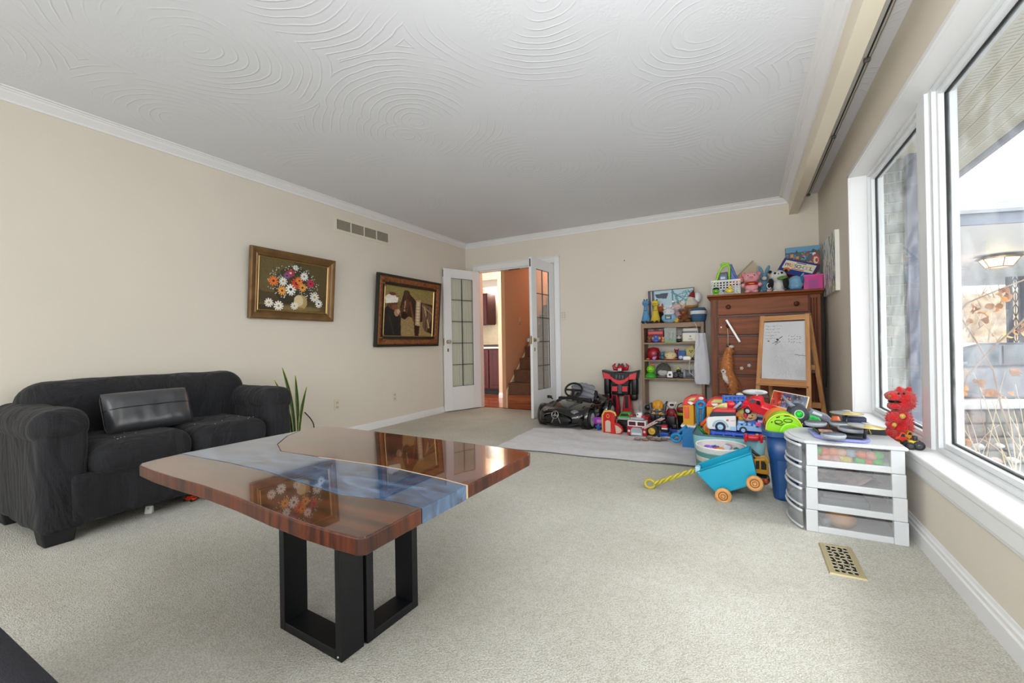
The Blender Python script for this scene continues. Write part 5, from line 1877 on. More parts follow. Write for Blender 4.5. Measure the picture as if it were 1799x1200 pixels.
I.poly([(.46, .36), (.80, .36), (.86, .92), (.42, .92)], '#8b9497').ell(.88, .34, .15, .15, '#a82a20').ell(.88, .34, .09, .09, '#d8d0c0').ell(.9, .34, .05, .05, '#a82a20').ell(.32, .58, .12, .08, '#dcd8cc')
MB().span(-w / 2, w / 2, 0, .06, 0, h).build('carton', mat('carton_side', '#35525f', .6), r_)
printed('printed_front', w, h, I.a, r_, (0, -.001, 0))
MB().prism([(-w * .05, h * .1), (w * .36, h * .1), (w * .30, h * .62), (-w * .01, h * .62)], -.004, -.002, 'y').build('clear_window', mat('clear_plastic_window', '#9aa4a6', .1, alpha=.55), r_)
# magenta box
r_, w, h = T('magenta_box', 'magenta plastic box with blue toys at the right end of the dresser', 'box', (1411, 482, 1447, 506), 4.99, Z)
w = min(w, 2 * (XR - .03 - r_.location.x))
q = MB().span(-w / 2, w / 2, 0, .004, 0, h).span(-w / 2, w / 2, .13, .134, 0, h).span(-w / 2, -w / 2 + .004, 0, .134, 0, h * .9).span(w / 2 - .004, w / 2, 0, .134, 0, h).span(-w / 2, w / 2, 0, .134, 0, .004)
q.build('box_shell', plastic('#c2157f'), r_)
MB().span(-w * .22, w * .24, -.002, 0, h * .08, h * .72).build('front_label', plastic('#a83a86', .5), r_)
MB().span(-w / 2 - .004, w / 2 + .004, -.004, .0, h - .012, h).build('rim', plastic('#d22b92'), r_)
for i, (dx, c) in enumerate(((-.055, '#2c6cb0'), (.0, '#23658a'), (.045, '#3a83b8'))):
    b_ = thing('blue_building_brick', ['tall blue building brick standing at the left in the magenta box', 'teal blue building brick in the middle of the magenta box', 'light blue building brick at the right in the magenta box'][i], 'toy', (r_.location.x + dx, 5.05, Z + .07), .3 * i)
    MB().rbox((0, 0, .04), (.035, .03, .08 - .01 * i), .004).build('brick_body', plastic(c), b_)
    MB().cyl((0, 0, .08 - .005 * i), (0, 0, .088 - .005 * i), .008, seg=10).build('stud', plastic(c), b_)
# preschool workbook box, tilted
pq = [aty(1380, 448, 5.12), aty(1442, 467, 5.12), aty(1423, 484, 5.12), aty(1363, 478, 5.12)]
r_ = thing('preschool_workbook', 'blue and red PRESCHOOL activity book leaning at a slant behind the plush toys', 'book', (0, 0, 0))
A, B, C_, D = aty(1381, 450, 5.16), aty(1441, 467, 5.13), aty(1424, 487, 5.06), aty(1362, 480, 5.09)
o = (A + B + C_ + D) / 4
ux = ((B - A) + (C_ - D)).normalized()
uz = ((A - D) + (B - C_)); uz = (uz - ux * uz.dot(ux)); 
bh_ = .5 * ((A - D).length + (B - C_).length); bw_ = .5 * ((B - A).length + (C_ - D).length)
shear = .5 * ((A - D).dot(ux) + (B - C_).dot(ux))
uz.normalize()
uy = uz.cross(ux)
uy = -uy if uy.y < 0 else uy
r_.matrix_world = Matrix(((ux.x, uy.x, uz.x, o.x), (ux.y, uy.y, uz.y, o.y), (ux.z, uy.z, uz.z, o.z), (0, 0, 0, 1)))
hh = bh_ * .95 / 2
def par(x0, x1, z0, z1, y0, y1):
    f = lambda x, z: (x + shear * .55 * (z / (2 * hh)), z)
    return MB().prism([f(x0, z0), f(x1, z0), f(x1, z1), f(x0, z1)], y0, y1, 'y')
hw_ = bw_ / 2
par(-hw_, hw_, -hh, hh, 0, .035).build('red_cover', plastic('#93172a', .4), r_)
par(-hw_ * .97, hw_ * .97, -hh, hh * .93, -.002, 0).build('blue_panel', plastic('#27408a', .4), r_)
par(-hw_ * .84, hw_ * .90, -hh * .35, hh * .72, -.004, -.002).build('cream_panel', plastic('#e6dfc6', .5), r_)
ts = .056
cols = ['#2a3f8a', '#c2302c', '#e2a92f', '#23408c', '#2a2f6a', '#3d8a4a', '#b8a8d8', '#d9c04a', '#2b4a9a']
for k, ch in enumerate('PRESCHOOL'):
    x = -hw_ * .70 + k * (hw_ * 1.42) / 8
    text_mesh(r_, 'letter', ch, ts, (x + shear * .06, -.0055, hh * .12), (R(90), 0, 0), plastic(cols[k], .5), .0008)
par(-hw_ * .2, hw_ * .35, hh * .56, hh * .66, -.0055, -.004).build('small_title', plastic('#5a5a6a', .6), r_)
par(-hw_ * .3, hw_ * .4, -hh * .30, -hh * .20, -.0055, -.004).build('subtitle', plastic('#c4632f', .6), r_)
q = MB()
for x, c in ((-.55, '#d9702a'),):
    q.ell((x * hw_, -.006, -hh * .5), (.06, .01, .05), 12, 8)
q.build('orange_mascot_shape', plastic('#d9702a', .5), r_)

# canvas on the right wall
cv_ = thing('leaf_canvas', 'unframed canvas with blue and green leaves on the window wall', 'painting', (XR, 4.70, 1.345), R(-90))
CWd, CHt = .62, .50
MB().span(-CWd / 2, CWd / 2, -.030, 0, 0, CHt).build('stretched_canvas', mat('canvas_edge', '#e6e3db', .8), cv_)
I = Img(70, 60, '#e2e0d6')
r = np.random.RandomState(11)
for _ in range(70):
    x, y = r.rand(), r.rand()
    c = ['#2f5a8c', '#1f4576', '#6a803a', '#97a552', '#4674a0', '#6f8fb0'][r.randint(6)]
    I.ell(x, y, .028, .085, c, .9, r.uniform(-.6, .6)).line(x, y, x + r.uniform(-.05, .05), y + .16, .005, '#6b7f45')
printed('leaf_print', CWd, CHt, I.a, cv_, (0, -.031, 0))

# ================================================================== things on the shelf unit
Z0, Z1, Z2, Z3 = SZ
# framed poster leaning on the wall
r_, w, h = T('framed_poster', 'black framed colourful poster leaning on the wall above the shelf unit', 'poster', (1141, 508, 1222, 568), 5.42, Z0)
r_.rotation_euler = (0, R(-1.2), 0)
I = Img(90, 60, '#b8cfd2')
I.rect(0, 0, 1, .45, '#a7c3cc').rect(0, 0, .12, 1, '#3a4a6a').rect(.04, 0, .07, 1, '#d8b9a0').poly([(.14, .10), (.45, .08), (.40, .26), (.18, .22)], '#22304a').rect(.52, 0, .56, 1, '#3d7a86')
r = np.random.RandomState(4)
for _ in range(60):
    I.ell(r.uniform(.1, 1), r.uniform(.35, 1), r.uniform(.02, .05), r.uniform(.02, .07), ['#c23a3a', '#e2c9b8', '#3d6fa0', '#d9a24a', '#efe9df', '#7a3548', '#2b7a78'][r.randint(7)])
for _ in range(16):
    I.line(r.uniform(.5, .9), r.uniform(0, .4), r.uniform(.6, 1), r.uniform(0, .5), .012, '#2f7f86')
frame_ring(MB(), w, h, .01, [(0, 0), (0, .012), (.008, .012), (.008, .006)]).build('frame', plastic('#1c1c1e'), r_)
printed('poster_print', w - .016, h - .016, I.a, r_, (0, -.006, .008))
MB().span(-w / 2 + .004, w / 2 - .004, 0, .006, .004, h - .004).build('backing', M_bk, r_)


def giraffe(px, label, c, hoof):
    r_, w, h = T('giraffe_plush', label, 'stuffed toy', px, 5.27, Z0)
    m, mh = plush(c), plush(hoof)
    q = MB()
    q.tube([(0, 0, h * .05), (0, 0, h * .2), (0, 0, h * .4), (0, 0, h * .62), (0, -.004, h * .78)], [w * .40, w * .46, w * .32, w * .22, w * .20], 16)
    q.build('body', m, r_)
    MB().ell((0, -.012, h * .86), (w * .74, .075, h * .26), 16, 12).build('head', m, r_)
    for s in (-1, 1):
        MB().cyl((s * w * .14, 0, h * .95), (s * w * .16, 0, h * 1.03), .006, .008, 8).build('horn', mh, r_)
        MB().at((s * w * .24, -.03, h * .10)).ell((0, 0, 0), (w * .44, .09, h * .2), 12, 8).build('leg', m, r_)
        MB().ell((s * w * .24, -.07, h * .06), (w * .34, .03, h * .12), 10, 8).build('hoof', mh, r_)
    for z in (.55, .46):
        MB().ell((0, -w * .20, h * z), (w * .34, .012, h * .04), 10, 6).build('spot', mh, r_)
    MB().tube([(-w * .2, -.048, h * .84), (0, -.052, h * .82), (w * .2, -.048, h * .84)], .0018, 5).build('closed_eyes', mh, r_)
giraffe((1127, 527, 1143, 568), 'light blue giraffe plush at the left end of the shelf top', '#5f97c2', '#2b2f3c')
giraffe((1143, 527, 1161, 568), 'yellow giraffe plush beside the blue giraffe', '#d6bd3e', '#3a2418')
# black-mouthed toy behind
r_, w, h = T('brown_bat_toy', 'small dark toy with orange ears between the yellow giraffe and the cat', 'toy', (1152, 537, 1168, 567), 5.34, Z0)
MB().rbox((0, 0, h * .32), (w * .8, .05, h * .64), .01).build('body', plush('#1b1412'), r_)
MB().ell((0, 0, h * .8), (w * .7, .05, h * .34), 12, 8).build('head', plush('#a5522a'), r_)
for s in (-1, 1):
    MB().ell((s * w * .28, 0, h * .96), (w * .24, .02, h * .16), 8, 6).build('ear', plush('#b8642e'), r_)
# white and blue cat
r_, w, h = T('white_cat_plush', 'white plush in a pale blue outfit with a square badge on the shelf top', 'stuffed toy', (1162, 539, 1190, 569), 5.235, Z0)
MB().ell((0, 0, h * .66), (w * .74, .13, h * .56), 20, 14).build('head', plush('#e3dfe0'), r_)
MB().ell((0, 0, h * .30), (w * .98, .15, h * .64), 20, 14).build('blue_outfit', plush('#8fc0dc'), r_)
bd_ = MB().rbox((0, -.074, h * .34), (w * .40, .012, h * .28), .004).build('badge', plastic('#2f4a6a', .5), r_)
MB().span(-w * .14, w * .14, -.084, -.080, h * .36, h * .43).build('badge_top', plastic('#5f9c5a', .5), bd_)
MB().span(-w * .12, w * .12, -.084, -.080, h * .26, h * .33).build('badge_base', plastic('#d8c3c8', .5), bd_)
for s in (-1, 1):
    MB().ell((s * w * .26, 0, h * .92), (w * .18, .04, h * .16), 10, 8).build('ear', plush('#e3dfe0'), r_)
eyes(r_, w * .16, -.062, h * .68, .004)
MB().ell((0, -.066, h * .64), (.010, .006, .006), 8, 6).build('nose', plastic('#c98a8a'), r_)
# pale pink plush behind
r_, w, h = T('pink_plush', 'pale pink plush with a blue bow behind the white cat', 'stuffed toy', (1176, 532, 1203, 568), 5.36, Z0)
MB().ell((0, 0, h * .3), (w * .8, .08, h * .6), 14, 10).build('body', plush('#d8b3b0'), r_)
MB().ell((0, 0, h * .74), (w * .7, .09, h * .46), 14, 10).build('head', plush('#dfbdb8'), r_)
for s in (-1, 1):
    MB().ell((w * .3 + s * .018, -.04, h * .62), (.035, .02, .035), 10, 8).build('bow_loop', plush('#5f83b8'), r_)
eyes(r_, w * .14, -.045, h * .76, .004)
# chick
r_, w, h = T('yellow_chick', 'tiny yellow chick toy in front of the brown bear', 'toy', (1184, 558, 1194, 569), 5.215, Z0)
MB().ell((0, 0, h * .42), (w, .035, h * .84), 12, 9).build('body', plush('#dcb93c'), r_)
MB().ell((0, -.012, h * .78), (w * .5, .025, h * .4), 10, 8).build('head', plush('#e2c44a'), r_)
MB().ell((0, -.026, h * .76), (.006, .006, .004), 6, 5).build('beak', plastic('#d0742a'), r_)
# bear
r_, w, h = T('brown_bear_plush', 'brown teddy bear with a red bow on the shelf top', 'stuffed toy', (1192, 544, 1215, 568), 5.255, Z0)
MBR, MBR2 = plush('#7a4a22'), plush('#a8783c')
fuzzy(MB().ell((0, .01, h * .34), (w * .72, .10, h * .64), 16, 12), .003, 50).build('body', MBR, r_)
fuzzy(MB().ell((-w * .1, 0, h * .80), (w * .6, .09, h * .46), 16, 12), .003, 50).build('head', MBR, r_)
MB().ell((-w * .1, -.045, h * .76), (w * .22, .03, h * .16), 10, 8).build('muzzle', MBR2, r_)
for s in (-1, 1):
    MB().ell((-w * .1 + s * w * .24, 0, h * .97), (w * .2, .03, h * .18), 10, 8).build('ear', MBR, r_)
    MB().ell((s * w * .38, -.03, h * .42), (w * .26, .05, h * .3), 10, 8).build('arm', MBR, r_)
    MB().ell((s * w * .28, -.055, h * .12), (w * .38, .07, h * .24), 12, 8).build('leg', MBR, r_)
    MB().ell((-w * .1 + s * .012, -.05, h * .60), (.022, .012, .016), 8, 6).build('bow_loop', plush('#a82a22'), r_)
eyes(r_, w * .1, -.046, h * .84, .0035)
# gnome
r_, w, h = T('gnome_plush', 'gnome plush with a red tip hat and white beard leaning behind the bear', 'stuffed toy', (1203, 511, 1228, 568), 5.36, Z0)
MB().ell((0, 0, h * .28), (w * .8, .10, h * .56), 14, 10).build('body', plush('#8a6a4a'), r_)
MB().ell((0, -.01, h * .60), (w * .9, .11, h * .30), 16, 10).build('beard', plush('#d9cfc4'), r_)
MB().ell((0, -.012, h * .50), (w * .98, .12, h * .12), 16, 8).build('gold_brim', plush('#b5843a'), r_)
q = MB().tube([(-w * .02, 0, h * .62), (0, 0, h * .8), (w * .1, 0, h * 1.0)], [w * .38, w * .24, .008], 14)
q.build('cream_hat', plush('#d8cdbd'), r_)
q = MB().tube([(w * .02, 0, h * .80), (w * .10, 0, h * .92), (w * .14, 0, h * 1.01)], [w * .27, w * .16, .008], 14)
q.build('red_tip', plush('#8f2222'), r_)
# blue hat with white band, white lamp
r_, w, h = T('blue_bucket_hat', 'blue quilted bucket hat with a white band at the right end of the shelf top', 'hat', (1213, 540, 1242, 567), 5.26, Z0)
MB().lathe([(w * .40, 0), (w * .46, h * .2), (w * .5, h * .55), (w * .49, h * .8), (w * .40, h * .97), (0, h)], seg=26).build('crown', mat('blue_felt', '#3d5f7f', .9, bump=.6, bscale=60, stretch=(1, 1, 4)), r_)
q = MB().lathe([(w * .505, h * .52), (w * .525, h * .56), (w * .520, h * .74), (w * .50, h * .76)], seg=26)
q.build('white_band', cloth('#d9dadb'), r_)
r_, w, h = T('white_desk_lamp', 'white globe lamp on a thin stem above the blue hat', 'lamp', (1220, 513, 1232, 567), 5.385, Z0)
MB().ell((0, 0, h * .82), (w * 1.15, w * 1.1, h * .36), 16, 12).build('globe', mat('opal_globe', '#dfe0e2', .3), r_)
MB().cyl((0, 0, .01), (0, 0, h * .68), .006, seg=10).build('stem', plastic('#8d8f92'), r_)
MB().lathe([(0, 0), (.04, 0), (.04, .008), (0, .012)], seg=18).build('base', plastic('#c9cacc'), r_)

# ---- first shelf
r_, w, h = T('red_toy_box', 'red snack style toy box with two grey balls behind on the first shelf', 'toy', (1138, 578, 1167, 600), 5.30, Z1)
bevel(MB().prism([(-w * .42, 0), (w * .46, 0), (w * .5, h * .86), (-w * .48, h * .86)], -.03, .05, 'y').build('box', plastic('#951512', .6), r_), .003)
MB().span(-w * .42, w * .44, -.034, -.030, h * .62, h * .80).build('red_top_band', plastic('#c4352c'), r_)
MB().ell((w * .05, -.032, h * .30), (w * .6, .008, h * .34), 12, 8).build('cream_print', plastic('#d9b47a', .5), r_)
for s in (-1, 1):
    MB().ell((s * w * .26, .02, h * .88), (w * .34, .05, h * .34), 12, 8).build('grey_ball', plush('#9a9698'), r_)
def minifig(name, label, px, Y, z, body, head, extra=None):
    r_, w, h = T(name, label, 'toy figure', px, Y, z)
    MB().ell((0, 0, h * .28), (w * .9, w * .7, h * .58), 12, 8).build('body', plastic(body), r_)
    MB().ell((0, -.002, h * .74), (w * .72, w * .66, h * .52), 12, 9).build('head', plastic(head), r_)
    for s in (-1, 1):
        MB().ell((s * w * .32, 0, h * .98), (w * .24, w * .14, h * .22), 8, 6).build('ear', plastic(extra or head), r_)
        MB().ell((s * w * .42, -w * .1, h * .34), (w * .26, w * .26, h * .26), 8, 6).build('arm', plastic(body), r_)
    eyes(r_, w * .16, -w * .32, h * .78, w * .05)
    return r_
minifig('brown_figurine', 'tiny brown figurine at the left end of the first shelf', (1137, 592, 1145, 600), 5.225, Z1, '#6a4630', '#8a5f42')
minifig('blue_figurine', 'small blue figurine in front of the red box on the first shelf', (1146, 589, 1159, 600), 5.225, Z1, '#4a62b0', '#5a78c4', '#3a4f9a')
minifig('orange_figurine', 'tiny orange cream figurine right of the blue one on the first shelf', (1162, 592, 1168, 600), 5.23, Z1, '#c98a4a', '#d9a878')
r_, w, h = T('terrarium', 'small clear box terrarium with twigs on a green base', 'terrarium', (1169, 575, 1189, 600), 5.27, Z1)
MB().span(-w / 2, w / 2, -.05, .05, 0, h * .1).build('green_base', plastic('#3f9a34'), r_)
q = MB()
for a, b in ((-1, -1), (1, -1), (1, 1), (-1, 1)):
    q.span(a * w / 2 - .002, a * w / 2 + .002, b * .05 - .002, b * .05 + .002, h * .1, h)
q.span(-w / 2, w / 2, -.052, .052, h * .97, h)
q.build('corner_posts', mat('clear_post', '#7d8f82', .3), r_)
MB().span(-w / 2 + .002, w / 2 - .002, -.048, -.046, h * .1, h * .97).build('pane', mat('terrarium_glass', '#9fb0a4', .08, alpha=.3), r_)
q = MB(); random.seed(3)
for k in range(12):
    x = random.uniform(-w * .35, w * .35)
    q.tube([(x, random.uniform(-.03, .03), h * .1), (x + random.uniform(-.02, .02), random.uniform(-.03, .03), h * random.uniform(.5, .9))], .0022, 5)
o = q.build('twigs', mat('terrarium_twig', '#9a6f3f', .8), r_)
MB().ell((-.01, 0, h * .18), (w * .6, .06, h * .16), 10, 6).build('pebbles', mat('terrarium_pebble', '#7a4f30', .9, var=.4, vscale=60), r_)
minifig('black_white_figurine', 'small black and white figurine right of the terrarium', (1188, 590, 1198, 600), 5.225, Z1, '#1b1b1d', '#c9c6c0', '#1b1b1d')
r_, w, h = T('lunch_case', 'cream rounded case with a slate blue band at the right of the first shelf', 'case', (1197, 576, 1229, 600), 5.24, Z1)
w *= .93
MB().rbox((0, .05, h * .40), (w, .10, h * .80), .016, 4).build('case_body', plastic('#d2cebf'), r_)
MB().rbox((0, .05, h * .86), (w * .94, .095, h * .28), .018, 4).build('lid', plastic('#cfcabb'), r_)
MB().rbox((0, .05, h * .70), (w * 1.01, .102, h * .14), .006).build('blue_band', plastic('#4a5a78'), r_)
cr_ = MB().span(-.002, .002, -.003, -.001, h * .34, h * .48).span(-.009, .009, -.003, -.001, h * .39, h * .43)
cr_.build('cross_mark', plastic('#23252c'), r_)
MB().span(-.022, .022, -.003, -.001, h * .2, h * .23).build('small_lettering', plastic('#4a4a48', .6), r_)
MB().tube([(-w * .3, .05, h * .98), (-w * .2, .05, h * 1.08), (w * .2, .05, h * 1.08), (w * .3, .05, h * .98)], .004, 6).build('handle', plastic('#bdb8a8'), r_)
# ---- second shelf
r_, w, h = T('red_pot_toy', 'dark red round toy helmet at the left of the second shelf', 'toy', (1137, 610, 1160, 631), 5.27, Z2)
MB().lathe([(w * .38, 0), (w * .5, h * .3), (w * .5, h * .62), (w * .40, h * .92), (0, h)], seg=22).build('shell', plastic('#8f1722'), r_)
MB().ell((w * .26, -.04, h * .45), (w * .36, .05, h * .4), 12, 8).build('dark_opening', plastic('#1f0a0e'), r_)
MB().ell((-w * .36, -.05, h * .08), (w * .3, .03, h * .16), 8, 6).build('foot', plastic('#b5643a'), r_)
minifig('pink_figurine', 'tiny pink and lilac figurine in front of the red helmet', (1145, 618, 1153, 632), 5.215, Z2, '#a884c8', '#d23a5a', '#e2a8c0')
minifig('teal_figurine', 'small dusky teal figurine left of the cream plush on the second shelf', (1159, 618, 1169, 631), 5.27, Z2, '#3f6678', '#4f7c8e')
r_, w, h = T('cream_squash_plush', 'cream round plush with orange skirt in the middle of the second shelf', 'stuffed toy', (1165, 617, 1192, 631), 5.235, Z2)
MB().ell((0, 0, h * .52), (w * .8, .10, h * .92), 18, 12).build('body', plush('#dccf9a'), r_)
MB().ell((0, -.01, h * .14), (w * 1.0, .12, h * .24), 18, 8).build('orange_skirt', plush('#c9653a'), r_)
MB().ell((0, -.02, h * .2), (w * .6, .105, h * .24), 16, 8).build('white_edge', plush('#e6ddcc'), r_)
eyes(r_, w * .18, -.046, h * .55, .005)
minifig('maroon_figurine', 'maroon and navy figurine behind the blue plush on the second shelf', (1184, 614, 1194, 631), 5.34, Z2, '#7a1f33', '#8f2438')
r_, w, h = T('blue_square_plush', 'blue cube shaped plush with white belly on the second shelf', 'stuffed toy', (1191, 616, 1205, 631), 5.25, Z2)
MB().rbox((0, 0, h * .5), (w * .95, .07, h), .022, 4).build('body', plush('#4a6fae'), r_)
MB().ell((-w * .1, -.036, h * .28), (w * .5, .012, h * .36), 12, 8).build('belly', plush('#d6d9dc'), r_)
eyes(r_, w * .18, -.037, h * .68, .003)
r_, w, h = T('white_puck', 'flat white rounded puck lying at the right of the second shelf', 'toy', (1200, 626, 1214, 632), 5.225, Z2)
MB().rbox((0, 0, h * .5), (w, .05, h), .008, 3).build('puck_body', M_w, r_)
MB().rbox((0, 0, h * 1.02), (w * .6, .03, .004), .002).build('inset', plastic('#c9c9c6'), r_)
r_, w, h = T('star_plush', 'pale yellow star plush tilted at the right of the second shelf', 'stuffed toy', (1202, 602, 1227, 627), 5.28)
pts = []
for k in range(10):
    a = R(90 + k * 36 - 12)
    rr_ = w * (.56 if k % 2 == 0 else .36)
    pts.append((rr_ * math.cos(a), h * .5 + rr_ * math.sin(a)))
o = MB().prism(pts, -.025, .025, 'y', True).build('star_body', plush('#c9bb7a'), r_)
bevel(o, .018, 4)
r_.location.z = Z2 + .012
eyes(r_, .012, -.030, h * .56, .006)
MB().ell((0, -.032, h * .46), (.016, .01, .012), 8, 6).build('mouth', plastic('#7a3a3a'), r_)
# ---- third shelf
r_, w, h = T('green_frog_toy', 'bright green frog figure with an orange flower on the lowest shelf', 'toy', (1133, 638, 1154, 664), 5.25, Z3)
MB().lathe([(w * .5, 0), (w * .48, h * .12), (w * .34, h * .28), (w * .2, h * .36), (0, h * .38)], seg=20).build('leaf_base', plastic('#3aa02c'), r_)
MB().ell((0, 0, h * .58), (w * .7, w * .62, h * .52), 16, 12).build('head', plastic('#86cf2a'), r_)
MB().ell((w * .2, 0, h * .9), (w * .3, .02, h * .14), 10, 8).build('flower', plastic('#d9673a'), r_)
eyes(r_, w * .16, -w * .28, h * .66, .005)
MB().tube([(-w * .16, -w * .3, h * .54), (0, -w * .33, h * .5), (w * .16, -w * .3, h * .54)], .002, 5).build('mouth', M_eye, r_)
r_, w, h = T('grey_round_plush', 'dark grey round spirit like plush with a pale belly on the lowest shelf', 'stuffed toy', (1152, 636, 1180, 664), 5.29, Z3)
r_['label'] = 'round dark grey furry plush with a pale belly on the lowest shelf'
fuzzy(MB().ell((0, 0, h * .47), (w * .96, .13, h * .92), 24, 16), .004, 60).build('body', plush('#55534f'), r_)
MB().ell((0, -.042, h * .34), (w * .66, .06, h * .46), 16, 12).build('belly', plush('#c2bfba'), r_)
MB().ell((0, -.04, h * .08), (w * .8, .08, h * .16), 12, 8).build('foot_pad', plush('#6b6864'), r_)
for s in (-1, 1):
    MB().cyl((s * w * .14, -.01, h * .88), (s * w * .17, -.01, h * 1.02), .010, .002, 8).build('ear', plush('#8a8783'), r_)
r_, w, h = T('white_toy_truck', 'small white toy vehicle in front of the grey plush', 'toy car', (1172, 652, 1183, 666), 5.215, Z3)
MB().rbox((0, 0, h * .42), (w * .9, .05, h * .6), .006).rbox((0, .004, h * .78), (w * .7, .035, h * .4), .005).build('body', M_w, r_)
MB().ell((0, -.026, h * .5), (w * .4, .01, h * .3), 10, 7).build('grille', plastic('#2a2b30'), r_)
for s in (-1, 1):
    wheel(r_, s * w * .4, .0, h * .14, h * .15, .008, 'x')
r_, w, h = T('black_toy_bike', 'tangled black toy motorbike with a lime green top on the lowest shelf', 'toy', (1183, 644, 1201, 664), 5.25, Z3)
for s in (-1, 1):
    wheel(r_, s * w * .28, 0, h * .26, h * .26, .014, 'y', '#141416', '#2c2c30')
MB().tube([(-w * .28, 0, h * .3), (-w * .1, 0, h * .62), (w * .15, 0, h * .58), (w * .28, 0, h * .3)], .006, 6).tube([(w * .28, 0, h * .3), (w * .2, 0, h * .75), (w * .3, 0, h * .85)], .004, 6).build('frame', plastic('#18181b'), r_)
MB().ell((0, 0, h * .62), (w * .4, .03, h * .26), 10, 8).build('tank', plastic('#1d1f22'), r_)
MB().rbox((-w * .02, 0, h * .86), (w * .34, .025, h * .2), .005).build('lime_top', plastic('#9fb522'), r_)
r_, w, h = T('grey_rod_toy', 'dark grey cylindrical toy lying at the right of the lowest shelf', 'toy', (1200, 649, 1222, 662), 5.27, Z3)
w *= .85
MB().cyl((-w / 2, 0, h * .5), (w / 2, 0, h * .5), h * .42, seg=18).build('barrel', plastic('#6b6e74'), r_)
MB().cyl((-w / 2 - .003, 0, h * .5), (-w / 2 + .02, 0, h * .5), h * .5, seg=18).cyl((w / 2 - .02, 0, h * .5), (w / 2 + .002, 0, h * .5), h * .5, seg=18).build('end_ring', plastic('#9a9da2'), r_)
MB().span(-w * .45, w * .45, -.03, .03, 0, h * .16).build('cradle', plastic('#2b2c30'), r_)

# apron hung at the right side of the shelf unit
ap_, w, h = T('hanging_apron', 'white cloth bag hanging by a cord on the right side of the shelf unit', 'bag', (1219, 585, 1246, 675), 5.165)
q = MB()
def apf(u, v, d=0):
    hw2 = w * (.5 * (.62 + .38 * min(1, (1 - v) * 1.5)))
    rnd = 1 if v > .08 else (v / .08) ** .5 * .12 + .88
    return ((u - .5) * 2 * hw2 * rnd + w * .06 * (1 - v), -.006 * math.sin(u * 9 + v * 2) + d * (1 - abs(2 * u - 1) ** 3), v * h)
q.grid(lambda u, v: apf(u, v, -.012), 16, 22)
q2 = MB().grid(lambda u, v: apf(u, v, .012), 16, 22)
q.add(q2.v, [f[::-1] for f in q2.f], True)
q.build('cloth_panel', cloth('#d0d1d6'), ap_)
MB().tube([(apf(.02, i / 20, -.014)) for i in range(21)] , .0025, 5).tube([(apf(.98, i / 20, -.014)) for i in range(21)], .0025, 5).build('hem', cloth('#d6d6da'), ap_)
def loc_(px, py):
    p = aty(px, py, 5.15)
    return (p.x - ap_.location.x, -.015, p.z - ap_.location.z)
MB().tube([loc_(*p) for p in ((1219, 566), (1223, 572), (1226, 582), (1228, 592), (1228, 606), (1220, 620), (1212, 632), (1210, 645), (1212, 655), (1218, 660), (1222, 659))], .0035, 6).build('cord', cloth('#cfcac0'), ap_)

# ================================================================== hanging things on the dresser front
hx, w, h = T('orange_tiger_plush', 'shaggy orange plush tiger hanging head down from a dresser knob', 'stuffed toy', (1264, 606, 1303, 694), 4.875)
MO, MO2 = plush('#e39a58'), plush('#e0d6cc')
def lp(px, py, dy=0):
    p = aty(px, py, 4.87)
    return (p.x - hx.location.x, dy, p.z - hx.location.z)
path = [(1283, 611), (1279, 622), (1277, 638), (1276, 652), (1281, 664), (1288, 674), (1289, 686), (1289, 692)]
fuzzy(MB().tube([lp(*p) for p in path], [.024, .036, .048, .056, .060, .048, .028, .018], 18), .012, 38, 2).build('body', MO, hx)
random.seed(31)
tuft = MB()
rad_ = [.024, .038, .050, .058, .062, .050, .030, .018]
for k in range(900):
    i = random.randrange(7); t = random.random()
    a, b = Vector(lp(*path[i])), Vector(lp(*path[i + 1]))
    c = a.lerp(b, t); rr_ = rad_[i] * (1 - t) + rad_[i + 1] * t
    an = random.uniform(math.pi * .95, math.pi * 2.05)
    d = Vector((math.cos(an), math.sin(an), 0))
    p = c + d * rr_ * .92
    e = p + d * .036 + Vector((random.uniform(-.008, .008), 0, -random.uniform(.008, .026)))
    s_ = Vector((0, 0, 1)).cross(d).normalized() * .006
    tuft.add([tuple(p - s_), tuple(p + s_), tuple(e)], [(0, 1, 2)])
o = tuft.build('shaggy_fur', MO, hx); o['kind'] = 'stuff'
MB().tube([lp(1272, 655, -.055), lp(1275, 664, -.060), lp(1280, 673, -.055)], [.018, .026, .014], 12).build('pale_belly', MO2, hx)
MB().ell(lp(1272, 652, -.06), (.05, .03, .045), 12, 8).build('eye_white', M_w, hx)
MB().ell((lp(1272, 652, -.06)[0] - .004, -.076, lp(1272, 652)[2]), (.020, .008, .020), 10, 8).build('pupil', plastic('#35507a'), hx)
MB().ell(lp(1285, 609, -.01), (.05, .05, .03), 12, 8).build('white_tail_tip', MO2, hx)
MB().tube([lp(1278, 577, -.0), lp(1279, 590), lp(1279, 608)], .0025, 6).build('hanging_string', cloth('#d8cfc4'), hx)
st_ = aty(1288, 581, 4.86)
wk = thing('white_stick', 'slim white plastic stick hanging askew on the upper dresser drawer', 'stick', st_)
a, b = aty(1276, 562, 4.86) - st_, aty(1300, 601, 4.86) - st_
MB().bar(a, b, .018, .010, (0, 1, 0)).build('rod', M_w, wk)
MB().bar(b - (b - a) * .03, b, .020, .012, (0, 1, 0)).build('end_cap', plastic('#b9b9b4'), wk)
MB().tube([tuple(aty(1280, 590, 4.865) - st_), tuple(aty(1290, 591, 4.865) - st_)], .002, 5).build('thread', cloth('#b9a89a'), wk)

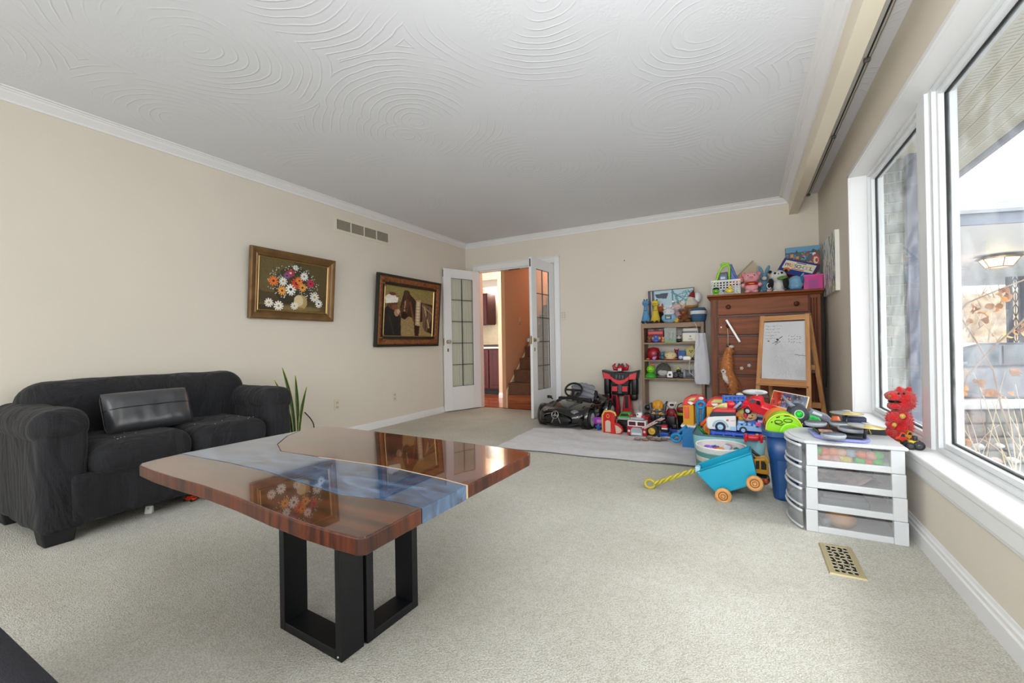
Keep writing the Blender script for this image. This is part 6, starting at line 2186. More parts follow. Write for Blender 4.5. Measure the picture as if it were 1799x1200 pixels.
# ================================================================== sheet on the carpet
def sheetf(u, v):
    x0, x1 = -2.03 - .04 * v, -.34 + .14 * v
    x = x0 + (x1 - x0) * u
    y = 3.39 + (.09 * u) + v * (.90 + .20 * math.sin(u * 2.6))
    z = .006 + .018 * max(0, mnoise.noise(Vector((x * 2.2, y * 5, 0)))) + .030 * max(0, mnoise.noise(Vector((x * 6 + y * 3, y * 4, 5)))) * (v ** .5) * (1 - u * .6)
    y += .02 * mnoise.noise(Vector((x * 3, v * 4, 2)))
    return (x, y, z)
shm = MB().grid(sheetf, 70, 44)
sht = thing('play_sheet', 'pale grey cotton sheet spread wrinkled on the carpet in front of the toys', 'sheet', (0, 0, 0))
shm.build('cloth', cloth('#d8d8da'), sht)
MB().tube([tuple(Vector(sheetf(i / 30, 0)) + Vector((0, -.002, .001))) for i in range(31)], .003, 5).build('dark_hem', mat('sheet_hem', '#6d6d70', .9), sht)

# ================================================================== ride-on toy car
rc = thing('ride_on_car', 'glossy black ride on toy sports car parked beside the right glazed door', 'toy car', (-1.85, 4.44, 0), R(-9))
M_gb = mat('gloss_black', '#0a0a0b', .16, spec=.6, coat=.6)
M_mb = mat('matt_black', '#111112', .55)
M_chr = mat('toy_chrome', '#c9ccd0', .18, 1.0)
# loft of cross sections along the length: y (0 front) -> half width, list of (x,z) points
def sec(y, hw, zb, zs, zt, crown=.02):
    return [(-hw * .92, zb), (-hw, zb + .03), (-hw, zs), (-hw * .86, zs + (zt - zs) * .6), (-hw * .5, zt), (0, zt + crown), (hw * .5, zt), (hw * .86, zs + (zt - zs) * .6), (hw, zs), (hw, zb + .03), (hw * .92, zb)], y
secs = [sec(.0, .17, .07, .12, .155), sec(.03, .24, .045, .14, .185), sec(.10, .285, .04, .165, .215), sec(.24, .30, .05, .20, .245), sec(.40, .295, .06, .225, .27), sec(.48, .285, .06, .235, .262, 0),
        sec(.55, .275, .06, .235, .20, -.05), sec(.75, .27, .06, .235, .18, -.05), sec(.84, .29, .06, .25, .29, 0), sec(.95, .29, .06, .25, .32, .01), sec(1.04, .26, .08, .22, .28), sec(1.08, .20, .11, .2, .25)]
q = MB()
n = 11
vs, fs = [], []
for pts, y in secs:
    vs += [(x, y, z) for x, z in pts]
for i in range(len(secs) - 1):
    for j in range(n):
        k = (j + 1) % n
        fs.append((i * n + j, i * n + k, (i + 1) * n + k, (i + 1) * n + j))
fs.append(tuple(range(n))); fs.append(tuple(reversed([(len(secs) - 1) * n + j for j in range(n)])))
q.add(vs, [f[::-1] for f in fs], True)
o = q.build('car_shell', M_gb, rc, sub=2)
def carz(y, t=0):
    for (a, ya), (b, yb) in zip(secs, secs[1:]):
        if ya <= y <= yb:
            f = (y - ya) / (yb - ya)
            return (a[5][1] * (1 - f) + b[5][1] * f)
    return .2
for s in (-1, 1):
    # front wheel arches, wheels
    MB().at((s * .268, .23, .105), (0, R(90), 0)).lathe([(.112, -.045), (.128, -.04), (.128, .04), (.112, .045)], seg=22, caps=False).build('wheel_arch', M_gb, rc)
    MB().at((s * .262, .87, .115), (0, R(90), 0)).lathe([(.118, -.045), (.136, -.04), (.136, .045), (.118, .05)], seg=22).build('wheel_arch', M_gb, rc)
    for y, r_ in ((.23, .098), (.87, .108)):
        wq = MB().at((s * .292, y, r_), (0, R(90), 0)).lathe([(r_ * .72, -.036), (r_ * .95, -.036), (r_, -.028), (r_, .028), (r_ * .95, .036), (r_ * .72, .036)], seg=26, caps=False)
        wh = wq.build('wheel', mat('toy_tyre_black', '#141415', .6), rc)
        hb = MB().at((s * .292, y, r_), (0, R(90), 0))
        hb.lathe([(r_ * .66, -.035), (r_ * .74, -.035), (r_ * .74, .035), (r_ * .66, .035)], seg=26, caps=False)
        hb.lathe([(0, -.03), (.02, -.03), (.02, .03), (0, .03)], seg=12)
        for k in range(8):
            a = k * math.pi / 4
            c, s2 = math.cos(a), math.sin(a)
            hb.m = Matrix.Translation((s * .292, y, r_)) @ Matrix.Rotation(a, 4, 'X')
            hb.box((s * .028, 0, r_ * .36), (.012, .022, r_ * .70))
        hb.build('alloy_rim', mat('rim_grey', '#b4b7bc', .4), wh)
        MB().at((s * .285, y, r_), (0, R(90), 0)).lathe([(0, -.02), (r_ * .64, -.02), (r_ * .64, .01), (0, .01)], seg=20).build('rim_back', M_mb, wh)
    # headlights
    MB().at((s * .185, .062, .165), (R(-30), 0, s * R(28))).ell((0, 0, 0), (.105, .04, .085), 18, 12).build('headlight', mat('headlight_lens', '#8e9296', .08, .6, coat=1), rc)
    MB().at((s * .187, .045, .163), (R(-30), 0, s * R(28))).ell((0, 0, 0), (.042, .02, .042), 12, 8).build('headlight_bulb', M_chr, rc)
    # side vents, mirrors
    MB().span(s * .288, s * .297, .40, .50, .15, .18).span(s * .288, s * .297, .40, .50, .11, .14).build('side_vent', mat('vent_silver', '#8a8d90', .4, .5), rc)
    MB().rbox((s * .30, .42, .285), (.06, .04, .035), .012).cyl((s * .26, .43, .26), (s * .29, .42, .28), .008).build('side_mirror', M_gb, rc)
    MB().tube([(s * .20, .02, .055), (s * .13, -.004, .045), (s * .05, -.010, .045)], .006, 6).build('chrome_lip', M_chr, rc)
MB().tube([(.245, .03, .07), (.15, -.006, .045), (0, -.018, .04), (-.15, -.006, .045), (-.245, .03, .07)], .008, 8).build('front_lip', M_mb, rc)
# grille: v-shaped nose with mesh
MB().at((0, -.004, .10), (R(-12), 0, 0)).ell((0, 0, 0), (.34, .05, .085), 20, 10).build('grille_opening', M_mb, rc)
q = MB()
for s in (-1, 1):
    q.bar((s * .012, -.030, .155), (s * .055, -.034, .062), .008, .006, (0, 1, 0))
q.build('nose_struts', M_chr, rc)
# emblem: three-pointed star in a ring
em = MB()
ER = .040
em.tube([(ER * math.cos(a), 0, ER * math.sin(a)) for a in [i * math.pi / 16 for i in range(32)]], .0038, 6, closed=True)
for k in range(3):
    a = R(90 + 120 * k)
    tip = (ER * math.cos(a), ER * math.sin(a))
    l_ = (.008 * math.cos(a + 2.1 / 2 + .0), .008 * math.sin(a + 1.05))
    r2 = (.008 * math.cos(a - 1.05), .008 * math.sin(a - 1.05))
    em.prism([(0, 0), l_, tip, r2], -.003, .003, 'y')
em.build('star_emblem', M_chr, rc, loc=(-.01, -.040, .150), rot=(R(-22), 0, 0))
rc.scale = (1.04, .80, 1.05)
# hood panel line, air scoops
for s in (-1, 1):
    MB().tube([(s * .10, .10, .222), (s * .12, .22, .252), (s * .15, .40, .282)], .003, 5).build('hood_line', M_mb, rc)
    MB().at((s * .13, .33, .262), (R(12), 0, 0)).ell((0, 0, 0), (.07, .09, .022), 12, 8).build('hood_scoop', M_mb, rc)
sc_ = MB().ell((-.06, .22, .249), (.09, .02, .004), 10, 6)
o = sc_.build('worn_scratch', mat('scratch_tan', '#8a6a52', .6), rc)
# cockpit: dash, steering wheel, seat with cloth
MB().rbox((0, .50, .265), (.42, .07, .05), .02).build('dashboard', M_mb, rc)
MB().tube([(0, .52, .29), (0, .60, .33)], .016, 8).build('steering_column', M_mb, rc)
st = MB()
st.m = Matrix.Translation((-.04, .56, .365)) @ Matrix.Rotation(R(-30), 4, 'X')
st.tube([(.108 * math.cos(a), 0, .085 * math.sin(a)) for a in [i * math.pi / 14 for i in range(28)]], .012, 8, closed=True)
st.rbox((0, -.004, -.005), (.045, .02, .035), .008)
st.bar((-.10, 0, 0), (.10, 0, 0), .02, .012, (0, 1, 0))
st.bar((0, 0, -.08), (0, 0, 0), .03, .012, (0, 1, 0))
st.build('steering_wheel', M_mb, rc)
MB().rbox((0, .70, .21), (.30, .22, .06), .02).build('seat_base', M_mb, rc)
MB().at((0, .84, .27), (R(-14), 0, 0)).rbox((0, 0, 0), (.30, .06, .16), .025).build('seat_back', M_mb, rc)
ct = thing('grey_cloth', 'crumpled dark grey cloth draped over the ride on car seat', 'cloth', (-1.755, 4.96, 0), R(-9))
q = MB().grid(lambda u, v: ((u - .5) * .32, .01 + .05 * v + .009 * math.sin(v * 26 + u * 4), .25 + .21 * v * (1 - .18 * (2 * u - 1) ** 2) + .012 * mnoise.noise(Vector((u * 6, v * 6, 0)))), 30, 26)
q.build('draped_cloth', cloth('#8a8b92'), ct)

# ================================================================== robot
rb, w, h = T('red_robot', 'tall red and black toy robot with a horned helmet standing by the wall', 'robot', (1063, 638, 1123, 735), 5.37, 0)
MRr, MRb, MRs = plastic('#b3152a'), mat('robot_black', '#0e0e11', .35), plastic('#e23a44')
W2 = w / 2
for s in (-1, 1):
    bevel(MB().prism([(s * W2 * .10, h * .16), (s * W2 * .20, h * .44), (s * W2 * .52, h * .44), (s * W2 * .62, h * .16)], -.05, .05, 'y').build('thigh', MRr, rb), .006)
    MB().span(s * W2 * .26, s * W2 * .44, -.056, -.05, h * .20, h * .42).build('thigh_panel', MRb, rb)
    bevel(MB().prism([(s * W2 * .08, 0), (s * W2 * .12, h * .17), (s * W2 * .62, h * .17), (s * W2 * .74, 0)], -.09, .06, 'y').build('boot', MRr, rb), .008)
    bevel(MB().rbox((s * W2 * .80, 0, h * .60), (W2 * .34, .10, h * .34), .02).build('arm', MRb, rb), .002)
    MB().rbox((s * W2 * .78, -.01, h * .40), (W2 * .34, .09, h * .12), .02).build('fist', MRb, rb)
    bevel(MB().prism([(s * W2 * .46, h * .70), (s * W2 * .50, h * .84), (s * W2 * 1.06, h * .88), (s * W2 * .96, h * .72)], -.07, .06, 'y').build('shoulder', MRb, rb), .006)
    q = MB().prism([(s * W2 * .52, h * .71), (s * W2 * .56, h * .80), (s * W2 * .98, h * .84), (s * W2 * .92, h * .72)], -.078, -.07, 'y')
    bevel(q.build('shoulder_plate', MRs, rb), .002)
    MB().span(s * W2 * .14, s * W2 * .44, -.082, -.06, h * .50, h * .585).build('belly_plate', MRs, rb)
bevel(MB().prism([(-W2 * .48, h * .60), (-W2 * .62, h * .84), (W2 * .62, h * .84), (W2 * .48, h * .60)], -.06, .05, 'y').build('chest', MRb, rb), .008)
cp_ = [(-W2 * .56, h * .78), (-W2 * .5, h * .70), (-W2 * .2, h * .635), (0, h * .62), (W2 * .2, h * .635), (W2 * .5, h * .70), (W2 * .56, h * .78), (W2 * .3, h * .715), (0, h * .695), (-W2 * .3, h * .715)]
bevel(MB().prism(cp_, -.085, -.06, 'y').build('chest_crescent', MRs, rb), .003)
bevel(MB().rbox((0, 0, h * .52), (W2 * .98, .11, h * .18), .012).build('waist', MRb, rb), .001)
MB().span(-W2 * .10, W2 * .10, -.075, -.055, h * .46, h * .62).build('centre_strip', mat('robot_grey', '#4b4d55', .4), rb)
for k in range(3):
    MB().rbox((-W2 * .18 + k * W2 * .18, -.07, h * .755), (W2 * .14, .02, h * .07), .004).build('chest_vent', mat('robot_grey', '#4b4d55', .4), rb)
MB().rbox((0, 0, h * .44), (W2 * 1.0, .10, h * .05), .01).build('hip', MRb, rb)
MB().ell((0, -.01, h * .905), (W2 * .40, .10, h * .13), 16, 10).build('head', MRr, rb)
MB().rbox((0, -.055, h * .885), (W2 * .22, .02, h * .05), .005).build('face_plate', plastic('#c9c9cc'), rb)
for s in (-1, 1):
    q = MB().tube([(s * W2 * .16, -.01, h * .90), (s * W2 * .36, -.01, h * .90), (s * W2 * .42, -.01, h * .95), (s * W2 * .30, -.01, h * 1.0)], [.02, .024, .018, .004], 10)
    q.build('helmet_horn', MRr, rb)
MB().prism([(-W2 * .2, h * .93), (-W2 * .12, h * 1.0), (0, h * .97), (W2 * .1, h * 1.0), (W2 * .2, h * .93)], -.02, .02, 'y').build('helmet_crest', MRb, rb)

# ================================================================== row of toys behind the sheet
# purple brick and blue bits by the car wheel
r_, w, h = T('purple_block_toy', 'purple toy block with a lilac face between the car wheel and the red playset', 'toy', (1044, 730, 1060, 748), 4.62, 0)
MB().rbox((0, 0, h * .62), (w, .06, h * .5), .006).build('upper_block', plastic('#a43ab0'), r_)
MB().span(-w * .1, w * .48, -.033, -.030, h * .5, h * .72).build('lilac_face', plastic('#c68ad6'), r_)
MB().rbox((0, 0, h * .18), (w * .8, .05, h * .36), .006).build('lower_block', plastic('#2a1a2e'), r_)
r_, w, h = T('blue_star_toy', 'small blue and green star toy on the floor left of the red playset', 'toy', (1046, 745, 1057, 757), 4.50, 0)
MB().ell((0, 0, h * .5), (w * .6, .03, h * .8), 10, 8).build('body', plastic('#2f4fa8'), r_)
for k in range(5):
    a = k * 1.257 + .3
    MB().ell((w * .35 * math.cos(a), 0, h * .5 + h * .35 * math.sin(a)), (w * .3, .02, h * .3), 8, 6).build('point', plastic(['#3a66c0', '#3aa07a'][k % 2]), r_)
# red and yellow playset
r_, w, h = T('red_playset', 'red arched toy playset with a yellow rim and cream door panels', 'toy', (1059, 722, 1096, 767), 4.40, 0)
P_r, P_y, P_c = plastic('#bb1418'), plastic('#e2b05a'), plastic('#c9b4a2')
x0 = -w / 2
def archp(x0, x1, z0, z1, n=10):
    r2 = (x1 - x0) / 2
    c = (x0 + x1) / 2
    return [(x0, z0)] + [(c - r2 * math.cos(a), z1 - r2 * .8 + r2 * .8 * math.sin(a)) for a in [i * math.pi / n for i in range(n + 1)]] + [(x1, z0)]
bevel(MB().prism(archp(x0 + .01, x0 + w * .60, 0, h * .96), -.02, .05, 'y').build('arch_body', P_r, r_), .004)
yb = MB().tube([(x0 + .005, -.012, h * .12), (x0 + .005, -.012, h * .80), (x0 + w * .12, -.012, h * .97), (x0 + w * .40, -.012, h * 1.0), (x0 + w * .60, -.012, h * .93), (x0 + w * .66, -.012, h * .80)], .011, 8)
yb.build('yellow_rim', P_y, r_)
bevel(MB().prism(archp(x0 + w * .16, x0 + w * .42, h * .10, h * .60), -.026, -.02, 'y').build('cream_door', P_c, r_), .002)
q = MB(); q.tube([(x0 + w * .29 + .014 * math.cos(a), -.022, h * .78 + .018 * math.sin(a)) for a in [i * .628 for i in range(10)]], .003, 6, closed=True)
q.build('yellow_ring', P_y, r_)
for k in range(3):
    MB().span(x0 + w * (.47 + .05 * k), x0 + w * (.49 + .05 * k), -.024, -.02, h * .05, h * .8).build('red_rib', plastic('#e23a2c'), r_)
q = MB().prism([(x0 + w * .60, 0), (x0 + w * .56, h * .50), (x0 + w * .76, h * .46), (x0 + w * .92, h * .34), (x0 + w * .99, h * .20), (x0 + w * .90, h * .06), (x0 + w * .80, 0)], -.02, .03, 'y')
bevel(q.build('side_wing', P_r, r_), .004)
q = MB().prism([(x0 + w * .66, h * .06), (x0 + w * .62, h * .42), (x0 + w * .76, h * .38), (x0 + w * .90, h * .28), (x0 + w * .94, h * .19), (x0 + w * .86, h * .09)], -.026, -.02, 'y')
bevel(q.build('cream_wing_panel', P_c, r_), .002)
# green car on a dark crate
r_, w, h = T('dark_toy_crate', 'small black toy crate under the green toy car', 'toy', (1086, 737, 1108, 765), 4.52, 0)
bevel(MB().span(-w / 2, w / 2, -.03, .05, 0, h * .92).build('crate_body', plastic('#131214'), r_), .004)
for k in range(4):
    MB().span(-w / 2 + .006, w / 2 - .006, -.033, -.03, h * (.1 + .2 * k), h * (.16 + .2 * k)).build('slat', plastic('#221d1f'), r_)
ctop = h * .92
r_, w, h = T('green_toy_car', 'lime green toy car with a silver bumper on the small black crate', 'toy car', (1086, 724, 1111, 741), 4.52, ctop + .001)
bevel(MB().prism([(-w * .5, h * .1), (-w * .5, h * .45), (-w * .36, h * .55), (-w * .26, h * .95), (w * .34, h * .98), (w * .46, h * .5), (w * .5, h * .1)], -.03, .06, 'y').build('body', plastic('#3fb53c'), r_), .006)
MB().prism([(-w * .30, h * .56), (-w * .22, h * .88), (w * .26, h * .9), (w * .34, h * .56)], -.033, -.03, 'y').build('windscreen', plastic('#16261c'), r_)
MB().rbox((0, -.034, h * .26), (w * .98, .012, h * .26), .005).build('bumper', plastic('#9aa39b'), r_)
for s in (-1, 1):
    MB().ell((s * w * .34, -.042, h * .34), (w * .16, .008, h * .14), 8, 6).build('headlamp', plastic('#d4e0cc'), r_)
    wheel(r_, s * w * .42, .0, h * .16, h * .16, .012, 'x')
# fire truck
r_, w, h = T('toy_fire_engine', 'white and red toy fire engine with a silver grille facing the sheet', 'toy truck', (1102, 722, 1136, 768), 4.36, 0)
F_w, F_r, F_g = plastic('#e6dfe0'), plastic('#a81626'), plastic('#a2a7ae')
L = .26
bevel(MB().span(-w / 2, w / 2, 0, L, h * .06, h * .34).build('chassis', F_r, r_), .004)
bevel(MB().span(-w * .48, w * .48, .0, .10, h * .34, h * .62).build('cab', F_w, r_), .008)
for x0, x1 in ((-.40, -.05), (.05, .40)):
    MB().span(w * x0, w * x1, -.004, .001, h * .44, h * .58).build('cab_window', plastic('#4a1420'), r_)
MB().span(-w * .5, w * .5, -.006, .0, h * .34, h * .40).build('red_stripe', F_r, r_)
g = MB().prism([(-w * .30, h * .06), (-w * .30, h * .28), (-w * .2, h * .37), (w * .2, h * .37), (w * .30, h * .28), (w * .30, h * .06)], -.016, 0, 'y')
bevel(g.build('grille', F_g, r_), .003)
MB().span(-w * .24, w * .24, -.019, -.016, h * .10, h * .17).build('number_plate', plastic('#d5d8dc'), r_)
for s in (-1, 1):
    MB().ell((s * w * .40, -.006, h * .22), (w * .14, .012, h * .1), 10, 8).build('headlamp', plastic('#d8c9c9'), r_)
    wheel(r_, s * w * .44, .05, h * .12, h * .12, .022, 'x')
    wheel(r_, s * w * .44, .20, h * .12, h * .12, .022, 'x')
bevel(MB().rbox((0, .06, h * .68), (w * .7, .09, h * .10), .008).build('roof_pod', F_g, r_), .001)
MB().rbox((w * .08, .07, h * .80), (w * .30, .06, h * .22), .014).build('white_turret', F_w, r_)
MB().ell((w * .02, .038, h * .84), (.014, .008, .016), 8, 6).build('turret_port', plastic('#2a2226'), r_)
MB().rbox((-w * .34, .05, h * .78), (w * .2, .03, h * .06), .004).build('red_beacon', plastic('#d0203a'), r_)
MB().rbox((w * .3, .05, h * .76), (w * .2, .03, h * .06), .004).build('red_beacon', plastic('#d0203a'), r_)
bevel(MB().span(-w * .46, w * .46, .11, L, h * .34, h * .70).build('rear_body', F_r, r_), .004)
q = MB().bar((w * .30, -.02, h * .38), (w * 1.15, .16, h * .70), .010, .010).bar((w * .42, -.02, h * .36), (w * 1.27, .16, h * .68), .010, .010)
for k in range(7):
    t = (k + .5) / 7
    q.bar((w * (.30 + .85 * t), -.02 + .18 * t, h * (.38 + .32 * t)), (w * (.42 + .85 * t), -.02 + .18 * t, h * (.36 + .32 * t)), .006, .006)
q.build('ladder', plastic('#e2c6c2'), r_)
r_, w, h = T('grey_aerial_toy', 'thin grey branched toy aerial standing behind the fire engine', 'toy', (1120, 704, 1128, 730), 4.78, 0)
h += 0
q = MB().tube([(0, 0, 0), (0, 0, h * .7), (-.01, 0, h)], .005, 6).tube([(0, 0, h * .75), (.018, 0, h * .98)], .004, 6).tube([(0, 0, h * .6), (-.016, 0, h * .8)], .004, 6).tube([(0, 0, h * .7), (.014, 0, h * .84)], .004, 6)
q.build('mast', plastic('#8d8d92'), r_)
MB().lathe([(0, 0), (.03, 0), (.02, .02), (0, .02)], seg=12).build('base', plastic('#2c2c30'), r_)
# yellow robot mask on a dark block
def blk(name, label, px, Y, col, n=2, cat='toy', z=0):
    r_, w, h = T(name, label, cat, px, Y, z)
    bevel(MB().rbox((0, 0, h * .36), (w, .09, h * .72), .012).build('body', plastic(col), r_), .001)
    for k in range(n):
        x = -w * .3 + w * .6 * k / max(1, n - 1)
        MB().rbox((x, -.01, h * .82), (w * .3, .05, h * .34), .008).build('knob_top', plastic(col), r_)
    return r_, w, h
r_, w, h = blk('dark_engine_toy', 'black toy engine block under the yellow robot mask', (1141, 728, 1172, 762), 4.66, '#15161a', 3)
mk, w, h = T('yellow_robot_mask', 'yellow toy robot mask with grey eye band among the floor toys', 'toy mask', (1143, 703, 1170, 733), 4.70)
mk.location.z = r_.location.z + aty(1156, 729, 4.66).z * 1.0
h = aty(1156, 703, 4.7).z - mk.location.z
YM, GM_ = mat('mask_yellow', '#d9992a', .35), mat('mask_grey', '#5a5c60', .4)
MB().ell((0, 0, h * .58), (w * .78, .12, h * .88), 20, 14).build('dome', YM, mk)
for k in (-1, 0, 1):
    MB().at((k * w * .18, -.048, h * .76), (R(-28), 0, 0)).rbox((0, 0, 0), (w * .10, .02, h * .36), .008).build('ridge', YM, mk)
bevel(MB().prism([(-w * .38, h * .50), (-w * .14, h * .38), (0, h * .42), (w * .14, h * .38), (w * .38, h * .50), (w * .34, h * .30), (0, h * .26), (-w * .34, h * .30)], -.074, -.02, 'y').build('eye_band', GM_, mk), .003)
for s in (-1, 1):
    MB().ell((s * w * .18, -.078, h * .40), (w * .14, .012, h * .09), 10, 8).build('eye', plastic('#b9cdd8'), mk)
    MB().at((s * w * .44, 0, h * .45), (0, s * R(8), 0)).rbox((0, 0, 0), (w * .14, .09, h * .7), .012).build('side_guard', GM_, mk)
bevel(MB().prism([(-w * .34, h * .26), (-w * .2, h * .04), (w * .2, h * .04), (w * .34, h * .26), (0, h * .16)], -.07, .0, 'y').build('jaw', YM, mk), .004)
MB().prism([(-w * .14, h * .06), (-w * .09, h * .24), (w * .09, h * .24), (w * .14, h * .06)], -.078, -.06, 'y').build('mouth_plate', GM_, mk)
# hoop headset left of the mask
r_, w, h = T('black_headset', 'black hoop shaped headset toy with orange spots left of the yellow mask', 'toy', (1129, 707, 1146, 750), 4.82, 0)
MB().tube([(w * .4 * math.cos(a), 0, h * .66 + h * .26 * math.sin(a)) for a in [i * .42 for i in range(15)]], .008, 8, closed=True).build('hoop', plastic('#7c8088'), r_)
MB().rbox((0, .02, h * .3), (w * .8, .06, h * .6), .02).build('box', plastic('#19191d'), r_)
MB().ell((w * .1, -.01, h * .82), (w * .7, .05, h * .24), 12, 8).build('ear_pad', plastic('#20222a'), r_)
MB().ell((w * .36, -.02, h * .72), (w * .2, .02, h * .1), 8, 6).build('orange_spot', plastic('#c97a32'), r_)
# black and white / red doll
r_, w, h = T('red_dressed_figure', 'toy figure with black and white helmet and dark red body behind the mask', 'toy figure', (1168, 705, 1191, 762), 4.74, 0)
MB().rbox((0, 0, h * .28), (w * .8, .08, h * .56), .015).build('legs', plastic('#1b1416'), r_)
MB().ell((w * .05, 0, h * .62), (w * .8, .10, h * .36), 14, 10).build('body', mat('red_figure', '#7f2028', .5, var=.3, vscale=40), r_)
MB().ell((w * .05, -.01, h * .88), (w * .7, .10, h * .26), 14, 10).build('head', plastic('#d8d2d0'), r_)
MB().ell((w * .10, -.035, h * .90), (w * .42, .06, h * .10), 12, 8).build('visor', M_eye, r_)
for s in (-1, 1):
    MB().ell((w * .05 + s * w * .34, 0, h * .95), (w * .22, .04, h * .1), 8, 6).build('ear', plastic('#1c1c1e' if s < 0 else '#e2dedc'), r_)
    MB().at((s * w * .40, -.03, h * .56), (0, s * -.4, 0)).ell((0, 0, 0), (w * .2, .05, h * .26), 10, 8).build('arm', plastic('#8a2a30'), r_)
# dark basket with yellow green band
r_, w, h = T('black_handled_basket', 'small dark toy basket with yellow green band and black hoop handle', 'basket', (1189, 709, 1210, 765), 4.72, 0)
MB().lathe([(w * .36, 0), (w * .46, h * .8), (w * .48, h * .82), (w * .46, h * .84), (w * .40, h * .80), (w * .34, .01), (0, .01)], seg=20).build('tub', plastic('#231a14'), r_)
MB().lathe([(w * .455, h * .62), (w * .47, h * .63), (w * .475, h * .70), (w * .465, h * .71)], seg=20).build('yellow_green_band', plastic('#8f9a2a'), r_)
MB().lathe([(w * .465, h * .74), (w * .49, h * .78), (w * .49, h * .84), (w * .47, h * .86)], seg=20).build('red_rim', plastic('#7a1f22'), r_)
MB().tube([(-w * .46, 0, h * .8), (-w * .34, 0, h * .95), (0, 0, h * 1.02), (w * .34, 0, h * .95), (w * .46, 0, h * .8)], .005, 6).build('handle', M_black, r_)
# monster truck black with yellow wheels
r_, w, h = T('black_monster_truck', 'black toy monster truck with yellow wheel hubs beside the fire engine', 'toy car', (1134, 738, 1160, 768), 4.45, 0)
wheel(r_, w * .0, -.03, h * .38, h * .38, .04, 'y', '#121213', '#d9b03a')
wheel(r_, w * .7, -.02, h * .34, h * .34, .04, 'y', '#121213', '#a8842f')
wheel(r_, w * .0, .09, h * .38, h * .38, .04, 'y', '#121213', '#d9b03a')
bevel(MB().rbox((w * .35, .03, h * .62), (w * 1.1, .07, h * .3), .012).build('body', plastic('#19191b'), r_), .001)
MB().rbox((w * .35, .03, h * .86), (w * .5, .06, h * .22), .012).build('cab', plastic('#252527'), r_)
# blue buggy
r_, w, h = T('blue_toy_buggy', 'blue and red toy buggy right of the black monster truck', 'toy car', (1158, 740, 1178, 768), 4.42, 0)
bevel(MB().rbox((0, 0, h * .26), (w * .9, .09, h * .24), .008).build('blue_base', plastic('#1f4fa5'), r_), .001)
MB().rbox((0, .01, h * .5), (w * .7, .07, h * .2), .008).build('black_deck', plastic('#151518'), r_)
MB().rbox((0, -.005, h * .70), (w * .52, .06, h * .16), .01).build('red_top', plastic('#c41f3a'), r_)
MB().rbox((w * .04, -.03, h * .60), (w * .5, .03, h * .08), .004).build('white_trim', M_w, r_)
for s in (-1, 1):
    wheel(r_, s * w * .46, -.02, h * .18, h * .18, .02, 'x')
    wheel(r_, s * w * .46, .04, h * .18, h * .18, .02, 'x')
r_, w, h = T('blue_yellow_boat', 'blue toy boat with a yellow nose left of the tower toy', 'toy', (1176, 742, 1200, 768), 4.55, 0)
bevel(MB().prism([(-w * .5, h * .55), (-w * .36, h * .1), (w * .36, h * .1), (w * .5, h * .55)], -.05, .05, 'y').build('hull', plastic('#1b3f92'), r_), .008)
MB().rbox((-w * .1, 0, h * .7), (w * .4, .06, h * .34), .01).build('cabin', plastic('#15181f'), r_)
MB().ell((w * .28, -.045, h * .45), (w * .34, .04, h * .2), 12, 8).build('yellow_nose', plastic('#d9a92a'), r_)
MB().rbox((0, 0, h * .08), (w * .6, .07, h * .14), .01).build('keel', plastic('#0f1a3a'), r_)
# playing cards and a leaflet on the floor
random.seed(17)
for i, (px, py, c) in enumerate([(1120, 771, '#8a2a30'), (1134, 773, '#9a3038'), (1147, 773, '#5a4a3a'), (1157, 774, '#3a3a2e'), (1167, 773, '#6a5a48'), (1141, 769, '#4a2a2a')]):
    p = atz(px, py, .02)
    r_ = thing('picture_card', ['dark red picture card below the fire engine', 'crimson picture card right of the fire engine front', 'brown picture card in front of the monster truck', 'olive picture card in the middle of the card row', 'tan picture card at the right of the card row', 'maroon picture card at the back of the card row'][i], 'card', (p.x, p.y, .022 + .002 * i), random.uniform(-.4, .4))
    MB().span(-.030, .030, -.042, .042, 0, .0012).build('card_face', mat('card_%d' % i, c, .35, var=.4, vscale=50), r_)
    MB().span(-.022, .022, -.030, .026, .0012, .0018).build('printed_panel', mat('card_panel_%d' % i, '#b9a28a', .35, var=.5, vscale=70), r_)
p = atz(1180, 770, .02)
r_ = thing('white_leaflet', 'crumpled white leaflet beside the tower toy on the sheet edge', 'paper', (p.x, p.y, .022), .5)
MB().grid(lambda u, v: ((u - .5) * .14, (v - .5) * .10, .004 + .012 * abs(mnoise.noise(Vector((u * 4, v * 4, 0))))), 10, 8, False).build('paper', mat('paper_white', '#dfdfe2', .7), r_)

# ================================================================== tower toy with roofs and tongs
tw_, w, h = T('tower_playset', 'yellow toy tower with a red curved roof on a blue base', 'toy', (1198, 694, 1246, 773), 4.18, 0)
x0 = -w / 2
Yl, Rd, Bl = plastic('#e2a21c'), plastic('#d93a36'), plastic('#2478b5')
bevel(MB().span(x0 + w * .06, x0 + w * .98, -.09, .10, 0, h * .38).build('blue_base', Bl, tw_), .006)
bevel(MB().span(x0 + w * .08, x0 + w * .48, -.04, .09, h * .42, h * .82).build('yellow_wall', Yl, tw_), .006)
MB().rbox((x0 + w * .29, .02, h * .40), (w * .60, .16, h * .05), .010).build('white_sill', M_w, tw_)
bevel(MB().span(x0 + w * .12, x0 + w * .30, -.048, -.04, h * .55, h * .78).build('orange_shutter', plastic('#e8633a'), tw_), .003)
rf = [(x0 + w * .04, h * .80), (x0 + w * .16, h * .93), (x0 + w * .34, h * .985), (x0 + w * .56, h * 1.0), (x0 + w * .78, h * .99), (x0 + w * .86, h * .93), (x0 + w * .94, h * .86), (x0 + w * .80, h * .83), (x0 + w * .6, h * .84)]
bevel(MB().prism(rf, -.06, .10, 'y').build('red_roof', Rd, tw_), .006)
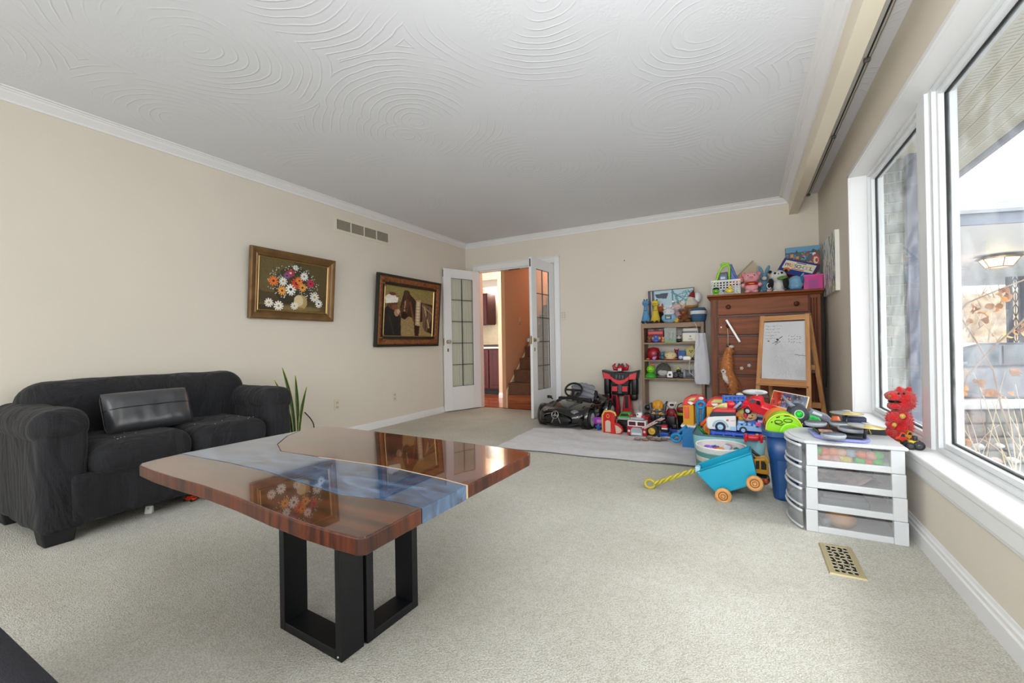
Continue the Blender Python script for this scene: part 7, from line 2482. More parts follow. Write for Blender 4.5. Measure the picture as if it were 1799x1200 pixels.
MB().prism([(x0 + w * .28, h * .90), (x0 + w * .40, h * .955), (x0 + w * .58, h * .965), (x0 + w * .50, h * .91)], -.064, -.06, 'y').build('green_window', plastic('#b5d07a'), tw_)
MB().prism([(x0 + w * .26, h * .87), (x0 + w * .36, h * .89), (x0 + w * .50, h * .86), (x0 + w * .40, h * .82)], -.066, -.06, 'y').build('white_flash', M_w, tw_)
MB().ell((x0 + w * .76, -.062, h * .955), (w * .2, .012, h * .06), 12, 8).build('white_disc', M_w, tw_)
def tongs(name, label, ring, ends, Y, rpx, z=None):
    """loop handled tongs: a ring and two legs"""
    c = aty(*ring, Y)
    r_ = thing(name, label, 'toy tool', c)
    sc2 = abs(aty(ring[0] + rpx, ring[1], Y).x - aty(ring[0], ring[1], Y).x)
    rz_ = abs(aty(ring[0], ring[1] + rpx, Y).z - c.z)
    B2 = plastic('#1f86c2')
    MB().tube([(sc2 * math.cos(a), 0, rz_ * .8 * math.sin(a)) for a in [i * .349 for i in range(18)]], .014, 8, closed=True).build('ring_grip', B2, r_)
    e = [aty(*p, Y) - c for p in ends]
    m_ = (e[0] + e[1]) / 2
    for k, p in enumerate(e):
        s = Vector((sc2 * (.75 if k else -.75), 0, 0))
        d = (p - s)
        MB().tube([tuple(s * .9), tuple(s + d * .35), tuple(s + d * .75), tuple(p)], [.013, .012, .011, .012], 8).build('arm', B2, r_)
    return r_
t1 = tongs('blue_tongs', 'large blue loop handled toy tongs standing against the yellow tower', (1231, 711), [(1227, 755), (1233, 753)], 4.10, 7)
t2 = tongs('blue_tongs', 'blue loop handled toy tongs lying with the ring on the sheet', (1188, 769), [(1206, 748), (1213, 752)], 4.10, 8)
t2.location.z = max(t2.location.z, .028)

# ================================================================== fabric tub with the big toy pile
TY = 3.62
tb_, w, h = T('teal_storage_tub', 'large pale teal fabric storage tub heaped with toys', 'tub', (1222, 752, 1346, 850), TY, 0)
h = .262
w2, d2 = w / 2, .21
def rrect(w2, d2, r, n=6):
    out = []
    for cx, cy, a0 in ((w2 - r, d2 - r, 0), (-w2 + r, d2 - r, 90), (-w2 + r, -d2 + r, 180), (w2 - r, -d2 + r, 270)):
        for i in range(n + 1):
            a = R(a0 + 90 * i / n)
            out.append((cx + r * math.cos(a), cy + r * math.sin(a)))
    return out
def rloft(mb, levels, close_bottom=True):
    """levels: [(polygon, z)] same point count"""
    n = len(levels[0][0])
    vs = [(x, y, z) for P_, z in levels for x, y in P_]
    fs = []
    for i in range(len(levels) - 1):
        for j in range(n):
            k = (j + 1) % n
            fs.append((i * n + j, i * n + k, (i + 1) * n + k, (i + 1) * n + j))
    if close_bottom:
        fs.append(tuple(reversed(range(n))))
    fs.append(tuple((len(levels) - 1) * n + j for j in range(n)))
    return mb.add(vs, fs, True)
rloft(MB(), [(rrect(w2 * .90, d2 * .9, .06), 0), (rrect(w2, d2, .07), h), (rrect(w2 - .006, d2 - .006, .065), h), (rrect(w2 * .92 - .01, d2 * .9 - .01, .055), .03)]).build('fabric_wall', cloth('#7fb0b8'), tb_)
q = MB().tube([(x, y, h) for x, y in rrect(w2 - .003, d2 - .003, .067)], .006, 6, closed=True)
q.build('dark_rim', cloth('#4b5c66'), tb_)
tubc = tb_.location
# ---- pile things, placed on a hidden floor of other toys
PZ = .20
r_, w, h = T('blue_tray', 'blue plastic tray under the white rescue truck', 'tray', (1246, 762, 1342, 774), 3.55, .262)
w = .33
bevel(MB().rbox((0, 0, .012), (w, .20, .024), .008).build('tray_plate', plastic('#1f46b0'), r_), .001)
for k in range(5):
    MB().span(-w * .45 + k * w * .2, -w * .45 + k * w * .2 + .012, -.104, -.098, 0, .022).build('rib', plastic('#3a62c4'), r_)
# rescue truck
rt, w, h = T('white_rescue_truck', 'white toy rescue truck with a red roof and blue wheels on the toy pile', 'toy truck', (1242, 717, 1294, 767), 3.55, .288)
wr = abs(aty(1294, 740, 3.55).x - aty(1242, 740, 3.55).x)
Wt, Rr, Lb, Nb = plastic('#dfe0dc'), plastic('#d63339'), plastic('#9cc4de'), plastic('#1c2533')
h = aty(1268, 717, 3.55).z - .288
pr = [(-w * .48, h * .10), (-w * .5, h * .50), (-w * .40, h * .62), (-w * .30, h * .70), (w * .5, h * .74), (w * .5, h * .02), (w * .10, h * .02), (-w * .4, h * .02)]
bevel(MB().prism(pr, -.05, .07, 'y').build('body', Wt, rt), .010)
bevel(MB().prism([(-w * .40, h * .60), (-w * .30, h * .86), (w * .49, h * .88), (w * .49, h * .72), (-w * .2, h * .64)], -.054, .074, 'y').build('window_band', Nb, rt), .004)
bevel(MB().prism([(-w * .34, h * .82), (-w * .16, h * .98), (w * .5, h * 1.0), (w * .5, h * .84), (-w * .1, h * .82)], -.052, .072, 'y').build('red_roof', Rr, rt), .008)
MB().span(w * .30, w * .5, -.054, -.05, h * .04, h * .22).build('blue_step', Lb, rt)
q = MB().tube([(-w * .02 + w * .24 * math.cos(a), -.052, h * .18 + w * .24 * math.sin(a)) for a in [i * math.pi / 12 for i in range(13)]], .006, 6)
q.build('wheel_arch', Lb, rt)
wheel(rt, -w * .02, -.045, h * .18, w * .18, .03, 'y', '#1a2a3c', '#a9cfe6')
wheel(rt, -w * .02, .06, h * .18, w * .18, .03, 'y', '#1a2a3c', '#a9cfe6')
MB().ell((w * .22, -.051, h * .50), (w * .09, .004, h * .10), 12, 8).build('red_badge', plastic('#c45a5a', .5), rt)
MB().span(w * .32, w * .46, -.052, -.05, h * .475, h * .50).build('side_lettering', plastic('#c98a8a', .5), rt)
# light blue trailer with studs
r_, w, h = T('blue_stud_trailer', 'pale blue toy trailer with rows of round studs behind the rescue truck', 'toy truck', (1293, 738, 1342, 768), 3.55, .288)
w = abs(aty(1340, 750, 3.55).x - aty(1295, 750, 3.55).x)
Pb = plastic('#8fb8e0')
bevel(MB().prism([(-w * .5, h * .12), (-w * .5, h * .58), (w * .16, h * .56), (w * .5, h * .34), (w * .5, h * .12)], -.05, .07, 'y').build('deck', Pb, r_), .005)
for i in range(5):
    for j in range(3):
        x = -w * .40 + i * w * .2
        zz = h * (.60 if i < 3 else .50 - .08 * (i - 3))
        MB().cyl((x, -.03 + j * .04, zz - .01), (x, -.03 + j * .04, zz + .018), .013, seg=12).build('stud', Pb, r_)
bevel(MB().rbox((-w * .32, 0, h * .82), (w * .3, .10, h * .26), .01).build('seat_block', Pb, r_), .001)
wheel(r_, -w * .25, -.045, h * .20, w * .15, .03, 'y', '#1a2a3c', '#9fc6e4')
wheel(r_, -w * .25, .06, h * .20, w * .15, .03, 'y', '#1a2a3c', '#9fc6e4')
# glossy red part over the rim
r_, w, h = T('red_toy_axle', 'glossy red toy part resting over the tub rim in front of the trailer', 'toy', (1306, 758, 1342, 777), 3.37, .262)
r_.location.z = aty(1324, 776, 3.37).z
h = .055
bevel(MB().rbox((0, 0, h * .5), (w * .62, .06, h * .6), .012).build('centre_block', plastic('#c91f2c'), r_), .001)
for s in (-1, 1):
    MB().at((s * w * .38, 0, h * .45), (0, 0, 0)).rbox((0, 0, 0), (w * .16, .08, h * .95), .010).build('end_flange', plastic('#c91f2c'), r_)
MB().ell((w * .18, -.01, h * .92), (w * .16, .02, h * .3), 10, 8).build('orange_peg', plastic('#d98a3a'), r_)
# red pick-up tilted on top
rp_ = thing('red_toy_pickup', 'big glossy red toy pickup lying tilted on top of the pile', 'toy car', aty(1338, 714, 3.50), rot=(R(12), R(17), R(-8)))
pw_ = abs(aty(1372, 712, 3.50).x - aty(1306, 712, 3.50).x)
ph_ = .115
Rg = plastic('#cf1f2c')
body_ = [(-pw_ * .5, -ph_ * .2), (-pw_ * .49, ph_ * .12), (-pw_ * .40, ph_ * .2), (-pw_ * .28, ph_ * .5), (-pw_ * .06, ph_ * .54), (pw_ * .03, ph_ * .18), (pw_ * .45, ph_ * .14), (pw_ * .5, ph_ * .0), (pw_ * .49, -ph_ * .28), (pw_ * .36, -ph_ * .38), (-pw_ * .42, -ph_ * .38)]
bevel(MB().prism(body_, -.05, .05, 'y').build('body', Rg, rp_), .010)
MB().prism([(-pw_ * .36, ph_ * .22), (-pw_ * .27, ph_ * .44), (-pw_ * .18, ph_ * .45), (-pw_ * .17, ph_ * .22)], -.054, -.05, 'y').build('side_window', plastic('#4a5560'), rp_)
MB().prism([(-pw_ * .14, ph_ * .22), (-pw_ * .14, ph_ * .46), (-pw_ * .07, ph_ * .46), (-pw_ * .01, ph_ * .22)], -.054, -.05, 'y').build('side_window', plastic('#2a1218'), rp_)
MB().span(pw_ * .28, pw_ * .42, -.054, -.05, -ph_ * .08, ph_ * .08).build('chrome_panel', mat('soft_chrome', '#b6c2c8', .25, .8), rp_)
MB().bar((-pw_ * .02, -.066, -ph_ * .40), (pw_ * .42, -.066, -ph_ * .26), .014, .014).build('side_pipe', mat('soft_chrome', '#b6c2c8', .25, .8), rp_)
MB().tube([(-pw_ * .44 + .028 * math.cos(a) + .02, -.053, -ph_ * .34 + .034 * math.sin(a)) for a in [i * math.pi / 10 for i in range(11)]], .006, 6).build('fender', Rg, rp_)
wheel(rp_, -pw_ * .30, -.045, -ph_ * .38, .026, .026, 'y')
wheel(rp_, pw_ * .28, -.045, -ph_ * .38, .026, .026, 'y')
MB().tube([(-pw_ * .20, -.02, ph_ * .54), (-pw_ * .20, -.02, ph_ * .72)], .003, 5).build('roof_aerial', mat('soft_chrome', '#b6c2c8', .25, .8), rp_)
# second red roof (another house toy)
r_, w, h = T('red_roof_toy', 'red roofed toy house with green window lying behind the rescue truck', 'toy', (1239, 698, 1277, 742), 3.80)
bevel(MB().prism([(-w * .48, h * .62), (-w * .34, h * .86), (-w * .05, h * .98), (w * .5, h * 1.0), (w * .5, h * .70), (w * .1, h * .64)], -.03, .10, 'y').build('red_roof', Rd, r_), .006)
MB().prism([(-w * .22, h * .80), (-w * .06, h * .92), (w * .44, h * .94), (w * .40, h * .82)], -.034, -.03, 'y').build('green_window', plastic('#b5c86a'), r_)
MB().prism([(-w * .2, h * .76), (w * .1, h * .78), (w * .12, h * .68), (-w * .1, h * .68)], -.036, -.03, 'y').build('white_flash', M_w, r_)
bevel(MB().span(-w * .42, w * .3, -.02, .09, 0, h * .64).build('yellow_wall', Yl, r_), .005)
# blue track frame
r_, w, h = T('toy_train_track', 'blue slotted toy track frame on top of the pile left of the red pickup', 'toy', (1272, 694, 1308, 712), 3.72)
Bf = plastic('#4a74c8')
q = MB()
for z in (0, .5, 1):
    q.bar((-w / 2, 0, h * (.05 + .8 * z)), (w / 2, 0, h * (.15 + .8 * z)), .02, .008)
for k in range(6):
    x = -w / 2 + w * k / 5
    q.bar((x, 0, h * .05), (x, 0, h * .95), .012, .02)
q.build('slotted_frame', Bf, r_)
MB().rbox((0, .04, h * .5), (w * .9, .03, h * .7), .008).build('back_plate', plastic('#2f56a8'), r_)
# assorted pieces
def lump(name, label, px, Y, cols, kind='ball', cat='toy'):
    r_, w, h = T(name, label, cat, px, Y)
    d = min(w, h) * .8
    if kind == 'ball':
        MB().ell((0, 0, h / 2), (w, d, h), 16, 12).build('body', plastic(cols[0]), r_)
        MB().ell((w * .1, -d * .32, h * .55), (w * .5, d * .4, h * .4), 12, 8).build('patch', plastic(cols[1]), r_)
    elif kind == 'block':
        bevel(MB().rbox((0, 0, h / 2), (w, d, h), min(w, h) * .15).build('body', plastic(cols[0]), r_), .001)
        MB().rbox((0, -d * .45, h * .55), (w * .5, d * .2, h * .4), min(w, h) * .06).build('patch', plastic(cols[1]), r_)
    elif kind == 'rod':
        a, b = Vector((-w / 2, 0, 0)), Vector((w / 2, 0, h))
        rr_ = min(w, h) * .16
        MB().cyl(a, b, rr_, rr_ * .8, 12).build('shaft', plastic(cols[0]), r_)
        MB().cyl(a - (b - a) * .02, a + (b - a) * .18, rr_ * 1.3, rr_ * 1.3, 12).build('grip', plastic(cols[1]), r_)
    elif kind == 'rod2':
        a, b = Vector((w / 2, 0, 0)), Vector((-w / 2, 0, h))
        rr_ = min(w, h) * .16
        MB().cyl(a, b, rr_, rr_ * .8, 12).build('shaft', plastic(cols[0]), r_)
        MB().cyl(a - (b - a) * .02, a + (b - a) * .18, rr_ * 1.3, rr_ * 1.3, 12).build('grip', plastic(cols[1]), r_)
    elif kind == 'face':
        MB().ell((0, 0, h / 2), (w, d, h), 16, 12).build('head', plastic(cols[0]), r_)
        MB().ell((-w * .22, -d * .30, h * .55), (w * .42, d * .42, h * .62), 12, 8).build('cheek', plastic(cols[1]), r_)
        eyes(r_, w * .16, -d * .50, h * .55, w * .05)
        MB().tube([(-w * .1, -d * .52, h * .36), (w * .05, -d * .54, h * .32), (w * .16, -d * .50, h * .38)], w * .03, 5).build('mouth', M_eye, r_)
    elif kind == 'wedge':
        bevel(MB().prism([(-w / 2, 0), (w / 2, h * .2), (w / 2, h), (w * .1, h * .9), (-w / 2, h * .4)], -d / 2, d / 2, 'y').build('body', plastic(cols[0]), r_), .004)
        MB().span(-w * .1, w * .3, -d / 2 - .003, -d / 2, h * .4, h * .7).build('patch', plastic(cols[1]), r_)
    return r_
lump('orange_toy_sword', 'orange rod shaped toy sticking up left of the rescue truck', (1228, 728, 1250, 752), 3.58, ['#e2582a', '#2c2c34'], 'rod')
lump('green_cylinder_toy', 'dark green cylinder toy poking from the tub at the left', (1225, 748, 1241, 764), 3.54, ['#15701f', '#0f4a17'], 'rod2')
lump('amber_block', 'amber toy block beside the green cylinder', (1236, 740, 1248, 766), 3.60, ['#d98e2a', '#c9672a'], 'block')
lump('yellow_mitt_toy', 'pale yellow and green toy behind the rescue truck roof', (1254, 707, 1278, 722), 3.66, ['#d9d69a', '#b5c86a'], 'wedge')
lump('red_heart_toy', 'red rounded toy above the rescue truck roof', (1275, 704, 1292, 717), 3.66, ['#d9283c', '#e25a60'], 'ball')
lump('grey_tube_toy', 'pale grey toy tube in front of the blue frame', (1284, 706, 1302, 724), 3.60, ['#a9afc0', '#8a90a4'], 'rod')
lump('black_bar_toy', 'black toy bar pointing at the red pickup front', (1290, 710, 1310, 724), 3.52, ['#33343a', '#202126'], 'rod')
lump('green_orange_gun_toy', 'orange and green toy behind the rescue truck', (1292, 716, 1312, 732), 3.58, ['#d9762f', '#8fbf3a'], 'wedge')
lump('doll_head', 'round toy head with a red cheek and cream face in the pile', (1304, 718, 1331, 741), 3.56, ['#dfb98a', '#d23a4c'], 'face')
lump('navy_ball', 'dark navy toy ball behind the round toy head', (1322, 722, 1340, 746), 3.62, ['#1c2a4a', '#26406c'], 'ball')
lump('lime_peg_toy', 'small lime green toy peg above the round toy head', (1308, 713, 1320, 722), 3.57, ['#6fc22a', '#4f9a1f'], 'block')
lump('yellow_gear_toy', 'yellow orange toy gear left of the round toy head', (1296, 724, 1308, 740), 3.58, ['#d9a03a', '#b5662a'], 'ball')
lump('lilac_block_toy', 'lilac and pink toy block at the right end of the trailer', (1331, 738, 1346, 750), 3.50, ['#b3a3dc', '#d97aa8'], 'block')
lump('royal_blue_wedge', 'royal blue toy wedge under the navy ball', (1306, 738, 1330, 748), 3.54, ['#2a4fb0', '#3a66c8'], 'wedge')
lump('pink_tile_toy', 'tiny pink tile at the corner of the blue tub rim', (1328, 742, 1336, 748), 3.46, ['#d95a8a', '#c23a6a'], 'block')
lump('white_dish_toy', 'white shallow toy dish behind the red pickup', (1304, 684, 1349, 694), 3.85, ['#c9cdcc', '#aab4b4'], 'ball')
lump('white_lid_toy', 'small white lid between the blue frame and the tiger plush', (1293, 690, 1306, 697), 3.86, ['#d6d6d4', '#c2c2c0'], 'ball')
_l, _w, _h = fit(1292, 694, 1350, 760, 3.86, 0)
_b = thing('toy_chest', 'dark brown toy chest mostly hidden behind the heap of toys', 'chest', _l)
bevel(MB().span(-_w / 2, _w / 2, -.08, .12, 0, _h - .014).build('chest_body', M_pin2, _b), .004)
bevel(MB().span(-_w / 2 - .005, _w / 2 + .005, -.085, .125, _h - .014, _h - .002).build('lid', M_pin2, _b), .003)
# board game sheet leaning
gq = [aty(1350, 685, 3.60), aty(1412, 703, 3.46), aty(1415, 726, 3.42), aty(1352, 712, 3.56)]
gb = thing('board_game', 'thin printed game board with cream edge leaning behind the lime green helmet', 'board game', gq[3])
ux, uz = gq[2] - gq[3], gq[0] - gq[3]
Wg, Hg = ux.length, uz.length
ux.normalize(); uz = (uz - ux * uz.dot(ux)).normalized(); uy = uz.cross(ux)
gb.matrix_world = Matrix(((ux.x, uy.x, uz.x, gq[3].x), (ux.y, uy.y, uz.y, gq[3].y), (ux.z, uy.z, uz.z, gq[3].z), (0, 0, 0, 1)))
MB().rbox((Wg / 2, 0, Hg / 2 - .2), (Wg, .010, Hg + .4), .005).build('board_core', plastic('#dcc9a8'), gb)
I = Img(70, 34, '#6b7a8c')
I.rect(0, 0, .35, 1, '#b5482c').rect(.3, 0, .55, 1, '#4a4f7a').blot(10, .3, 4)
r = np.random.RandomState(6)
for _ in range(40):
    I.ell(r.uniform(0, .6), r.rand(), .04, .06, ['#c22a2a', '#2a3a6a', '#d98a3a', '#1f2f3a', '#8a2f4a'][r.randint(5)])
for _ in range(14):
    I.ell(r.uniform(.55, 1), r.rand(), .03, .06, ['#a9b4bf', '#d9775a', '#8fa0b0'][r.randint(3)])
printed('printed_face', Wg - .012, Hg - .012, I.a, gb, (Wg / 2, -.006, .006))

# ================================================================== dark blue bin
bn = thing('dark_blue_bin', 'tall dark blue plastic storage bin between the toy tub and the drawer cart', 'bin', (.232, 3.10, 0), R(0))
BW2, BD2, BH = .138, .155, .408
M_bin = mat('bin_blue', '#1d4a82', .38)
rloft(MB(), [(rrect(BW2 * .70, BD2 * .78, .045), 0), (rrect(BW2 * .72, BD2 * .80, .05), .01), (rrect(BW2 * .84, BD2 * .90, .05), BH * .58), (rrect(BW2 * .88, BD2 * .93, .05), BH * .60), (rrect(BW2 * .97, BD2 * .97, .05), BH - .03), (rrect(BW2 * .93, BD2 * .94, .045), BH - .03), (rrect(BW2 * .66, BD2 * .74, .04), .012)]).build('bin_body', M_bin, bn)
q = MB(); P_o, P_i = rrect(BW2 + .016, BD2 + .016, .06), rrect(BW2 * .93, BD2 * .94, .045)
n = len(P_o)
vs = [(x, y, z) for P_, z in ((P_i, BH), (P_o, BH), (P_o, BH - .028), (rrect(BW2 + .010, BD2 + .010, .055), BH - .030), (P_i, BH - .030)) for x, y in P_]
fs = [(i * n + j, i * n + (j + 1) % n, ((i + 1) % 5) * n + (j + 1) % n, ((i + 1) % 5) * n + j) for i in range(5) for j in range(n)]
q.add(vs, [f[::-1] for f in fs], False)
q.build('rolled_rim', M_bin, bn)
for x in (-.05, .05):
    MB().prism([(x - .022, .02), (x - .028, BH * .58), (x + .028, BH * .58), (x + .022, .02)], -BD2 * .90, -BD2 * .80, 'y').build('front_flute', M_bin, bn)
MB().bar((-BW2 * .80, -BD2 * .9, .08), (-BW2 * .90, -BD2 * .95, BH * .54), .004, .004).build('embossed_mark', plastic('#9db4cc'), bn)
# orange ball and lime helmet in the bin
bl_, w, h = T('orange_ball', 'large orange basketball toy behind the lime green helmet', 'ball', (1340, 716, 1396, 772), 3.20)
rB = w * .5
MB().ell((0, 0, h * .5), (w, w * .9, h), 28, 18).build('ball_skin', mat('orange_rubber', '#d9772c', .55, bump=.3, bscale=160), bl_)
for rot in ((0, 0, 0), (R(90), 0, R(20)), (R(50), R(30), 0)):
    q = MB(); q.m = Matrix.Translation((0, 0, h * .5)) @ Matrix.Rotation(rot[2], 4, 'Z') @ Matrix.Rotation(rot[0], 4, 'X') @ Matrix.Rotation(rot[1], 4, 'Y') @ Matrix.Diagonal((w / 2, w * .45, h / 2, 1))
    q.tube([(math.cos(a) * 1.005, math.sin(a) * 1.005, 0) for a in [i * math.pi / 18 for i in range(36)]], .018, 5, closed=True)
    q.build('black_seam', M_mb, bl_)
hl, w, h = T('lime_helmet', 'lime green plastic helmet with black scribbled face standing in the blue bin', 'helmet', (1346, 721, 1409, 772), 3.07)
Lm = mat('lime_plastic', '#93d41c', .28)
hd = .14
q = MB()
q.grid(lambda u, v: (w * .5 * math.cos(math.pi * (1 - v)), (-hd / 2 + hd * u), h * .28 + h * .70 * math.sin(math.pi * v) ** .75 * (1 - .10 * (2 * u - 1) ** 2)), 10, 24)
q.build('shell', Lm, hl)
fp = [(w * .5 * math.cos(math.pi * (1 - i / 24)), h * .28 + h * .70 * (math.sin(math.pi * i / 24) ** .75) * .92) for i in range(25)]
bevel(MB().prism(fp + [(w * .49, 0), (-w * .47, 0)], -hd / 2, -hd / 2 + .006, 'y').build('face_plate', Lm, hl), .002)
q = MB()
fp2 = [(w * .16 + w * .34 * math.cos(math.pi * (1 - i / 20)), h * .10 + h * .56 * math.sin(math.pi * i / 20) ** .8) for i in range(21)]
o = MB().prism(fp2 + [(w * .5, 0), (-w * .18, 0)], -hd / 2 - .016, -hd / 2, 'y').build('front_bulge', mat('lime_bright', '#8ae010', .25), hl); bevel(o, .010, 3)
MB().tube([(x - .002, -hd / 2 - .001, z) for x, z in fp], .005, 6).build('yellow_edge', plastic('#c9d43a'), hl)
sk_ = MB()
for x, z, rx, rz_ in ((-.16, .66, .020, .010), (.10, .72, .022, .010)):
    sk_.tube([(w * x + rx * math.cos(a), -hd / 2 - .003, h * z + rz_ * math.sin(a)) for a in [i * .7 for i in range(10)]], .0022, 5)
sk_.tube([(-w * .26, -hd / 2 - .003, h * .60), (-w * .1, -hd / 2 - .003, h * .55), (0, -hd / 2 - .003, h * .60), (w * .1, -hd / 2 - .003, h * .575)], .0022, 5)
sk_.tube([(-w * .22, -hd / 2 - .003, h * .80), (-w * .12, -hd / 2 - .003, h * .84)], .003, 5).tube([(w * .0, -hd / 2 - .003, h * .87), (w * .16, -hd / 2 - .003, h * .88)], .003, 5).tube([(-w * .33, -hd / 2 - .003, h * .66), (-w * .36, -hd / 2 - .003, h * .62)], .003, 5)
sk_.build('scribbled_face', M_black, hl)
# green and black monster truck upside down in the bin/cart corner
mt = thing('green_wheeled_truck', 'grey toy truck with bright green hubs and green gravel body by the bin', 'toy truck', aty(1424, 742, 3.12), rot=(0, R(18), 0))
cM = mt.location
MB().rbox((.0, .02, .025), (.16, .09, .035), .010).build('chassis', plastic('#2a2c31'), mt)
q = MB().rbox((-.02, -.03, .018), (.11, .06, .05), .012); q.noise(.006, 90, 3)
q.build('green_gravel', mat('green_gravel', '#27a84a', .6, bump=.9, bscale=90, var=.4, vscale=80), mt)
bevel(MB().prism([(-.03, .05), (-.02, .075), (.07, .07), (.14, .03), (.14, .02), (-.02, .02)], 0, .08, 'y').build('grey_cab', plastic('#7c828c'), mt), .006)
MB().prism([(-.01, .055), (-.005, .070), (.04, .066), (.04, .053)], -.004, 0, 'y').build('cab_window', plastic('#d5dae0'), mt)
w0 = aty(1403, 728, 3.06) - cM
w0 = Matrix.Rotation(R(-18), 3, 'Y') @ w0
for dy in (0, .10):
    t_ = MB(); t_.m = Matrix.Translation(w0 + Vector((0, dy, 0))) @ Matrix.Rotation(R(78), 4, 'X')
    t_.lathe([(.026, -.024), (.046, -.024), (.053, -.014), (.053, .014), (.046, .024), (.026, .024)], seg=24, caps=False)
    tt_ = t_.build('big_tyre', mat('big_tyre', '#30353a', .6, bump=.9, bscale=40), mt)
    t_ = MB(); t_.m = Matrix.Translation(w0 + Vector((0, dy, 0))) @ Matrix.Rotation(R(78), 4, 'X')
    t_.lathe([(0, -.010), (.018, -.010), (.018, .022), (0, .024)], seg=16)
    t_.build('green_hub', plastic('#19c22e'), tt_)
    t_ = MB(); t_.m = Matrix.Translation(w0 + Vector((0, dy, 0))) @ Matrix.Rotation(R(78), 4, 'X')
    t_.lathe([(.017, -.012), (.029, -.014), (.029, .020), (.020, .021)], seg=20, caps=False)
    t_.build('white_ring', plastic('#b9d8b9'), tt_)
a1 = Matrix.Rotation(R(-18), 3, 'Y') @ (aty(1374, 695, 3.10) - cM)
MB().tube([tuple(w0 + Vector((-.01, .03, .02))), tuple((w0 + a1) / 2 + Vector((0, .02, 0))), tuple(a1)], [.016, .012, .006], 10).build('grey_arm', plastic('#6f7580'), mt)

# ================================================================== striped round basket
sb_ = thing('striped_basket', 'round woven basket in white and teal stripes in front of the teal tub', 'basket', (*atz(1266, 782, .235).xy, 0))
rb0, rt0, bhh = .128, .158, .235
bands = ['#d8d4c4', '#6fa3a0', '#d8d4c4', '#6fa3a0', '#d8d4c4', '#5f9a98', '#d9dcd6']
for i, c in enumerate(bands):
    t0_, t1_ = i / 7, (i + 1) / 7
    r0_, r1_ = rb0 + (rt0 - rb0) * t0_ ** .6, rb0 + (rt0 - rb0) * t1_ ** .6
    pr = [(r0_, bhh * t0_)]
    for k in range(3):
        t = t0_ + (t1_ - t0_) * (k + .5) / 3
        rr_ = rb0 + (rt0 - rb0) * t ** .6
        pr += [(rr_ + .003, bhh * t), (rr_ + .0005, bhh * (t + .5 / 21))]
    q = MB()
    q.lathe([(a, b) for a, b in pr] + [(r1_ - .008, bhh * t1_), (r0_ - .008, bhh * t0_), (r0_, bhh * t0_)], seg=36)
    q.build('woven_band', mat('woven_' + c.lstrip('#'), c, .95, bump=.8, bscale=120, stretch=(1, 1, 2.5)), sb_)
MB().lathe([(0, 0), (rb0 - .004, 0), (rb0 - .004, .01), (0, .01)], seg=28).build('basket_base', cloth('#d8d4c4'), sb_)
MB().lathe([(0, .195), (.06, .200), (.12, .196), (.138, .196), (.146, .233)], seg=28, caps=False).build('lining', cloth('#c9c3c0'), sb_)
MB().tube([((rt0 - .004) * math.cos(a), (rt0 - .004) * math.sin(a), bhh) for a in [i * math.pi / 18 for i in range(36)]], .006, 6, closed=True).build('rim_cord', cloth('#dfe3e0'), sb_)
random.seed(23)
bc = [('purple_star_toy', 'small purple toy at the left in the striped basket', '#8a5ac0', -.075, -.03, 'ball'), ('red_chip_toy', 'small red toy chip in the middle of the striped basket', '#d23a2a', -.02, -.06, 'block'),
      ('blue_chip_toy', 'small blue toy beside the purple one in the striped basket', '#2a55a8', -.035, .0, 'block'), ('amber_chip_toy', 'small amber toy chip beside the red chip in the striped basket', '#d98a3a', .0, -.075, 'ball'),
      ('white_crumple_toy', 'pale crumpled toy wrapper at the middle of the striped basket', '#c2cdd9', .035, .0, 'wedge'), ('mauve_cloth_toy', 'mauve grey toy cloth at the back of the striped basket', '#a18a96', .045, .06, 'ball'),
      ('teal_chip_toy', 'small dark teal toy at the right in the striped basket', '#2a7a84', .095, -.02, 'block'), ('lilac_chip_toy', 'tiny lilac toy at the front of the striped basket', '#a890d8', -.06, -.085, 'block')]
for nm, lb, c, x, y, kd in bc:
    r_ = thing(nm, lb, 'toy', (sb_.location.x + x, sb_.location.y + y, .199), random.uniform(0, 3))
    s = .05
    if kd == 'ball':
        fuzzy(MB().ell((0, 0, s * .35), (s * 1.3, s, s * .7), 12, 8), .005, 40, 1).build('body', plastic(c), r_)
    elif kd == 'block':
        MB().rbox((0, 0, s * .3), (s, s * .7, s * .55), .008).build('body', plastic(c), r_)
    else:
        fuzzy(MB().ell((0, 0, s * .3), (s * 1.8, s * 1.2, s * .6), 14, 10), .014, 30, 1).build('body', plastic(c), r_)
    MB().ell((0, 0, s * .62), (s * .3, s * .3, s * .14), 8, 6).build('cap', plastic(c), r_)

# ================================================================== teal wagon
def wg(px, py, Y):
    return aty(px, py, Y)
wc = Vector((-.10, 2.98, 0))
wa = thing('teal_wagon', 'teal plastic pull wagon with wooden wheels tipped against the striped basket', 'wagon', wc)
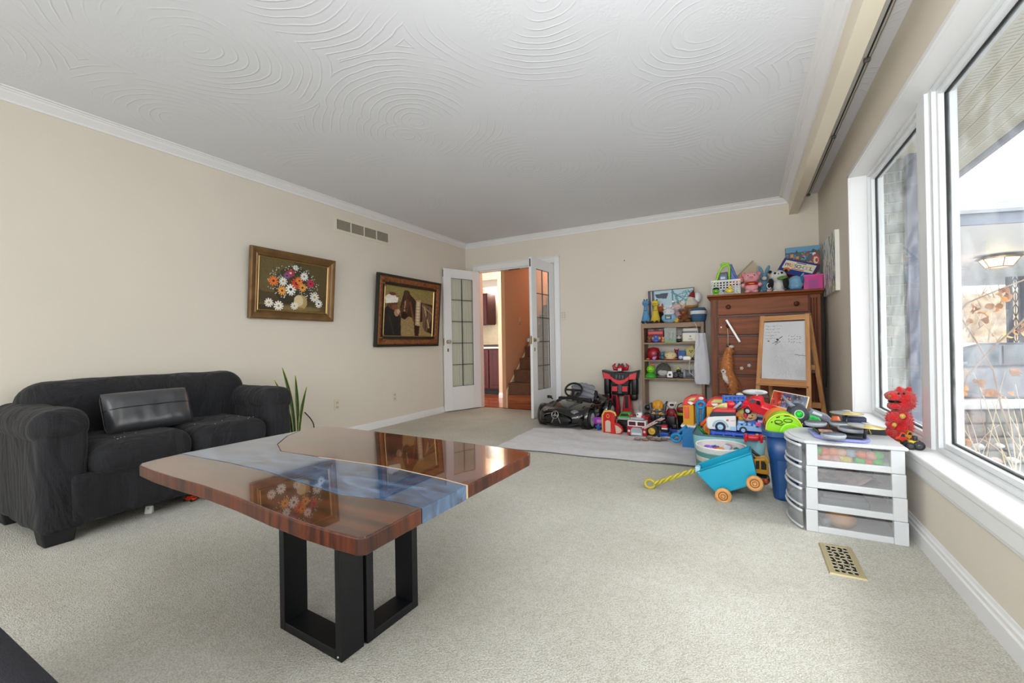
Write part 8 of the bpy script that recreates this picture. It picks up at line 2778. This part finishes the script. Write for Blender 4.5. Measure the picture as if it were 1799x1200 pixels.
# tray: a tapered open tub, nose to the left and low
def wq(px, py, Y):
    p = aty(px, py, Y) - wc
    return tuple(p)
M_teal = mat('teal_plastic', '#159fc0', .34)
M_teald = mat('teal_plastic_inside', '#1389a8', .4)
top_near = [(1226, 829), (1318, 797)]
out_n = [wq(1224, 829, 2.88), wq(1318, 797, 2.88), wq(1327, 836, 2.88), wq(1318, 851, 2.88), wq(1280, 862, 2.88), wq(1257, 863, 2.88), wq(1240, 846, 2.88)]
off = Vector((.0, .19, .0))
out_f = [tuple(Vector(p) + off) for p in out_n]
n = len(out_n)
cen = sum((Vector(p) for p in out_n), Vector()) / n
def shr(P_, k, dy):
    return [tuple(cen + (Vector(p) - cen) * k + Vector((0, dy, 0))) for p in P_]
wl_n = out_n; wl_ni = shr(out_n, .95, .008)
q = MB()
q.add(wl_n + [tuple(Vector(p) + Vector((0, .006, 0))) for p in wl_n], [tuple(range(n))[::-1], tuple(range(n, 2 * n))] + [(i, (i + 1) % n, n + (i + 1) % n, n + i) for i in range(n)])
q.build('side_wall', M_teal, wa)
q = MB()
ff = [tuple(Vector(p) + off) for p in out_n]
q.add(ff + [tuple(Vector(p) - Vector((0, .006, 0))) for p in ff], [tuple(range(n)), tuple(range(n, 2 * n))[::-1]] + [(i, n + i, n + (i + 1) % n, (i + 1) % n) for i in range(n)])
q.build('side_wall', M_teal, wa)
for a, b in ((1, 2), (2, 3), (3, 4), (4, 5), (5, 6), (6, 0)):
    A_, B_ = Vector(out_n[a]), Vector(out_n[b])
    nn = (B_ - A_).cross(Vector((0, 1, 0))).normalized() * .006
    v = [tuple(A_), tuple(B_), tuple(B_ + off), tuple(A_ + off), tuple(A_ + nn), tuple(B_ + nn), tuple(B_ + off + nn), tuple(A_ + off + nn)]
    q = MB().add(v, [(0, 1, 2, 3), (7, 6, 5, 4), (0, 4, 5, 1), (1, 5, 6, 2), (2, 6, 7, 3), (3, 7, 4, 0)])
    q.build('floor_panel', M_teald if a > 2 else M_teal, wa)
MB().tube([out_n[0], out_n[1], tuple(Vector(out_n[1]) + off), tuple(Vector(out_n[0]) + off)], .007, 6, closed=True).build('rolled_rim', M_teal, wa)
M_wheel = WD('wagon_wheel_wood', '#c98a4a', '#dca566', 1, 5, .45)
def wwheel(px, py, Y, rpx):
    c = aty(px, py, Y) - wc
    r0 = abs(aty(px, py - rpx, Y).z - aty(px, py, Y).z)
    q = MB(); q.m = Matrix.Translation(c) @ Matrix.Rotation(R(90), 4, 'X') @ Matrix.Rotation(0, 4, 'X')
    q.lathe([(0, -.014), (r0 * .9, -.014), (r0, -.008), (r0, .008), (r0 * .9, .014), (r0 * .62, .014), (r0 * .56, .010), (r0 * .48, .010), (r0 * .44, .014), (r0 * .30, .014), (r0 * .26, .010), (0, .012)], seg=28)
    wh_ = q.build('wooden_wheel', M_wheel, wa)
    q = MB(); q.m = Matrix.Translation(c + Vector((0, -.012, 0))) @ Matrix.Rotation(R(90), 4, 'X')
    q.tube([(r0 * .52 * math.cos(a), r0 * .52 * math.sin(a), 0) for a in [i * .3927 for i in range(16)]], .0022, 5, closed=True)
    q.tube([(r0 * .27 * math.cos(a), r0 * .27 * math.sin(a), 0) for a in [i * .3927 for i in range(16)]], .0022, 5, closed=True)
    q.build('burnt_ring', mat('burnt_ring', '#8a4f22', .6), wh_)
    return c
c1 = wwheel(1270.5, 871, 2.83, 13.5)
c2 = wwheel(1326, 849, 2.83, 13.5)
for c in (c1, c2):
    MB().cyl(tuple(c), tuple(c + Vector((0, .30, 0))), .008, seg=10).build('axle', mat('axle_wood', '#b58a55', .6), wa)
# twisted handle
hp = [wq(1226, 826, 2.93), wq(1212, 829, 2.90), wq(1190, 836, 2.88), wq(1168, 844, 2.87), wq(1150, 850, 2.87)]
ctr = [Vector(p) for p in hp]
def lerp_path(P_, t):
    s = t * (len(P_) - 1); i = min(int(s), len(P_) - 2)
    return P_[i].lerp(P_[i + 1], s - i)
q = MB()
for ph in (0, math.pi):
    pts = []
    for i in range(60):
        t = i / 59
        c = lerp_path(ctr, t)
        a = ph + t * 22
        pts.append(tuple(c + Vector((0, .010 * math.cos(a), .010 * math.sin(a)))))
    q.tube(pts, .0085, 7)
q.build('twisted_handle', mat('yellow_green_plastic', '#b5a93a', .35), wa)
hc = Vector(hp[-1])
q = MB().tube([tuple(hc + Vector((-.030 + .030 * math.cos(a), .0, .0)) + Vector((0, .006 * math.sin(a), .024 * math.sin(a) - .004))) for a in [i * .3927 for i in range(16)]], .010, 8, closed=True)
q.build('pull_ring', mat('yellow_green_plastic', '#b5a93a', .35), wa)
MB().rbox(wq(1226, 824, 2.90), (.030, .05, .040), .008).build('hitch', plastic('#9ec9d8'), wa)

# yellow excavator between wagon and bin
r_, w, h = T('yellow_excavator', 'yellow toy excavator standing behind the teal wagon beside the blue bin', 'toy truck', (1322, 797, 1347, 845), 3.30, 0)
w = .115
Ye = plastic('#dca22a')
bevel(MB().prism([(-w * .3, h * .36), (-w * .28, h * .84), (w * .30, h * .90), (w * .46, h * .74), (w * .48, h * .34)], -.04, .05, 'y').build('cab', Ye, r_), .006)
MB().prism([(-w * .20, h * .52), (-w * .18, h * .78), (w * .0, h * .80), (w * .0, h * .52)], -.044, -.04, 'y').build('cab_window', plastic('#2a2620'), r_)
MB().prism([(w * .08, h * .52), (w * .08, h * .80), (w * .26, h * .80), (w * .34, h * .70), (w * .34, h * .52)], -.044, -.04, 'y').build('cab_window', plastic('#2a2620'), r_)
MB().rbox((0, 0, h * .15), (w * 1.05, .10, h * .28), .025).build('track', plastic('#1a1a1c'), r_)
for k in (-1, 0, 1):
    MB().at((k * w * .3, -.052, h * .15), (R(90), 0, 0)).lathe([(0, -.004), (h * .09, -.004), (h * .09, .004), (0, .004)], seg=14).build('track_wheel', plastic('#c9582a'), r_)
MB().tube([(-w * .2, -.02, h * .8), (-w * .6, -.02, h * 1.05), (-w * .75, -.02, h * .7)], [.012, .010, .008], 8).build('boom', plastic('#2a2c30'), r_)
MB().rbox((-w * .78, -.02, h * .62), (.035, .05, .04), .010).build('bucket', plastic('#33363c'), r_)
lump('grey_toy_gun', 'black and grey toy propped above the yellow excavator', (1316, 788, 1340, 806), 3.34, ['#2b2e34', '#7c8288'], 'rod2')

# ================================================================== drawer cart
ctz = .446
ca = thing('drawer_cart', 'white plastic cart of four clear drawers under the window sill', 'drawer unit', (.0, .0, 0))
M_cw = mat('cart_white', '#ced1d4', .4)
M_clr = mat('clear_drawer', '#b9bcbf', .18, alpha=.42, spec=.5)
X0, X1, Y0, Y1 = .249, .636, 2.565, 2.93
# front posts with rails; drawer fronts bulge towards -x
lev = [0.0, .108, .216, .324, ctz - .014]
for (x0, x1, y0, y1) in ((X0, X0 + .048, Y0, Y0 + .035), (X1 - .052, X1, Y0, Y0 + .035), (X0, X0 + .048, Y1 - .035, Y1), (X1 - .052, X1, Y1 - .035, Y1)):
    for i in range(4):
        bevel(MB().span(x0 - (x0 - .4) * .012 * i, x1 - (x1 - .4) * .012 * i, y0, y1, lev[i] + .0008, lev[i + 1] - .0008).build('corner_post', M_cw, ca), .003)
for i in range(4):
    z = lev[i]
    bevel(MB().span(X0 + .048, X1 - .052, Y0 + .004, Y0 + .022, z, z + .030).build('side_rail', M_cw, ca), .003)
    MB().span(X0 + .048, X1 - .052, Y1 - .022, Y1 - .004, z, z + .030).build('side_rail', M_cw, ca)
    MB().span(X0 + .02, X1 - .02, Y0 + .03, Y1 - .03, z + .006, z + .010).build('shelf_sheet', mat('shelf_sheet_white', '#cfd0d2', .5), ca)
tpP = [(X0 - .05, Y0 + .03)]
prof = [(X0, Y0 - .006), (X1 + .004, Y0 - .006), (X1 + .004, Y1 + .004), (X0, Y1 + .004)] + [(X0 - .075 * math.sin(math.pi * (i + 1) / 12) ** .7, Y1 - (Y1 - Y0) * (i + 1) / 12) for i in range(11)]
bevel(MB().prism(prof, lev[4], ctz, 'z').build('top_panel', M_cw, ca), .006, 3)
bevel(MB().prism([(x * .94 + .03, y * .97 + .083) for x, y in prof], ctz, ctz + .004, 'z').build('raised_top', M_cw, ca), .002)
for i in range(4):
    z0, z1 = lev[i] + .018, lev[i + 1] - .012
    dr_ = None
    def arc(k, z, off=0):
        t = k / 14
        return (X0 - off - .066 * math.sin(math.pi * (.04 + .92 * t)) ** .7, Y0 + .004 + (Y1 - Y0 - .008) * t, z)
    q = MB()
    vs, fs = [], []
    for k in range(15):
        vs += [arc(k, z0), arc(k, z1), arc(k, z1, -.003), arc(k, z0, -.003)]
    for k in range(14):
        for j in range(4):
            m_ = (j + 1) % 4
            fs.append((k * 4 + j, (k + 1) * 4 + j, (k + 1) * 4 + m_, k * 4 + m_))
    q.add(vs, fs, True)
    dr_ = q.build('drawer_front', M_clr, ca)
    MB().tube([arc(k, z1, .002) for k in range(15)], .007, 8).build('front_lip', M_cw, dr_)
    MB().tube([arc(k, z0 - .004, .0) for k in range(15)], .0055, 8).build('front_base', M_cw, dr_)
    MB().span(X0 + .02, X1 - .03, Y0 + .010, Y0 + .012, z0 + .0, z1).build('drawer_side', mat('clear_side', '#c2c3c5', .2, alpha=.2), dr_)
# drawer contents
random.seed(41)
food = ['#e0763a', '#e8935a', '#d9c95a', '#e2a08a', '#e8b59a', '#4fc24a', '#d9a8a0', '#9fb0c0', '#e26a2a', '#dcd06a']
for k in range(16):
    x = X0 + .06 + (k % 8) * .033 + random.uniform(-.006, .006)
    y = Y0 + .05 + random.uniform(0, .03)
    z = lev[3] + .012 + (k // 8) * .032
    c = food[(k * 3 + k // 8) % 10] if k % 8 != 7 else '#3fc447'
    o = MB().ell((0, 0, .02), (.046, .05, .038), 14, 10)
    if k % 3 == 0:
        o.ell((.0, 0, .035), (.014, .014, .012), 8, 6)
    lbl = 'rounded %s toy food piece in the top drawer of the white cart' % {'#e0763a': 'orange', '#e8935a': 'light orange', '#d9c95a': 'yellow', '#e2a08a': 'salmon', '#e8b59a': 'peach', '#4fc24a': 'green', '#d9a8a0': 'dusty pink', '#9fb0c0': 'grey blue', '#e26a2a': 'deep orange', '#dcd06a': 'pale yellow', '#3fc447': 'bright green'}[c]
    tag(o.build('toy_food', plastic(c, .5), loc=(x, y, z), rot=(random.uniform(-.5, .5), random.uniform(-.4, .4), random.uniform(0, 3))), lbl + (', upper layer' if k // 8 else ', lower layer'), 'toy food', 'toy food in the top drawer')
q = MB().grid(lambda u, v: (X0 + .06 + .25 * u, Y0 + .04 + .22 * v, lev[2] + .016 + .05 * (.5 + .5 * math.sin(u * 9 + v * 3)) * (.5 + u * .5) + .012 * mnoise.noise(Vector((u * 9, v * 9, 0)))), 30, 14)
tag(q.build('folded_cloth', mat('mauve_cloth', '#a88f8c', .9, var=.3, vscale=22, stretch=(1, 1, 6))), 'crumpled mauve and grey cloth in the second drawer of the white cart', 'cloth')
o = MB().rbox((X0 + .16, Y0 + .12, lev[1] + .035), (.20, .16, .04), .01).rbox((X0 + .16, Y0 + .12, lev[1] + .060), (.17, .13, .02), .006)
tag(o.build('grey_box', mat('greyish_box', '#6f7278', .7)), 'flat grey box in the third drawer of the white cart', 'box')
o = MB().ell((X0 + .15, Y0 + .09, lev[0] + .055), (.13, .12, .085), 22, 14).cyl((X0 + .15, Y0 + .09, lev[0] + .09), (X0 + .15, Y0 + .09, lev[0] + .10), .02)
tag(o.build('tan_ball', plastic('#c69a72', .5)), 'tan rounded toy in the bottom drawer of the white cart', 'ball')
o = fuzzy(MB().ell((X0 + .085, Y0 + .06, lev[0] + .04), (.05, .07, .05), 14, 10), .012, 34)
tag(o.build('clear_wrapper', mat('wrapper_grey', '#8e9296', .2)), 'crumpled silvery wrapper at the left of the bottom cart drawer', 'wrapper')

# ================================================================== toy drum set on the cart
dm, w, h = T('toy_drum_set', 'grey electronic toy drum pad set with cymbals on the white cart', 'toy drum set', (1411, 722, 1560, 782), 2.70, ctz + .005)
D0 = dm.location.copy()
def dl(px, py, Y):
    return aty(px, py, Y) - D0
M_pad, M_dg, M_dk2, M_lv = plastic('#5f666f', .5), plastic('#9ea3aa'), plastic('#25282e'), plastic('#8e93cf')
bs = MB().prism([(-.13, -.06), (-.10, -.10), (-.05, -.125), (.06, -.125), (.09, -.08), (.10, .12), (-.14, .12)], 0, .014, 'z')
bevel(bs.build('lavender_base', M_lv, dm), .005)
bs = MB().prism([(-.11, -.05), (-.04, -.110), (.055, -.110), (.075, -.07), (.085, .10), (-.12, .10)], .014, .030, 'z')
bevel(bs.build('console', M_dk2, dm), .006)
MB().span(-.105, -.05, -.05, .01, .030, .032).build('colour_sticker', mat('sticker_mix', '#c08a7a', .4, var=.6, vscale=60), dm)
def pad(px, py, Y, rpx, z_up=0, ring=M_dg, top=M_pad, tilt=0, name='drum_pad', th=.018):
    c = atz(px, py, Y)
    r0 = abs(aty(px + rpx, py, c.y).x - c.x) * .93
    c = c - D0
    q = MB(); q.m = Matrix.Translation(c) @ Matrix.Rotation(R(tilt), 4, 'Y')
    q.lathe([(0, -th), (r0 * .86, -th), (r0 * .98, -th * .5), (r0, -.002), (r0 * .95, .003), (r0 * .86, .001), (0, .001)], seg=30)
    p = q.build(name, ring, dm)
    q = MB(); q.m = Matrix.Translation(c) @ Matrix.Rotation(R(tilt), 4, 'Y')
    q.lathe([(0, .0015), (r0 * .84, .0015), (r0 * .84, .0035), (0, .004)], seg=30)
    q.build('rubber_top', top, p)
    q = MB().cyl(tuple(c + Vector((0, 0, -th))), (c.x * .9, c.y * .9 + .01, .02), .010, seg=10)
    q.build('pad_stem', M_dk2, p)
pad(1433, 742, .508, 22)
pad(1478, 743, .512, 23)
pad(1497, 752, .505, 29)
pad(1464, 763, .492, 25)
M_cym = mat('toy_cymbal', '#c4b27a', .35, .4)
def cymbal(px, py, Y, rpx, tilt):
    c = atz(px, py, Y)
    r0 = abs(aty(px + rpx, py, c.y).x - c.x) * .93
    c = c - D0
    q = MB(); q.m = Matrix.Translation(c) @ Matrix.Rotation(R(tilt), 4, 'Y')
    q.lathe([(0, -.002), (r0, -.006), (r0, -.004), (r0 * .3, .002), (r0 * .26, .006), (0, .008)], seg=34)
    p = q.build('cymbal', M_cym, dm)
    q = MB(); q.m = Matrix.Translation(c) @ Matrix.Rotation(R(tilt), 4, 'Y')
    n_ = 16
    vs = [(0, 0, .0085)] + [(r0 * .96 * math.cos(R(100 + 150 * i / n_)), r0 * .96 * math.sin(R(100 + 150 * i / n_)), -.0030) for i in range(n_ + 1)]
    q.add(vs, [(0, i + 1, i + 2) for i in range(n_)])
    q.lathe([(0, .008), (r0 * .26, .007), (r0 * .24, .010), (0, .012)], seg=20)
    q.build('grey_inlay', M_dg, p)
    MB().cyl(tuple(c + Vector((0, 0, -.004))), (c.x * .95, c.y * .95, .02), .007, seg=8).build('cymbal_stem', M_dk2, p)
cymbal(1521, 747, .535, 37, 4)
cymbal(1487, 724, .565, 33, 0)
o1 = atz(1468, 736, .49) - D0
MB().cyl(tuple(o1 + Vector((0, 0, -.03))), tuple(o1 + Vector((0, 0, .014))), .030, .016, 18).build('orange_cone', plastic('#e2703f'), dm)
bevel(MB().at(tuple(atz(1500, 738, .515) - D0)).rbox((0, 0, 0), (.10, .05, .04), .008).build('navy_speaker', plastic('#232c4a'), dm), .001)
cs_ = thing('black_open_case', 'small black open case with a gold trim right behind the cymbals', 'case', dl(1522, 745, 3.0) + D0)
cs_.location.z = ctz + .006
cs_.location.y = 2.86; cs_.location.x = .565
MB().prism([(-.055, 0), (-.02, .045), (.05, .028), (.06, 0)], -.03, .03, 'y').build('case_shell', plastic('#191a20'), cs_)
MB().tube([(-.056, -.033, 0), (-.02, -.033, .046), (-.005, -.033, .0)], .004, 6).build('gold_trim', plastic('#b59a4a'), cs_)

# ================================================================== red plush and cars on the sill
rp2 = thing('red_monster_plush', 'fluffy bright red plush toy with an open mouth sitting on the window sill', 'stuffed toy', (.745, 2.98, WZ0), 0)
RP = rp2.location.copy()
MRed = mat('plush_red_fur', '#d3151a', .9, bump=1.0, bscale=120, var=.25, vscale=50, sheen=.4)
def rl(px, py, dy=0):
    p = aty(px, py, 2.98)
    return Vector((p.x - RP.x, dy, p.z - RP.z))
def ru(px):
    return px * abs(aty(1581, 700, 2.98).x - aty(1580, 700, 2.98).x)
def rz(px):
    return px * abs(aty(1580, 701, 2.98).z - aty(1580, 700, 2.98).z)
def blob(name, px, py, wx, hz, dy, d, m=MRed, parent=rp2, am=.004):
    c = rl(px, py, dy)
    q = MB().ell(tuple(c), (ru(wx), d, rz(hz)), 24, 16)
    if am:
        q.noise(am, 55, px)
    return q.build(name, m, parent)
blob('body', 1581, 745, 46, 56, 0, .10)
blob('head', 1586, 703, 44, 40, 0, .12)
blob('upper_jaw', 1567, 695, 30, 18, -.02, .10)
blob('lower_jaw', 1569, 712, 26, 14, -.015, .09)
MB().ell(tuple(rl(1569, 704, -.03)), (ru(26), .075, rz(5)), 16, 8).build('black_mouth', M_eye, rp2)
blob('arm', 1566, 731, 28, 20, -.05, .06)
blob('paw', 1560, 744, 18, 16, -.05, .05)
blob('leg', 1560, 760, 34, 18, -.03, .08)
MB().ell(tuple(rl(1577, 727, -.082)), (ru(11), .02, rz(9)), 10, 8).build('tan_patch', plush('#dcb25a'), rp2)
MB().ell(tuple(rl(1563, 742, -.08)), (ru(10), .02, rz(8)), 10, 8).build('tan_patch', plush('#d9a850'), rp2)
# plain button eyes and a small stitched nose: a generic plush face
for px in (1572, 1581):
    MB().ell(tuple(rl(px, 689, -.066)), (ru(4), .01, rz(4)), 10, 8).build('bead_eye', M_eye, rp2)
MB().ell(tuple(rl(1558, 694, -.05)), (ru(9), .03, rz(6)), 12, 9).build('tan_nose', plush('#b5763a'), rp2)
for px in (1579, 1596):
    MB().ell(tuple(rl(px, 684, -.01)), (ru(11), .03, rz(11)), 12, 9).build('round_ear', MRed, rp2)
random.seed(51)
fur = MB()
for (px, py, wx, hz, dy, d) in ((1581, 745, 46, 56, 0, .10), (1586, 703, 44, 40, 0, .12), (1566, 731, 28, 20, -.05, .06), (1560, 760, 34, 18, -.03, .08)):
    c = rl(px, py, dy)
    for k in range(420):
        th, ph = random.uniform(0, 2 * math.pi), math.acos(random.uniform(-1, 1))
        nrm = Vector((math.sin(ph) * math.cos(th), math.sin(ph) * math.sin(th), math.cos(ph)))
        if nrm.y > .4:
            continue
        p = c + Vector((nrm.x * ru(wx) / 2, nrm.y * d / 2, nrm.z * rz(hz) / 2)) * .97
        e = p + nrm * .012 + Vector((random.uniform(-.005, .005), 0, random.uniform(-.006, .002)))
        s_ = nrm.orthogonal().normalized() * .0022
        fur.add([tuple(p - s_), tuple(p + s_), tuple(e)], [(0, 1, 2)])
o = fur.build('shaggy_fur', MRed, rp2); o['kind'] = 'stuff'

def sillcar(name, label, px, body, hub, Y):
    r_, w, h = T(name, label, 'toy car', px, Y, WZ0)
    bevel(MB().prism([(-w * .5, h * .25), (-w * .46, h * .62), (-w * .2, h * .68), (-w * .06, h * .98), (w * .2, h * .98), (w * .32, h * .6), (w * .5, h * .5), (w * .5, h * .25)], -.022, .022, 'y').build('body', plastic(body), r_), .003)
    MB().prism([(-w * .10, h * .68), (-w * .02, h * .9), (w * .15, h * .9), (w * .22, h * .68)], -.0235, -.022, 'y').build('window', plastic('#23252a'), r_)
    for s in (-.3, .3):
        wheel(r_, s * w, -.018, h * .24, h * .24, .010, 'y', '#1b1b1d', hub)
        wheel(r_, s * w, .018, h * .24, h * .24, .010, 'y', '#1b1b1d', hub)
sillcar('red_yellow_race_car', 'red and yellow toy race car on the sill in front of the red plush', (1570, 758, 1595, 775), '#cf3a24', '#d9b52a', 2.82)
sillcar('yellow_orange_race_car', 'yellow orange toy race car behind the black tractor on the sill', (1584, 756, 1606, 772), '#d99a32', '#b52a1f', 2.92)
r_, w, h = T('black_yellow_tractor', 'tiny black and yellow toy tractor on the sill by the mullion', 'toy car', (1592, 765, 1618, 781), 2.74, WZ0)
w *= .9
MB().rbox((0, 0, h * .5), (w * .8, .028, h * .3), .005).build('chassis', plastic('#c9b23a'), r_)
MB().rbox((w * .1, 0, h * .78), (w * .36, .026, h * .4), .005).build('cab', plastic('#2a2b2f'), r_)
for s, rr_ in ((-.32, .26), (.34, .32)):
    wheel(r_, s * w, -.018, h * rr_, h * rr_, .012, 'y', '#1b1b1d', '#3a3b40')
    wheel(r_, s * w, .018, h * rr_, h * rr_, .012, 'y', '#1b1b1d', '#3a3b40')
